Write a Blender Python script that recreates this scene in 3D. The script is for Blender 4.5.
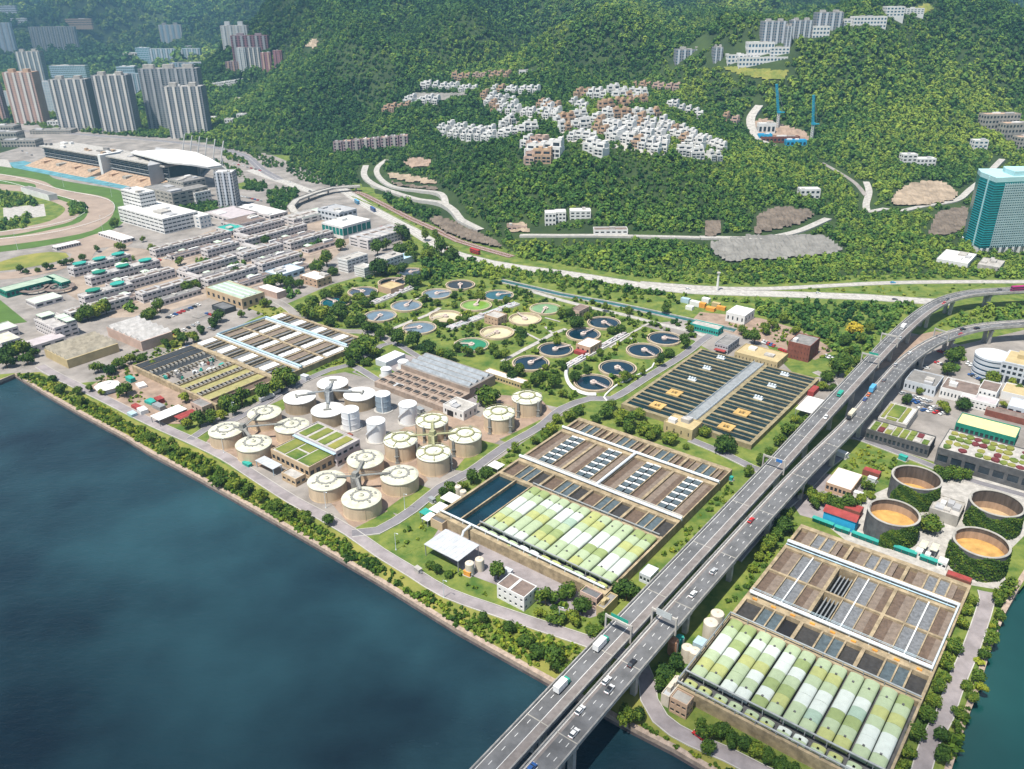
import bpy, math, random
import numpy as np
from math import sin, cos, tan, pi, radians, atan2, hypot, sqrt
random.seed(7); RNG = np.random.default_rng(11)
for _o in list(bpy.data.objects): bpy.data.objects.remove(_o)
SC = bpy.context.scene
COL = SC.collection
# ------------------------------------------------------------------ camera
F, PITCH, ROLL, CH = 824.147, 0.44981, -0.00985, 220.0
CX, CY = 512.0, 384.5
cam_d = bpy.data.cameras.new('camera'); cam = bpy.data.objects.new('camera', cam_d); COL.objects.link(cam)
cam_d.sensor_fit = 'HORIZONTAL'; cam_d.sensor_width = 36.0; cam_d.lens = F/1024*36.0
cam_d.clip_start = 1.0; cam_d.clip_end = 20000
SC.camera = cam
cr_, sr_, cp_, sp_ = cos(ROLL), sin(ROLL), cos(PITCH), sin(PITCH)
from mathutils import Matrix, Vector
_r = (cr_, sr_*sp_, sr_*cp_); _u = (-sr_, cr_*sp_, cr_*cp_); _f = (0, cp_, -sp_)
cam.matrix_world = Matrix(((_r[0], _u[0], -_f[0], 0), (_r[1], _u[1], -_f[1], 0), (_r[2], _u[2], -_f[2], CH), (0, 0, 0, 1)))
# ------------------------------------------------------------------ sky, sun, exposure
SUN_EL, SUN_AZ = 66.0, 228.0          # azimuth: direction towards the sun, counter-clockwise from +X (behind the left shoulder, high)
w = bpy.data.worlds.new('World'); SC.world = w; w.use_nodes = True
nt = w.node_tree; nt.nodes.clear()
sky = nt.nodes.new('ShaderNodeTexSky'); sky.sky_type = 'NISHITA'; sky.sun_disc = False
sky.sun_elevation = radians(SUN_EL); sky.sun_rotation = radians(90-SUN_AZ)
sky.altitude = 100; sky.air_density = 1.0; sky.dust_density = 1.0; sky.ozone_density = 1.0
bg = nt.nodes.new('ShaderNodeBackground'); bg.inputs[1].default_value = 0.085
wo = nt.nodes.new('ShaderNodeOutputWorld')
tc = nt.nodes.new('ShaderNodeTexCoord'); cm = nt.nodes.new('ShaderNodeMapping'); cm.inputs['Scale'].default_value = (1, 1, 2.2); cn = nt.nodes.new('ShaderNodeTexNoise'); cn.inputs['Scale'].default_value = 2.6; cn.inputs['Detail'].default_value = 7; cn.inputs['Roughness'].default_value = 0.6
ck = nt.nodes.new('ShaderNodeMapRange'); ck.inputs['From Min'].default_value = 0.5; ck.inputs['From Max'].default_value = 0.66
cx_ = nt.nodes.new('ShaderNodeMix'); cx_.data_type = 'RGBA'; cx_.inputs['B'].default_value = (7.5, 7.7, 8.0, 1)
nt.links.new(tc.outputs['Generated'], cm.inputs[0]); nt.links.new(cm.outputs[0], cn.inputs['Vector']); nt.links.new(cn.outputs['Fac'], ck.inputs['Value']); nt.links.new(ck.outputs['Result'], cx_.inputs['Factor']); nt.links.new(sky.outputs[0], cx_.inputs['A'])
nt.links.new(cx_.outputs['Result'], bg.inputs[0]); nt.links.new(bg.outputs[0], wo.inputs[0])
sd = bpy.data.lights.new('sun', 'SUN'); sd.energy = 5.0; sd.angle = radians(0.6); sd.color = (1.0, 0.95, 0.86)
so = bpy.data.objects.new('sun', sd); COL.objects.link(so)
_sv = Vector((cos(radians(SUN_AZ))*cos(radians(SUN_EL)), sin(radians(SUN_AZ))*cos(radians(SUN_EL)), sin(radians(SUN_EL))))
so.rotation_euler = _sv.to_track_quat('Z', 'Y').to_euler()
so.location = (-300, 400, 600)
SC.view_settings.view_transform = 'Standard'; SC.view_settings.look = 'None'
SC.view_settings.exposure = 0.5; SC.view_settings.gamma = 1.0
SC.render.engine = 'CYCLES'
SC.cycles.use_denoising = True
SC.cycles.max_bounces = 5; SC.cycles.diffuse_bounces = 2; SC.cycles.glossy_bounces = 2; SC.cycles.transparent_max_bounces = 4
SC.cycles.volume_bounces = 0
SC.cycles.caustics_reflective = False; SC.cycles.caustics_refractive = False
# ------------------------------------------------------------------ photo pixel -> place
def ray(u, v):
    x = (u-CX)/F; y = (v-CY)/F
    x, y = x*cr_+y*sr_, -x*sr_+y*cr_
    return (x, cp_-y*sp_, -sp_-y*cp_)
def G(u, v, z=0.0):
    d = ray(u, v); t = (z-CH)/d[2]
    return (d[0]*t, d[1]*t)
def PX(X, Y, Z):
    dz = Z-CH
    zc = Y*cp_-dz*sp_; y = -(Y*sp_+dz*cp_); x = X
    x, y = x*cr_-y*sr_, x*sr_+y*cr_
    return (CX+F*x/zc, CY+F*y/zc)
TH = radians(51.8); ST, CT = sin(TH), cos(TH); ROT = TH-pi/2
def ab(X, Y): return (X*ST-Y*CT, X*CT+Y*ST)
def W(a, b): return (a*ST+b*CT, -a*CT+b*ST)
def GA(u, v, z=0.0): return ab(*G(u, v, z))
# ------------------------------------------------------------------ hills (height field through control points)
_cp = []
def _c(u, v, z): x, y = G(u, v, z); _cp.append((x, y, z))
for q in [(362,191),(386,204),(411,216.5),(436,228),(458,239),(496,250),(545,260),(375,195),(425,221),(0,128),(60,135),(120,140),(200,145),(250,160),(300,172),(350,192),(400,217),(450,237),(510,252),(560,264),(620,274),(700,282),(768,288),
          (900,282),(1020,282),(0,300),(200,300),(500,350),(800,350),(1020,350),(300,250),(0,200),(150,180),(600,300),(400,300),(900,330)]:
    _c(q[0], q[1], 0)
for q in [(0,90,8),(100,90,8),(200,110,8),(240,100,24),(280,130,22),(250,140,6),(300,147,6),(340,152,8),(0,55,22),(100,52,30),(180,78,14),(230,74,20),
          (100,42,42),(60,20,112),(200,20,108),(150,5,162),(20,5,165),(240,35,70),
          (350,5,190),(320,30,150),(300,60,110),(280,90,60),(400,30,150),(400,80,85),(400,120,50),(340,110,45),(450,5,192),(500,30,148),(512,60,98),(480,80,76),
          (440,105,64),(470,130,60),(520,160,55),(420,150,25),(450,180,26),(420,178,13),(500,210,20),(560,205,26),(640,205,26),(720,205,23),(600,165,55),(680,160,55),
          (740,165,42),(600,130,70),(660,120,74),(600,95,85),(640,80,92),(600,60,105),(600,30,145),(600,5,192),(700,62,108),(760,62,112),(740,30,150),(740,5,193),
          (560,252,3),(640,245,6),(720,245,8),(480,235,6),(400,195,6),(800,240,8),(900,240,7),(980,245,3),
          (850,195,14),(850,150,38),(780,150,38),(770,128,50),(850,120,62),(850,100,80),(860,60,125),(880,30,158),(905,14,178),(960,60,118),(1000,40,145),
          (1010,110,60),(950,120,60),(940,172,24),(980,160,28),(1020,140,36),(1020,185,10),(920,200,14),(960,215,8)]:
    _c(*q)
for X, Y, z in [(-4500,3600,240),(-3500,3700,255),(-2600,3650,250),(-1700,3600,250),(-900,3500,262),(0,3400,330),(900,3400,300),(1800,3300,260),(2800,3300,270),
                (4000,3300,280),(-3000,5200,380),(0,5200,520),(3000,5200,430),(1250,2000,40),(1600,2100,35),(850,1900,100),(2000,2600,60),(1500,2500,45),(500,2500,235),(-100,2300,230),
                (-600,2300,190),(-1700,2400,20),(-2300,2400,26),(-2800,1800,5),(-2000,1300,0),(1500,900,0),(1800,1500,20),(0,0,0),(-900,200,0),(900,200,0),(-1300,700,0),(1100,500,0)]:
    _cp.append((X, Y, z))
_cp = np.array(_cp); _S = 1000.0
_n = len(_cp)
def _tps(r2): return 0.5*r2*np.log(r2+1e-9)
_d2 = ((_cp[:, None, :2]-_cp[None, :, :2])**2).sum(-1)/_S**2
_A = np.zeros((_n+3, _n+3)); _A[:_n, :_n] = _tps(_d2)+np.eye(_n)*4e-3
_A[:_n, _n] = 1; _A[:_n, _n+1:] = _cp[:, :2]/_S; _A[_n:, :_n] = _A[:_n, _n:].T
_wt = np.linalg.solve(_A, np.r_[_cp[:, 2], 0, 0, 0])
def _vn(X, Y, s, seed):
    X = np.asarray(X, float)/s+seed*17.3; Y = np.asarray(Y, float)/s+seed*9.1
    i = np.floor(X); j = np.floor(Y); fx = X-i; fy = Y-j
    fx = fx*fx*(3-2*fx); fy = fy*fy*(3-2*fy)
    def h(a, b): t = np.sin(a*127.1+b*311.7)*43758.5453; return t-np.floor(t)
    return (h(i, j)*(1-fx)+h(i+1, j)*fx)*(1-fy)+(h(i, j+1)*(1-fx)+h(i+1, j+1)*fx)*fy-0.5
def hill(X, Y):
    X = np.atleast_1d(np.asarray(X, float)); Y = np.atleast_1d(np.asarray(Y, float))
    out = np.empty(X.shape)
    for k in range(0, X.size, 20000):
        sl = slice(k, k+20000)
        r2 = ((X[sl, None]-_cp[None, :, 0])**2+(Y[sl, None]-_cp[None, :, 1])**2)/_S**2
        out[sl] = _tps(r2)@_wt[:_n]+_wt[_n]+(X[sl]*_wt[_n+1]+Y[sl]*_wt[_n+2])/_S
    amp = np.clip((out-6)/60, 0, 1)
    far = np.clip((Y-1900)/1500, 0, 1)
    am2 = np.clip((out-35)/90, 0, 1)*np.clip((Y-950)/300, 0, 1)
    r1 = 1-2*np.abs(_vn(X+.35*Y, Y*.55, 260, 5)); r2_ = 1-2*np.abs(_vn(X-.2*Y, Y*.6, 120, 11))
    out = out+am2*(54*(r1-.55)+20*(r2_-.55))
    out = out+amp*(9*_vn(X, Y, 130, 1)+5*_vn(X, Y, 55, 2))+amp*far*(70*_vn(X, Y, 420, 3)+30*_vn(X, Y, 180, 4))
    return out-1.2
_GX0, _GX1, _GY0, _GY1, _GS = -3600., 3600., 560., 5200., 20.
_gx = np.arange(_GX0, _GX1+1, _GS); _gy = np.arange(_GY0, _GY1+1, _GS)
_GXX, _GYY = np.meshgrid(_gx, _gy)
HGT = hill(_GXX.ravel(), _GYY.ravel()).reshape(_GXX.shape)
HGT = np.maximum(HGT, -1.5)
def terr(X, Y):
    X = np.atleast_1d(np.asarray(X, float)); Y = np.atleast_1d(np.asarray(Y, float))
    i = np.clip((X-_GX0)/_GS, 0, len(_gx)-1.001); j = np.clip((Y-_GY0)/_GS, 0, len(_gy)-1.001)
    i0 = i.astype(int); j0 = j.astype(int); fx = i-i0; fy = j-j0
    z = (HGT[j0, i0]*(1-fx)+HGT[j0, i0+1]*fx)*(1-fy)+(HGT[j0+1, i0]*(1-fx)+HGT[j0+1, i0+1]*fx)*fy
    return np.where(Y < _GY0, 0.0, np.maximum(z, 0.0))
def H1(X, Y): return float(terr(X, Y)[0])
def T(u, v):
    """the point of ground or hillside seen at a photo pixel"""
    d = ray(u, v); ts = np.linspace(200, 6000, 2900)
    X = d[0]*ts; Y = d[1]*ts; Z = CH+d[2]*ts
    hit = np.nonzero(Z <= terr(X, Y))[0]
    if len(hit) == 0: return (X[-1], Y[-1], 0.0)
    k = hit[0]; a, b = ts[max(k-1, 0)], ts[k]
    for _ in range(12):
        m = 0.5*(a+b)
        if CH+d[2]*m <= H1(d[0]*m, d[1]*m): b = m
        else: a = m
    return (d[0]*b, d[1]*b, H1(d[0]*b, d[1]*b))
def height_to(X, Y, z0, v):
    """how high above z0 something standing at (X, Y) must be to reach photo row v"""
    a, b = z0, z0+400
    for _ in range(40):
        m = 0.5*(a+b)
        if PX(X, Y, m)[1] > v: a = m
        else: b = m
    return a-z0
def ppm(X, Y, Z=0): return F/(Y*cp_-(Z-CH)*sp_)      # photo pixels per metre there
# ------------------------------------------------------------------ materials
def s2l(c): return tuple(((x/255+0.055)/1.055)**2.4 if x/255 > 0.04045 else x/255/12.92 for x in c)
MATS = {}
def mat(name, col, rough=0.85, var=0.25, scale=0.15, detail=4, metal=0.0, spec=0.3, bump=0.0, col2=None, streak=None):
    if name in MATS: return MATS[name]
    m = bpy.data.materials.new(name); m.use_nodes = True; t = m.node_tree; b = t.nodes['Principled BSDF']
    b.inputs['Roughness'].default_value = rough; b.inputs['Metallic'].default_value = metal
    b.inputs['Specular IOR Level'].default_value = spec
    if col2 is None: col2 = tuple(x*(1-var) for x in col)
    geo = t.nodes.new('ShaderNodeNewGeometry'); n = t.nodes.new('ShaderNodeTexNoise')
    n.inputs['Scale'].default_value = scale; n.inputs['Detail'].default_value = detail; n.inputs['Roughness'].default_value = 0.65
    src = geo.outputs['Position']
    if streak:
        mp = t.nodes.new('ShaderNodeMapping'); mp.inputs['Scale'].default_value = streak
        t.links.new(src, mp.inputs[0]); src = mp.outputs[0]
    t.links.new(src, n.inputs['Vector'])
    r = t.nodes.new('ShaderNodeValToRGB'); r.color_ramp.elements[0].position = 0.36; r.color_ramp.elements[1].position = 0.64
    r.color_ramp.elements[0].color = (*col2, 1); r.color_ramp.elements[1].color = (*col, 1)
    t.links.new(n.outputs['Fac'], r.inputs[0]); t.links.new(r.outputs[0], b.inputs['Base Color'])
    if bump:
        bp = t.nodes.new('ShaderNodeBump'); bp.inputs['Strength'].default_value = bump; bp.inputs['Distance'].default_value = 0.3
        t.links.new(n.outputs['Fac'], bp.inputs['Height']); t.links.new(bp.outputs[0], b.inputs['Normal'])
    MATS[name] = m
    return m
def leafmat(name, ca, cb, cc, own=False):
    """foliage: colour from the tree's own tint and each leaf clump's value"""
    m = bpy.data.materials.new(name); m.use_nodes = True; t = m.node_tree; b = t.nodes['Principled BSDF']
    b.inputs['Roughness'].default_value = 0.75; b.inputs['Specular IOR Level'].default_value = 0.15
    a = t.nodes.new('ShaderNodeAttribute'); a.attribute_name = 'leaf'
    ad = t.nodes.new('ShaderNodeMath'); ad.operation = 'ADD'
    if own:
        oi = t.nodes.new('ShaderNodeObjectInfo'); oc = t.nodes.new('ShaderNodeSeparateColor'); t.links.new(oi.outputs['Color'], oc.inputs[0]); t.links.new(oc.outputs[0], ad.inputs[0])
    else:
        i = t.nodes.new('ShaderNodeAttribute'); i.attribute_name = 'tint'; i.attribute_type = 'INSTANCER'; t.links.new(i.outputs['Fac'], ad.inputs[0])
    mu = t.nodes.new('ShaderNodeMath'); mu.operation = 'MULTIPLY_ADD'; mu.inputs[1].default_value = 0.55; mu.inputs[2].default_value = -0.22
    t.links.new(a.outputs['Fac'], mu.inputs[0]); t.links.new(mu.outputs[0], ad.inputs[1])
    r = t.nodes.new('ShaderNodeValToRGB'); e = r.color_ramp.elements
    e[0].position = 0.0; e[0].color = (*ca, 1); e[1].position = 1.0; e[1].color = (*cc, 1); k = e.new(0.5); k.color = (*cb, 1)
    t.links.new(ad.outputs[0], r.inputs[0]); t.links.new(r.outputs[0], b.inputs['Base Color'])
    MATS[name] = m
    return m
# ------------------------------------------------------------------ mesh builder
class MB:
    def __init__(s): s.v = []; s.f = []; s.m = []
    def add(s, vs, fs, m=0):
        o = len(s.v); s.v.extend(vs); s.f.extend([tuple(i+o for i in f) for f in fs]); s.m.extend([m]*len(fs))
    def box(s, x0, x1, y0, y1, z0, z1, m=0, mt=None):
        if x0 > x1: x0, x1 = x1, x0
        if y0 > y1: y0, y1 = y1, y0
        s.add([(x0,y0,z0),(x1,y0,z0),(x1,y1,z0),(x0,y1,z0),(x0,y0,z1),(x1,y0,z1),(x1,y1,z1),(x0,y1,z1)],
              [(0,3,2,1),(0,1,5,4),(1,2,6,5),(2,3,7,6),(3,0,4,7)], m)
        o = len(s.v)-8; s.f.append((o+4,o+5,o+6,o+7)); s.m.append(m if mt is None else mt)
        return s
    def prism(s, poly, z0, z1, m=0, mt=None):
        n = len(poly); a = sum(poly[i][0]*poly[(i+1)%n][1]-poly[(i+1)%n][0]*poly[i][1] for i in range(n))
        if a < 0: poly = poly[::-1]
        s.add([(p[0],p[1],z0) for p in poly]+[(p[0],p[1],z1) for p in poly], [(i,(i+1)%n,n+(i+1)%n,n+i) for i in range(n)], m)
        o = len(s.v)-2*n; s.f.append(tuple(o+n+i for i in range(n))); s.m.append(m if mt is None else mt)
        return s
    def quad(s, a, b, c, d, m=0): s.add([a,b,c,d], [(0,1,2,3)], m); return s
    def cyl(s, cx, cy, r0, r1, z0, z1, n=24, m=0, cap=True, mt=None):
        A = [2*pi*i/n for i in range(n)]
        s.add([(cx+r0*cos(t),cy+r0*sin(t),z0) for t in A]+[(cx+r1*cos(t),cy+r1*sin(t),z1) for t in A], [(i,(i+1)%n,n+(i+1)%n,n+i) for i in range(n)], m)
        if cap: o = len(s.v)-n; s.f.append(tuple(range(o, o+n))); s.m.append(m if mt is None else mt)
        return s
    def ring(s, cx, cy, ri, ro, z0, z1, n=40, m=0, mi=None, zi=None, a0=0, a1=2*pi):
        full = abs(a1-a0-2*pi) < 1e-6; k = n if full else n+1
        A = [a0+(a1-a0)*i/n for i in range(k)]; zi = z0 if zi is None else zi
        vs = []
        for t in A: c, d = cos(t), sin(t); vs += [(cx+ro*c,cy+ro*d,z0),(cx+ro*c,cy+ro*d,z1),(cx+ri*c,cy+ri*d,z1),(cx+ri*c,cy+ri*d,zi)]
        fs = []; fi = []
        for i in range(n):
            p = 4*i; q = 4*((i+1) % k)
            fs += [(p,q,q+1,p+1),(p+1,q+1,q+2,p+2)]; fi.append((p+2,q+2,q+3,p+3))
        o = len(s.v); s.v.extend(vs)
        for f in fs: s.f.append(tuple(x+o for x in f)); s.m.append(m)
        for f in fi: s.f.append(tuple(x+o for x in f)); s.m.append(m if mi is None else mi)
        return s
    def dome(s, cx, cy, r, z0, h, n=32, k=3, m=0):
        vs = []; fs = []
        for j in range(k):
            t = j/k; rr = r*cos(t*pi/2); zz = z0+h*sin(t*pi/2)
            vs += [(cx+rr*cos(2*pi*i/n), cy+rr*sin(2*pi*i/n), zz) for i in range(n)]
        vs.append((cx, cy, z0+h))
        for j in range(k-1): fs += [(j*n+i, j*n+(i+1)%n, (j+1)*n+(i+1)%n, (j+1)*n+i) for i in range(n)]
        fs += [((k-1)*n+i, (k-1)*n+(i+1)%n, k*n) for i in range(n)]
        s.add(vs, fs, m); return s
    def tube(s, pts, r, n=6, m=0, r1=None):
        P = [Vector(p) for p in pts]; k = len(P); vs = []; fs = []
        for i, p in enumerate(P):
            d = (P[min(i+1,k-1)]-P[max(i-1,0)]).normalized()
            a = d.cross(Vector((0,0,1)));  a = Vector((1,0,0)) if a.length < 1e-3 else a.normalized(); b = a.cross(d)
            rr = r if r1 is None else r+(r1-r)*i/(k-1)
            vs += [tuple(p+a*rr*cos(2*pi*j/n)+b*rr*sin(2*pi*j/n)) for j in range(n)]
        for i in range(k-1): fs += [(i*n+j, i*n+(j+1)%n, (i+1)*n+(j+1)%n, (i+1)*n+j) for j in range(n)]
        fs += [tuple(range(n-1,-1,-1)), tuple((k-1)*n+j for j in range(n))]
        s.add(vs, fs, m); return s
    def bar(s, p, q, wd, ht, m=0):
        p = Vector(p); q = Vector(q); d = (q-p).normalized(); a = d.cross(Vector((0,0,1)))
        a = Vector((1,0,0)) if a.length < 1e-3 else a.normalized(); b = a.cross(d); a *= wd/2; b *= ht/2
        s.add([tuple(x) for x in (p-a-b,p+a-b,p+a+b,p-a+b,q-a-b,q+a-b,q+a+b,q-a+b)], [(0,1,2,3),(7,6,5,4),(0,4,5,1),(1,5,6,2),(2,6,7,3),(3,7,4,0)], m); return s
    def strip(s, L, R, zl, zr=None, m=0):
        zr = zl if zr is None else zr; n = len(L)
        z = lambda q, i: q[i] if hasattr(q, '__len__') else q
        s.add([(p[0],p[1],z(zl,i)) for i, p in enumerate(L)]+[(p[0],p[1],z(zr,i)) for i, p in enumerate(R)], [(i,n+i,n+i+1,i+1) for i in range(n-1)], m); return s
    def mesh(s, name, mats):
        me = bpy.data.meshes.new(name); me.from_pydata(s.v, [], s.f)
        for x in mats: me.materials.append(MATS[x] if isinstance(x, str) else x)
        me.polygons.foreach_set('material_index', np.array(s.m, dtype=np.int32)); me.update(); return me
    def build(s, name, mats, parent=None, smooth=False, loc=(0,0,0), rot=0.0):
        if not isinstance(mats, (list, tuple)): mats = [mats]
        me = s.mesh(name, mats)
        if smooth: me.polygons.foreach_set('use_smooth', np.ones(len(me.polygons), dtype=bool))
        o = bpy.data.objects.new(name, me); COL.objects.link(o)
        o.location = loc; o.rotation_euler = (0,0,rot)
        if parent is not None: o.parent = parent
        return o
def tag(o, label=None, cat=None, group=None, kind=None):
    if label: o['label'] = label
    if cat: o['category'] = cat
    if group: o['group'] = group
    if kind: o['kind'] = kind
    return o
def thing(name, label, cat, loc=(0,0,0), rot=0.0, group=None):
    o = bpy.data.objects.new(name, None); COL.objects.link(o); o.empty_display_size = 1
    o.location = loc; o.rotation_euler = (0,0,rot)
    return tag(o, label, cat, group)
def dup(root, loc, rot=None, label=None, group=None, scale=None):
    r = root.copy(); COL.objects.link(r); r.location = loc
    if rot is not None: r.rotation_euler = (0,0,rot)
    if scale is not None: r.scale = scale if hasattr(scale, '__len__') else (scale,)*3
    if label: r['label'] = label
    if group: r['group'] = group
    for ch in list(root.children):
        c = ch.copy(); COL.objects.link(c); c.parent = r
        for g in ch.children: d = g.copy(); COL.objects.link(d); d.parent = c
    return r
def offset(pts, d):
    out = []; n = len(pts)
    for i in range(n):
        a = Vector(pts[max(i-1,0)][:2]); b = Vector(pts[min(i+1,n-1)][:2]); t = (b-a).normalized()
        out.append((pts[i][0]-t.y*d, pts[i][1]+t.x*d))
    return out
def resample(pts, step):
    """a smooth line through the points"""
    P = [np.array(p[:2], float) for p in pts]; out = []
    for i in range(len(P)-1):
        p0 = P[max(i-1,0)]; p1 = P[i]; p2 = P[i+1]; p3 = P[min(i+2,len(P)-1)]
        n = max(1, int(np.linalg.norm(p2-p1)/step))
        for k in range(n):
            t = k/n
            out.append(tuple(0.5*((2*p1)+(-p0+p2)*t+(2*p0-5*p1+4*p2-p3)*t*t+(-p0+3*p1-3*p2+p3)*t**3)))
    out.append(tuple(P[-1])); return out
def inpoly(X, Y, poly):
    X = np.asarray(X); Y = np.asarray(Y); ins = np.zeros(X.shape, bool); n = len(poly)
    for i in range(n):
        x0, y0 = poly[i][:2]; x1, y1 = poly[(i+1) % n][:2]
        if y0 == y1: continue
        c = ((y0 > Y) != (y1 > Y)) & (X < (x1-x0)*(Y-y0)/(y1-y0)+x0)
        ins ^= c
    return ins
# ------------------------------------------------------------------ palette
mat('concrete', (0.40,0.38,0.34), var=0.3, scale=0.2); mat('pale_concrete', (0.48,0.455,0.42), var=0.35, scale=0.3)
mat('dark_concrete', (0.13,0.13,0.132), var=0.4, scale=0.3); mat('tan_concrete', (0.43,0.34,0.215), var=0.5, scale=0.3, detail=8)
mat('road_asphalt', (0.22,0.21,0.225), var=0.25, scale=0.12); mat('dark_asphalt', (0.17,0.172,0.178), var=0.45, scale=0.12, detail=9)
mat('brown_asphalt', (0.23,0.205,0.195), var=0.3, scale=0.3); mat('kerb', (0.5,0.48,0.45), var=0.2)
mat('white_paint', (0.8,0.8,0.78), var=0.12, scale=0.5); mat('white_wall', (0.72,0.71,0.69), var=0.12, scale=0.1)
mat('cream_roof', (0.62,0.61,0.49), var=0.28, scale=0.25); mat('beige_wall', (0.56,0.42,0.27), var=0.2, scale=0.12, streak=(1,1,0.25))
mat('pink_wall', (0.55,0.40,0.33), var=0.22, scale=0.15); mat('brick_red', (0.24,0.085,0.06), var=0.3, scale=0.4)
mat('glass_dark', (0.03,0.045,0.055), rough=0.25, var=0.5, scale=0.3, spec=0.5); mat('grey_roof', (0.27,0.26,0.25), var=0.35, scale=0.25)
mat('metal_grey', (0.34,0.36,0.37), rough=0.55, var=0.25, scale=0.4, metal=0.2); mat('steel_blue', (0.42,0.56,0.64), rough=0.45, var=0.2, scale=0.3)
mat('pale_pipe', (0.68,0.74,0.78), rough=0.45, var=0.2, scale=0.3); mat('grass', (0.19,0.22,0.045), var=0.5, scale=0.11, col2=(0.055,0.115,0.018), detail=10)
mat('dry_grass', (0.27,0.25,0.06), scale=0.06, col2=(0.12,0.16,0.03), detail=8); mat('race_grass', (0.085,0.16,0.03), scale=0.06, var=0.25)
mat('earth', (0.37,0.27,0.205), scale=0.12, var=0.4, detail=8); mat('sand', (0.36,0.28,0.225), scale=0.05, var=0.25)
mat('paving', (0.33,0.30,0.275), scale=0.05, var=0.45, detail=8); mat('lilac_paving', (0.33,0.295,0.30), scale=0.1, var=0.35)
mat('rock', (0.40,0.34,0.27), scale=0.16, var=0.5, detail=8, bump=0.6); mat('dark_rock', (0.17,0.14,0.14), scale=0.2, var=0.5, detail=8, bump=0.6)
mat('red_roof', (0.34,0.06,0.055), var=0.3, scale=0.4); mat('blue_sheet', (0.03,0.36,0.62), var=0.15, scale=0.4); mat('teal_sheet', (0.04,0.36,0.30), var=0.25, scale=0.4)
mat('green_sheet', (0.02,0.24,0.17), var=0.3, scale=0.3); mat('orange', (0.75,0.33,0.06), var=0.25, scale=0.3); mat('yellow', (0.78,0.6,0.12), var=0.2, scale=0.3)
mat('black', (0.02,0.02,0.022), rough=0.5, var=0.3); mat('bark', (0.12,0.09,0.06), var=0.4, scale=2)
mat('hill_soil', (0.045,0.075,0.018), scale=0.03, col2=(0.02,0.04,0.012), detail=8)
mat('quay_stone', (0.46,0.36,0.29), var=0.4, scale=0.5, detail=6); mat('ballast', (0.21,0.115,0.085), var=0.3, scale=0.2)
leafmat('leaves', (0.010,0.036,0.009), (0.062,0.115,0.016), (0.24,0.27,0.028), own=True)
leafmat('forest_leaves', (0.010,0.047,0.015), (0.068,0.148,0.027), (0.235,0.30,0.04))
leafmat('yellow_leaves', (0.20,0.17,0.02), (0.40,0.31,0.03), (0.60,0.46,0.05), own=True)
leafmat('shrub_leaves', (0.018,0.05,0.008), (0.085,0.15,0.016), (0.26,0.28,0.03))
# water
m = bpy.data.materials.new('river_water'); m.use_nodes = True; t = m.node_tree; b = t.nodes['Principled BSDF']; MATS['river_water'] = m
b.inputs['Roughness'].default_value = 0.13; b.inputs['IOR'].default_value = 1.33
g = t.nodes.new('ShaderNodeNewGeometry'); n1 = t.nodes.new('ShaderNodeTexNoise'); n1.inputs['Scale'].default_value = 0.55; n1.inputs['Detail'].default_value = 5
mp = t.nodes.new('ShaderNodeMapping'); mp.inputs['Rotation'].default_value = (0,0,radians(25)); mp.inputs['Scale'].default_value = (0.45,1,1)
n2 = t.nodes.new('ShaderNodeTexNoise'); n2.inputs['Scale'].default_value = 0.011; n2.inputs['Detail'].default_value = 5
bp = t.nodes.new('ShaderNodeBump'); bp.inputs['Strength'].default_value = 0.9; bp.inputs['Distance'].default_value = 0.25
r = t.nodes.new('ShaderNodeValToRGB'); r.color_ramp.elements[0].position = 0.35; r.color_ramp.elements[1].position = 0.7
r.color_ramp.elements[0].color = (0.003,0.012,0.022,1); r.color_ramp.elements[1].color = (0.022,0.070,0.088,1)  # broad pale and dark patches put reflected clouds into the water colour
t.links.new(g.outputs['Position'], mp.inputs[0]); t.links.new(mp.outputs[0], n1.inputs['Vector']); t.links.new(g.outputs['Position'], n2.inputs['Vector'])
n3 = t.nodes.new('ShaderNodeTexNoise'); n3.inputs['Scale'].default_value = 0.14; n3.inputs['Detail'].default_value = 6; n3.inputs['Roughness'].default_value = 0.7; t.links.new(mp.outputs[0], n3.inputs['Vector'])
sm = t.nodes.new('ShaderNodeMath'); sm.operation = 'MULTIPLY_ADD'; sm.inputs[1].default_value = 3.0; t.links.new(n3.outputs['Fac'], sm.inputs[0]); t.links.new(n1.outputs['Fac'], sm.inputs[2]); t.links.new(sm.outputs[0], bp.inputs['Height'])
rr = t.nodes.new('ShaderNodeMapRange'); rr.inputs['From Min'].default_value = .35; rr.inputs['From Max'].default_value = .65; rr.inputs['To Min'].default_value = .08; rr.inputs['To Max'].default_value = .3; n4 = t.nodes.new('ShaderNodeTexNoise'); n4.inputs['Scale'].default_value = 0.02; n4.inputs['Detail'].default_value = 6; t.links.new(mp.outputs[0], n4.inputs['Vector']); t.links.new(n4.outputs['Fac'], rr.inputs['Value']); t.links.new(rr.outputs['Result'], b.inputs['Roughness']); t.links.new(bp.outputs[0], b.inputs['Normal'])
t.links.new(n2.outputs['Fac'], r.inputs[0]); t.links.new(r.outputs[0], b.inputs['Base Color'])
mat('channel_water', (0.010,0.065,0.062), rough=0.15, var=0.35, scale=0.01, spec=0.5)
mat('canal_water', (0.015,0.12,0.13), rough=0.15, var=0.4, scale=0.03, spec=0.5)
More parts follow.
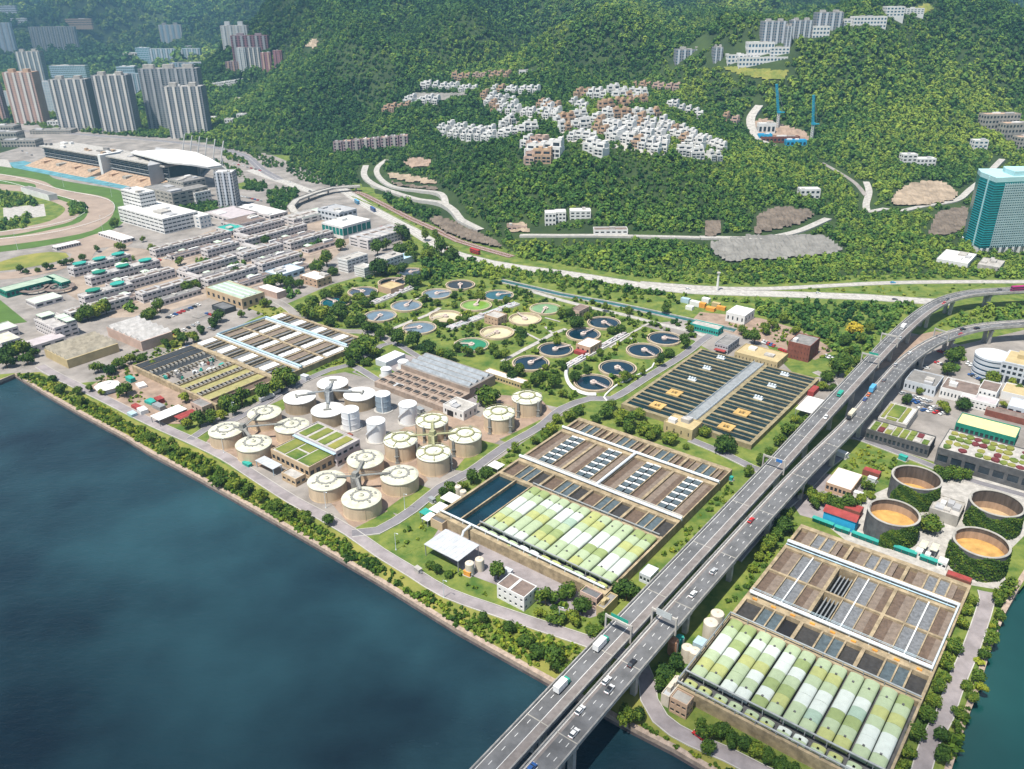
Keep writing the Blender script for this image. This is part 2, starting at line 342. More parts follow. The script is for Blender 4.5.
# ------------------------------------------------------------------ river, land, hills
WZ = -3.0
BANK = [(-60,383),(-2,381),(15,374),(50,395.5),(80,412.5),(125,436.5),(150,452),(200,478),(256,509.5),(275,520),(320,546),(380,581),(456,628),(549,680),(632,727),(675,749),(709,769)]
BANKW = [G(*q) for q in BANK]
TIP = [G(745,792), G(800,835), G(880,850), G(940,805), G(951,767), G(966,720), G(978,688), G(990,649), G(1005,612), G(1024,578), G(1062,520)]
land = [(-7000, BANKW[0][1]+20)] + [BANKW[0]] + BANKW[1:] + TIP + [(640,300),(7000,300),(7000,7000),(-7000,7000)]
o = MB(); o.prism(land, -6, 0.0); ld = o.build('ground', 'grass'); tag(ld, kind='structure')
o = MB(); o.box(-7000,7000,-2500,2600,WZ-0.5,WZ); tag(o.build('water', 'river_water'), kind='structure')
# the side channel on the right has greener, shallower water
chn = [G(948,775,WZ), G(966,720,WZ), G(978,688,WZ), G(990,649,WZ), G(1005,612,WZ), G(1024,575,WZ), G(1062,520,WZ), (700,300), (700,150), (240,150)]
o = MB(); o.prism(chn, WZ-0.2, WZ+0.06); tag(o.build('channel_water', 'channel_water'), kind='structure')
# hills
ny, nx = HGT.shape
zz = np.where(HGT < -0.5, -8.0, HGT)
vs = np.stack([_GXX.ravel(), _GYY.ravel(), zz.ravel()], 1)
i = np.arange(ny*nx).reshape(ny, nx)
fs = np.stack([i[:-1,:-1].ravel(), i[:-1,1:].ravel(), i[1:,1:].ravel(), i[1:,:-1].ravel()], 1)
keep = (zz.ravel()[fs] > -7).any(1); fs = fs[keep]
me = bpy.data.meshes.new('hills'); me.vertices.add(len(vs)); me.vertices.foreach_set('co', vs.ravel())
me.loops.add(fs.size); me.loops.foreach_set('vertex_index', fs.ravel().astype(np.int32)); me.polygons.add(len(fs))
me.polygons.foreach_set('loop_start', np.arange(0, fs.size, 4, dtype=np.int32)); me.update(calc_edges=True); me.validate()
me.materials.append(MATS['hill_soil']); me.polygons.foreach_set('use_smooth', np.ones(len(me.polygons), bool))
ho = bpy.data.objects.new('hills', me); COL.objects.link(ho); tag(ho, kind='structure')
# ------------------------------------------------------------------ quay wall
def quay(pts, name, label, cat='wall'):
    o = MB(); P = resample(pts, 25) if False else pts
    a = offset(P, 0.0); b = offset(P, 1.6); c = offset(P, -0.35)
    o.strip(c, b, 0.25); o.strip(c, c, -5.5, -1.6, 1); o.strip(c, c, -1.6, 0.25, 0); o.strip(b, b, 0.25, -0.5, 0)
    return tag(o.build(name, ['quay_stone', 'dark_rock']), label, cat)
quay(BANKW, 'river_wall', 'long stone river wall with pale capping between dark water and green bank')
quay([TIP[0], BANKW[-1]][::-1], 'river_wall', 'short stone river wall at the bottom of the land tip')
quay(TIP[3:], 'river_wall', 'stone river wall beside the green side channel under overhanging trees')
# ------------------------------------------------------------------ ground patches and roads
CLEAR_PATCH = []; CLEAR_POLY = []; CLEAR_PT = []; CLEAR_LINE = []
_pz = [0.02]
def patch(name, px, m, z=None, smooth=False):
    """a paved, grassed or earth area on the flat ground"""
    _pz[0] += 0.004
    P = [G(*q) for q in px]
    if smooth: P = resample(P, 10)
    o = MB(); o.prism(P, -0.3, _pz[0] if z is None else z); CLEAR_PATCH.append(P)
    return tag(o.build(name, m), kind='structure')
def road(name, px, wd, m='road_asphalt', z=None, kerb=True, onhill=False, lines=False, step=8, clear=2.0):
    _pz[0] += 0.003
    if onhill: P = [T(*q)[:2] for q in px]
    else: P = [G(*q) for q in px]
    P = resample(P, step); zz = 0.12+_pz[0] if z is None else z
    CLEAR_LINE.append((P, wd/2+clear))
    L = offset(P, wd/2); R = offset(P, -wd/2); o = MB()
    if onhill:
        # cut level across the slope
        hz = [max(H1(*p), H1(*l), H1(*r_))+0.35 for p, l, r_ in zip(P, L, R)]
        o.strip(L, R, hz, hz, 0); o.strip(L, L, [h-5 for h in hz], hz, 1); o.strip(R, R, hz, [h-5 for h in hz], 1)
    else:
        o.strip(L, R, zz, zz, 0)
        if kerb:
            L2 = offset(P, wd/2+0.35); R2 = offset(P, -wd/2-0.35)
            o.strip(L2, L, zz+0.12, zz+0.12, 1); o.strip(R, R2, zz+0.12, zz+0.12, 1); o.strip(L2, L2, zz-0.4, zz+0.12, 1); o.strip(R2, R2, zz+0.12, zz-0.4, 1)
        if lines:
            for d in lines:
                ln = offset(P, d+0.12); rn = offset(P, d-0.12); o.strip(ln, rn, zz+0.02, zz+0.02, 2)
    return tag(o.build(name, [m, 'kerb', 'white_paint']), kind='structure')
mat('stable_sand', (0.40,0.32,0.255), scale=0.06, var=0.4, detail=8)
# --- pavements, yards, lawns (photo outlines laid on the ground)
patch('yard', [(0,205),(60,190),(130,225),(170,215),(240,195),(300,205),(350,200),(400,235),(410,262),(330,285),(250,320),(215,340),(190,350),(130,378),(60,385),(15,373),(-40,378),(-40,330)], 'paving')
patch('yard', [(-200,120),(0,118),(130,130),(260,150),(345,185),(395,225),(330,240),(250,205),(160,230),(100,230),(0,200),(-200,190)], 'paving')
patch('stable_yard', [(60,290),(84,262),(112,246),(160,250),(205,233),(262,212),(322,212),(352,240),(330,262),(255,272),(205,300),(150,316),(110,318)], 'stable_sand')
patch('plant_yard', [(200,425),(262,400),(300,380),(345,372),(420,392),(500,395),(570,410),(540,432),(470,478),(430,500),(395,525),(355,530),(320,515),(256,477),(205,447)], 'paving')
patch('plant_yard', [(352,372),(395,350),(470,378),(500,395),(470,408),(400,392)], 'lilac_paving')
patch('yard', [(680,330),(720,318),(760,335),(770,350),(800,380),(850,372),(850,400),(820,430),(790,395),(700,345)], 'paving')
patch('yard', [(640,325),(700,318),(715,330),(700,342)], 'paving')
patch('yard', [(850,395),(900,330),(960,345),(1024,330),(1080,400),(1080,500),(960,470),(880,445),(840,437)], 'paving')
patch('yard', [(790,500),(835,455),(870,470),(860,500),(835,525),(800,515)], 'lilac_paving')
patch('yard', [(905,480),(1000,470),(1060,520),(1000,590),(940,580),(870,560),(820,520),(860,500)], 'pale_concrete')
patch('lawn', [(825,452),(855,440),(900,462),(905,475),(880,485),(845,478),(812,470)], 'grass')
patch('lawn', [(1000,560),(1040,520),(1060,540),(1020,590),(1008,588)], 'grass')
patch('plant_yard', [(428,545),(445,520),(500,550),(600,600),(610,612),(590,618),(560,610),(510,590),(470,575)], 'lilac_paving')
patch('lawn', [(382,538),(412,514),(432,520),(425,545),(405,554)], 'grass')
patch('bank_verge', [(14,374),(40,372),(60,382),(100,403),(150,428),(200,450),(260,485),(320,521),(380,558),(446,598),(490,614),(546,633),(600,651),(560,684),(456,627),(380,580),(256,508.5),(150,451),(60,401)], 'dry_grass')
patch('slope_verge', [(632,724),(600,700),(640,668),(650,700),(662,723),(700,748),(735,765),(735,790),(709,768),(675,748)], 'dry_grass')
patch('earth_yard', [(700,312),(760,318),(800,330),(835,350),(815,360),(770,345),(720,330),(690,322)], 'earth')
patch('earth_yard', [(855,365),(895,345),(925,335),(935,340),(900,360),(875,372)], 'earth')
patch('earth_yard', [(882,352),(905,338),(935,331),(950,334),(915,346),(892,360)], 'earth')
# earth round the digesters
for q in [[(205,440),(235,425),(300,425),(310,445),(270,470),(240,462)], [(322,492),(352,455),(410,455),(428,480),(400,510),(352,528)], [(385,440),(440,405),(490,420),(500,440),(440,478),(405,470)], [(478,420),(500,395),(540,398),(555,415),(520,432),(495,440)]]:
    patch('earth_yard', q, 'earth')
for q in [[(385,510),(420,485),(434,490),(400,515)], [(352,530),(390,510),(398,518),(370,532)], [(455,470),(480,440),(500,445),(470,472)], [(500,440),(540,420),(550,425),(515,446)], [(195,440),(210,430),(212,436),(202,446)], [(270,405),(292,395),(300,400),(280,412)],
          [(505,455),(556,420),(572,424),(520,455)], [(325,372),(352,365),(345,352),(320,362)], [(355,372),(375,360),(395,372),(388,388)]]:
    patch('lawn', q, 'grass')
# racecourse
patch('racecourse_turf', [(-260,140),(0,164),(60,180),(118,190),(130,200),(128,215),(112,230),(60,243),(0,252),(-120,262)], 'race_grass', smooth=True)
patch('dirt_track', [(-260,150),(0,174),(60,189),(100,196),(112,202),(114,212),(104,224),(80,234),(0,246),(-120,256)], 'sand', smooth=True)
patch('infield', [(-260,168),(0,180),(40,190),(80,203),(88,211),(80,222),(50,230),(0,238),(-120,245)], 'race_grass', smooth=True)
patch('inner_track', [(-260,172),(0,184),(40,194),(74,205),(80,212),(72,221),(45,228),(0,236),(-120,242)], 'sand', smooth=True)
patch('infield', [(-260,180),(0,190),(40,198),(62,206),(64,212),(50,221),(20,228),(0,232),(-120,238)], 'grass', smooth=True)
patch('grass_oval', [(0,262),(20,256),(50,252),(66,253),(69,257),(55,262),(20,269),(0,271),(-80,274),(-80,266)], 'dry_grass', smooth=True)
patch('sand_ring', [(58,250),(84,238),(112,231),(132,238),(128,246),(100,248),(88,262),(70,262),(72,254)], 'sand', smooth=True)
patch('sand_ring', [(-80,278),(0,273),(40,268),(70,262),(66,268),(20,278),(-80,284)], 'sand', smooth=True)
patch('sports_pitch', [(-60,290),(0,300),(27,322),(0,326),(-60,330)], 'race_grass')
patch('arena', [(3,208),(44,204),(46,216),(4,222)], 'pale_concrete')
patch('parade_ring', [(237,184),(248,181),(262,182),(263,187),(250,190),(238,189)], 'grass')
# clarifier lawns read as the base grass; light paths cross them
for px, wd in [([(388,331),(410,322),(428,315),(440,308)],3.5), ([(502,362),(520,352),(541,341),(553,334),(566,329)],3.5), ([(541,341),(525,333)],2), ([(553,334),(545,327)],2),
               ([(650,323),(632,333),(622,340),(610,348)],2), ([(630,338),(642,346)],1.8), ([(527,333),(513,330)],1.6), ([(560,322),(545,318)],1.6), ([(432,292),(415,300)],2)]:
    road('garden_path', px, wd, 'pale_concrete', kerb=False, clear=1)
road('service_road', [(40,366),(57,376),(100,397),(150,422),(190,440),(225,457),(256,477),(292,500),(320,515),(350,532),(380,553),(413,573),(446,593),(490,609),(546,628),(600,646),(640,662),(647,682),(649,700),(660,719),(675,731),(692,740),(727,755),(760,772),(820,800)], 5.5, 'lilac_paving')
road('service_road', [(352,534),(378,531),(413,510),(440,488),(470,472),(505,447),(540,427),(562,409),(590,399),(612,399),(650,376),(684,355),(702,341),(716,331)], 5.0)
road('service_road', [(190,440),(205,430),(235,420),(262,405),(290,388),(330,370),(350,365),(380,382),(402,393)], 4.5)
road('service_road', [(350,365),(372,352),(392,343),(420,358),(470,385)], 4)
road('service_road', [(392,343),(372,333),(330,330),(300,318),(285,306),(262,296),(238,300),(215,310),(195,318)], 6, 'paving')
road('service_road', [(530,291),(560,300),(587,307),(605,311),(628,316),(650,322),(680,329),(705,336)], 4, 'pale_concrete')
road('service_road', [(690,440),(712,449),(730,457),(752,468),(768,474)], 4.5)
road('service_road', [(735,560),(752,540),(775,515),(805,488),(826,466),(845,452)], 5)
road('service_road', [(855,437),(892,451),(921,462),(961,478),(1024,496),(1070,510)], 4)
road('promenade', [(985,592),(987,600),(978,629),(968,656),(956,683),(944,717),(931,740),(920,775)], 5, 'lilac_paving')
road('estate_road', [(815,372),(828,378),(836,390),(832,405)], 4, 'paving')
# highway carriageways, railway, hill roads
road('highway', [(340,188),(352,196),(374,210),(405,226),(436,245),(458,255),(490,263),(520,268),(560,273),(587,277),(637,285),(687,291),(768,294),(868,297.5),(918,301),(950,303)], 13, 'pale_concrete', lines=(-3.4,0,3.4), step=20)
road('highway', [(640,283),(700,287.5),(768,289),(893,283),(1018,282),(1100,283)], 7, 'pale_concrete', step=20)
patch('median_grass', [(700,290),(768,291),(893,285),(985,284),(960,292),(915,298),(868,295),(768,292)], 'grass')
road('railway', [(355,192),(362,194),(386,206),(411,219),(436,230),(458,241),(496,252.5),(512,257)], 9, 'ballast', lines=(-3.2,-1.8,1.8,3.2), step=20, kerb=False)
road('verge', [(352,196.5),(380,209),(408,223.5),(436,237),(458,248)], 3, 'grass', step=20, kerb=False)
road('hill_road', [(366,166),(364,175),(371,183),(391,192),(416,200),(441,204),(455,213),(461,221),(481,231)], 8, 'pale_concrete', onhill=True, clear=7)
road('hill_road', [(387,160),(379,166),(377,174),(388,185),(418,191),(441,195),(446,207)], 7, 'pale_concrete', onhill=True, clear=7)
road('expressway', [(250,170),(266,176),(290,184),(306,190),(325,195)], 14, 'pale_concrete', lines=(-3.4,0,3.4), step=20)
road('expressway', [(-60,128),(45,132),(110,137),(170,142),(215,148),(245,156),(262,170),(280,180)], 12, 'road_asphalt', lines=(0,), step=20)
road('hill_road', [(700,238),(740,238.5),(768,238),(800,231),(828,219)], 8, 'pale_concrete', onhill=True, clear=7)
road('hill_road', [(520,236),(560,236),(600,236),(650,237),(700,238)], 6, 'pale_concrete', onhill=True, clear=7)
road('hill_road', [(866,182),(869,192),(866,205),(869,212),(884,209),(900,211),(920,207),(955,201),(970,190),(985,178),(994,168),(1002,160)], 7, 'pale_concrete', onhill=True, clear=7)
road('hill_road', [(822,163),(838,172),(855,183),(866,196)], 5, 'paving', onhill=True, clear=7)
road('hill_road', [(759,107),(751,118),(752,130),(760,140),(775,146)], 11, 'pale_concrete', onhill=True, clear=7)
# walled drainage canal
def canal(px, wd):
    P = resample([G(*q) for q in px], 15); CLEAR_LINE.append((P, wd/2+2)); o = MB()
    o.strip(offset(P, wd/2), offset(P, -wd/2), 0.22, 0.22, 0)
    for s in (1, -1):
        a = offset(P, s*(wd/2+0.8)); b = offset(P, s*wd/2)
        if s > 0: o.strip(a, b, 0.9, 0.9, 1); o.strip(b, b, 0.9, 0.1, 1); o.strip(a, a, 0, 0.9, 1)
        else: o.strip(b, a, 0.9, 0.9, 1); o.strip(b, b, 0.1, 0.9, 1); o.strip(a, a, 0.9, 0, 1)
    tag(o.build('canal', ['canal_water', 'pale_concrete']), kind='structure')
canal([(500,281),(530,288),(560,295),(600,302),(640,310),(690,321),(735,331)], 6)

patch('works_yard', [(88,388),(128,363),(150,366),(205,408),(188,424),(160,424),(120,408)], 'earth')
patch('planting', [(262,303),(300,316),(285,322),(240,305)], 'dry_grass'); patch('planting', [(150,330),(190,333),(180,350),(150,346)], 'dry_grass')
for lab, px in [('long white running rail on the outer edge of the turf track', [(-100,249.5),(0,240),(60,232),(104,219),(115,208),(104,199),(60,190),(0,175),(-100,166)]), ('white running rail on the inner edge of the dirt track', [(-60,239),(0,233),(50,226),(80,217),(87,208),(78,202),(40,192),(0,181.5),(-60,176)])]:
    P = resample([G(*q) for q in px], 12); o = MB(); o.tube([(p[0],p[1],1.3) for p in P], .22, 4); [o.box(p[0]-.1,p[0]+.1,p[1]-.1,p[1]+.1,0,1.3) for p in P]; tag(o.build('running_rail','white_paint'), lab, 'rail')
# ------------------------------------------------------------------ the two bridge decks
DZ = 12.0
LC = [(-110.5,40),(-110.5,130),(-110.5,200),(-110,330),(-110.5,440),(-110.5,500),(-110,550),(-107.5,600),(-101.5,638),(-89,666),(-73,684),(-57,700),(-30,719),(20,748)]
RC = [(-99.3,40),(-99.3,130),(-99.3,240),(-98,337),(-94.8,410),(-95,470),(-93.5,515),(-86,558),(-71,594),(-49,620),(-22,645),(30,680)]
LCW = resample([W(*q) for q in LC], 9); RCW = resample([W(*q) for q in RC], 9)
def along(P, d):
    for i in range(len(P)-1):
        s = hypot(P[i+1][0]-P[i][0], P[i+1][1]-P[i][1])
        if d <= s: return (P[i][0]+(P[i+1][0]-P[i][0])*d/s, P[i][1]+(P[i+1][1]-P[i][1])*d/s, atan2(P[i+1][1]-P[i][1], P[i+1][0]-P[i][0]))
        d -= s
    return (*P[-1], atan2(P[-1][1]-P[-2][1], P[-1][0]-P[-2][0]))
def length(P): return sum(hypot(P[i+1][0]-P[i][0], P[i+1][1]-P[i][1]) for i in range(len(P)-1))
def dash(o, P, d, z, l=1.8, gap=4.6, wd=0.16, m=0, start=0, end=None):
    s = start; Lt = length(P) if end is None else end
    while s < Lt:
        x, y, a = along(P, s); nx, ny = -sin(a), cos(a); ux, uy = cos(a), sin(a); cx, cy = x+nx*d, y+ny*d
        o.quad(*[(cx+ux*l*p+nx*wd*q/2, cy+uy*l*p+ny*wd*q/2, z) for p, q in ((0,-1),(1,-1),(1,1),(0,1))], m); s += l+gap
def deck(label, P, wd, shoulder, lanes, first):
    t = thing('road_viaduct', label, 'viaduct', (P[0][0], P[0][1], 0)); ox, oy = P[0]
    Q = [(p[0]-ox, p[1]-oy) for p in P]; CLEAR_LINE.append((P, wd/2+2.5))
    h = wd/2; o = MB(); L = offset(Q, h); R = offset(Q, -h); Li = offset(Q, h-2.2); Ri = offset(Q, -h+2.2)
    o.strip(L, R, DZ-0.03, DZ-0.03); o.strip(L, L, DZ-0.7, DZ); o.strip(R, R, DZ, DZ-0.7); o.strip(L, Li, DZ-1.9, DZ-0.7) if False else None
    o.strip(Li, L, DZ-0.9, DZ-0.7); o.strip(R, Ri, DZ-0.7, DZ-0.9); o.strip(Li, Li, DZ-2.1, DZ-0.9); o.strip(Ri, Ri, DZ-0.9, DZ-2.1); o.strip(Ri, Li, DZ-2.1, DZ-2.1)
    o.build('deck', 'pale_concrete', t)
    o = MB(); a, b = shoulder
    o.strip(offset(Q, h-0.4), offset(Q, b), DZ, DZ, 0); o.strip(offset(Q, b), offset(Q, a), DZ, DZ, 1); o.strip(offset(Q, a), offset(Q, -h+0.4), DZ, DZ, 0)
    o_rs = o
    o = MB()
    for d in lanes: dash(o, Q, d, DZ+0.02)
    for d in (b, h-0.75, -h+0.75): o.strip(offset(Q, d+0.08), offset(Q, d-0.08), DZ+0.02, DZ+0.02)
    o.build('lane_marking', 'white_paint', t)
    for s in (1, -1):
        o = MB(); a1 = offset(Q, s*h); a2 = offset(Q, s*(h-0.38))
        if s < 0: a1, a2 = a2, a1
        o.strip(a1, a2, DZ+0.95, DZ+0.95); o.strip(a1, a1, DZ-0.2, DZ+0.95); o.strip(a2, a2, DZ+0.95, DZ-0.05)
        for zr in (1.25,):
            b1 = offset(Q, s*(h-0.14)); b2 = offset(Q, s*(h-0.24)); 
            if s < 0: b1, b2 = b2, b1
            o.strip(b1, b2, DZ+zr+0.08, DZ+zr+0.08); o.strip(b1, b1, DZ+zr, DZ+zr+0.08); o.strip(b2, b2, DZ+zr+0.08, DZ+zr)
        o.build('parapet', 'pale_concrete', t)
    s = first; Lt = length(Q)
    while s < Lt:
        x, y, an = along(Q, s); o = MB(); c, d = cos(an), sin(an)
        def loc(u, v): return (x+u*c-v*d, y+u*d+v*c)
        for v in (-2.0, 2.0): o.prism([loc(-0.9, v-1.0), loc(0.9, v-1.0), loc(0.9, v+1.0), loc(-0.9, v+1.0)], -5, DZ-3.0)
        o.prism([loc(-1.1, -3.6), loc(1.1, -3.6), loc(1.1, 3.6), loc(-1.1, 3.6)], DZ-3.0, DZ-2.05)
        o.build('pier', 'pale_concrete', t); s += 38
    # expansion joints
    s = first
    while s < Lt:
        x, y, an = along(Q, s); c, d = cos(an), sin(an)
        o_rs.quad(*[(x+u*c-v*d, y+u*d+v*c, DZ+0.03) for u, v in ((-0.2,-h+0.5),(0.2,-h+0.5),(0.2,h-0.5),(-0.2,h-0.5))], 2); s += 38
    o_rs.build('road_surface', ['dark_asphalt', 'brown_asphalt', 'concrete'], t)
    return t
_pb = GA(634,694)[1]
deck('left road viaduct with two dark lanes and a brown shoulder, nearer the digesters', LCW, 9.6, (-4.3,-1.0), (1.9,), (_pb-40) % 38)
deck('right road viaduct carrying most of the cars, nearer the ivy clad tanks', RCW, 8.8, (2.6,4.0), (0.9,-1.6), (_pb-40) % 38)
# slender flyover by the racecourse stand
FP = [(360,186),(348,186.5),(332,188),(320,191),(306,196),(296,200),(290.5,205),(294,209.5),(306,212)]
P = resample([G(q[0], q[1], 6) for q in FP], 12); CLEAR_LINE.append((P, 7))
t = thing('flyover', 'thin pale curving flyover with slim posts beside the green roofed hall', 'flyover', (0,0,0))
o = MB(); L = offset(P, 4); R = offset(P, -4)
zf = [6-5.5*max(0, (i-len(P)*0.62)/(len(P)*0.38)) for i in range(len(P))]
o.strip(L, R, zf, zf); o.strip(L, L, [z-1.2 for z in zf], [z+0.9 for z in zf]); o.strip(R, R, [z+0.9 for z in zf], [z-1.2 for z in zf]); o.strip(R, L, [z-1.2 for z in zf], [z-1.2 for z in zf])
o.build('deck', 'pale_concrete', t)
for s in (5, 40, 75, 105):
    x, y, an = along(P, s); o = MB(); o.cyl(x, y, 1.0, 1.0, 0, 4.6, 10); o.build('pier', 'pale_concrete', t)
# sign gantries: a post each side and a beam over the deck, the board on the beam
def gantry(label, P, px, wd, board, bw, bh, side=1, boff=0.0):
    gx, gy = G(px[0], px[1], DZ); k = min(range(len(P)-1), key=lambda i: hypot(P[i][0]-gx, P[i][1]-gy)); x, y = P[k]; an = atan2(P[min(k+1,len(P)-1)][1]-P[k-1][1], P[min(k+1,len(P)-1)][0]-P[k-1][0])
    t = thing('sign_gantry', label, 'gantry', (x, y, DZ), an-pi/2); h = wd/2
    for s in (1, -1): o = MB(); o.box(s*h-0.3, s*h+0.3, -0.3, 0.3, -1.2, 6.6); o.build('post', 'pale_concrete', t)
    o = MB(); o.box(-h-0.3, h+0.3, -0.28, 0.28, 5.5, 6.4); o.build('beam', 'pale_concrete', t)
    if board: o = MB(); o.box(boff-bw/2, boff+bw/2, -0.55*side-0.06, -0.55*side+0.06, 5.0, 5.0+bh); o.build('sign_board', board, t)
mat('sign_green', (0.02,0.30,0.22), var=0.1, rough=0.5); mat('sign_blue', (0.03,0.16,0.45), var=0.1, rough=0.5); mat('sign_back', (0.5,0.53,0.53), var=0.2, rough=0.6, scale=1.5)
gantry('white gantry with a long green sign board near the white river house', LCW, (617,649), 10.4, 'sign_green', 7.0, 2.6, side=-1)
gantry('pale gantry with the grey back of a sign board beside the arched roofs', RCW, (660,632), 9.6, 'sign_back', 6.0, 2.8)
gantry('gantry with a small blue sign over the viaduct beside the dark basin', LCW, (772,468), 10.4, 'sign_blue', 3.0, 1.6, boff=2.5)
gantry('gantry with a wide green sign before the red brick building', LCW, (870,366), 10.4, 'sign_green', 5.4, 2.6, side=-1, boff=1.0)
gantry('bare gantry without sign over the outer ramp where the decks part', LCW, (893,345), 10.4, None, 0, 0)
gantry('bare gantry over the inner ramp above the parked cars', RCW, (950,343), 9.6, None, 0, 0)
# ------------------------------------------------------------------ treatment basins
mat('tank_water', (0.004,0.024,0.026), rough=0.12, var=0.5, scale=0.08, spec=0.5)
mat('dark_water', (0.006,0.035,0.055), rough=0.18, var=0.45, scale=0.05, spec=0.5)
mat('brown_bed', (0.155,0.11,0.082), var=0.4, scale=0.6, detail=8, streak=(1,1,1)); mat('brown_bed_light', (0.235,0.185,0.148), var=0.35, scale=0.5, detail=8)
mat('grey_media', (0.20,0.21,0.225), var=0.45, scale=0.8, detail=8); mat('slate_media', (0.10,0.135,0.155), var=0.4, scale=0.6, detail=6)
mat('dark_bed', (0.055,0.053,0.052), var=0.4, scale=0.6, detail=8)
mat('vault_white', (0.56,0.61,0.56), var=0.1, scale=0.5); mat('vault_pale', (0.38,0.46,0.29), var=0.12, scale=0.5)
mat('vault_lime', (0.40,0.43,0.17), var=0.15, scale=0.5); mat('vault_olive', (0.27,0.34,0.14), var=0.15, scale=0.5); mat('vault_mint', (0.32,0.43,0.34), var=0.12, scale=0.5)
mat('black_cover', (0.045,0.05,0.055), var=0.4, scale=0.4, rough=0.6); mat('yellow_bed', (0.36,0.33,0.14), var=0.3, scale=0.3, detail=8)
VM = ['vault_white', 'vault_pale', 'vault_lime', 'vault_olive', 'vault_mint']
def basin(label, a0, a1, b0, b1, h, rows, wall='tan_concrete', name='treatment_basin'):
    """rows: (b0, b1, [(a0, a1, bed material, depth, part name)]) ; walls are all that is left between the cells"""
    ox, oy = W(a0, b0); t = thing(name, label, 'treatment basin', (ox, oy, 0), ROT)
    CLEAR_POLY.append([W(a0-2,b0-2), W(a1+2,b0-2), W(a1+2,b1+2), W(a0-2,b1+2)])
    o = MB(); y = b0
    for (r0, r1, cells) in sorted(rows, key=lambda r: r[0]):
        if r0 > y: o.box(0, a1-a0, y-b0, r0-b0, -0.4, h)
        x = a0
        for (c0, c1, m, dp, pn) in sorted(cells, key=lambda c: c[0]):
            if c0 > x+1e-6: o.box(x-a0, c0-a0, r0-b0, r1-b0, -0.4, h)
            q = MB(); q.quad((c0-a0,r0-b0,h-dp),(c1-a0,r0-b0,h-dp),(c1-a0,r1-b0,h-dp),(c0-a0,r1-b0,h-dp)); q.build(pn, m, t)
            x = c1
        if x < a1: o.box(x-a0, a1-a0, r0-b0, r1-b0, -0.4, h)
        y = r1
    if y < b1: o.box(0, a1-a0, y-b0, b1-b0, -0.4, h)
    o.build('wall', wall, t)
    return t
def pipe(t, pts, r, m='pale_pipe', o0=(0,0), name='pipe', legs=True, zl=0):
    o = MB(); P = [(p[0]-o0[0], p[1]-o0[1], p[2]) for p in pts]; o.tube(P, r, 8)
    if legs:
        for i in range(len(P)-1):
            L = (Vector(P[i+1])-Vector(P[i])).length
            for k in range(int(L//7)+1):
                q = Vector(P[i]).lerp(Vector(P[i+1]), min(1, k*7/max(L,1e-6))); o.box(q.x-.15,q.x+.15,q.y-.15,q.y+.15,zl,q.z-r*.7)
    return o.build(name, m, t)
def rail(t, pts, o0=(0,0), h=1.1, m='steel_blue', r=0.09):
    o = MB(); P = [(p[0]-o0[0], p[1]-o0[1], p[2]) for p in pts]
    for dz in (h, h*.5): o.tube([(p[0],p[1],p[2]+dz) for p in P], r, 4)
    for i in range(len(P)-1):
        L = (Vector(P[i+1])-Vector(P[i])).length; n = max(1, int(L//3))
        for k in range(n+1):
            q = Vector(P[i]).lerp(Vector(P[i+1]), k/n); o.box(q.x-.07,q.x+.07,q.y-.07,q.y+.07,q.z,q.z+h)
    return o.build('railing', m, t)
def vault(t, x0, x1, y0, y1, z, rise, seed, nseg=7, name='roof_vault'):
    R = random.Random(seed); o = MB(); n = 10; L = y1-y0; w_ = x1-x0; cx = (x0+x1)/2
    base = [[1,2,1,0,0,1,3,1],[0,1,1,2,1,0,1,2],[1,2,3,1,0,0,1,1],[1,1,0,0,1,2,1,0],[2,1,3,0,0,1,1,4],[1,0,0,1,2,1,3,1]][(seed//2) % 6]
    for k in range(nseg):
        ya = y0+L*k/nseg+0.03; yb = y0+L*(k+1)/nseg-0.03; rs = rise*(1+R.uniform(-.04,.06)); mi = base[k % len(base)]
        if R.random() < 0.12: mi = R.randrange(5)
        pr = [(cx-w_/2*cos(pi*i/n), z+rs*sin(pi*i/n)**0.62) for i in range(n+1)]
        o.add([(p[0],ya,p[1]) for p in pr]+[(p[0],yb,p[1]) for p in pr], [(i+1,i,n+1+i,n+2+i) for i in range(n)], mi)
        o.add([(p[0],ya,p[1]) for p in pr], [tuple(range(n,-1,-1))], mi); o.add([(p[0],yb,p[1]) for p in pr], [tuple(range(n+1))], mi)
    for k in (1, nseg-1):                           # small roof vents
        y = y0+L*k/nseg; o.box(cx-.35,cx+.35,y-.3,y+.3,z+rise*.9,z+rise+.45,5)
    return o.build(name, VM+['dark_concrete'], t)
def media(t, x0, x1, y0, y1, z, n, m='slate_media', gap='white_wall'):
    """a panel of plates with white walkways between: n cross rows"""
    o = MB(); cx = (x0+x1)/2; L = (y1-y0)/n
    for k in range(n):
        for s in (0, 1):
            xa = x0+.25 if s == 0 else cx+.35; xb = cx-.35 if s == 0 else x1-.25
            ya = y0+L*k+.6+(1.1 if s else 0)*.6; yb = y0+L*(k+1)-1.5+(1.1 if s else 0)*.6
            o.box(xa,xb,ya,min(yb,y1-.1),z-.3,z-.05,0)
            o.box(xa-.2,xb+.2,min(yb,y1-.1),min(yb+1.2,y1),z-.3,z+.08,1)
    return o.build('media_panel', [m, gap], t)
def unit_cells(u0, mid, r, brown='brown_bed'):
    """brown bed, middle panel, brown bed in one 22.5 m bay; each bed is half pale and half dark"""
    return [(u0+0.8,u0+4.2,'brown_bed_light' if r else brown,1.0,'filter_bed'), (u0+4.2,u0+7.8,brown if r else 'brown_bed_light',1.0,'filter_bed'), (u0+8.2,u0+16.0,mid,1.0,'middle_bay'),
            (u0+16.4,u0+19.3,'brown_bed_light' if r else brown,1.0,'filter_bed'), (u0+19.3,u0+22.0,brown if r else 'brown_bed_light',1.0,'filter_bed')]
Hb = 5.0
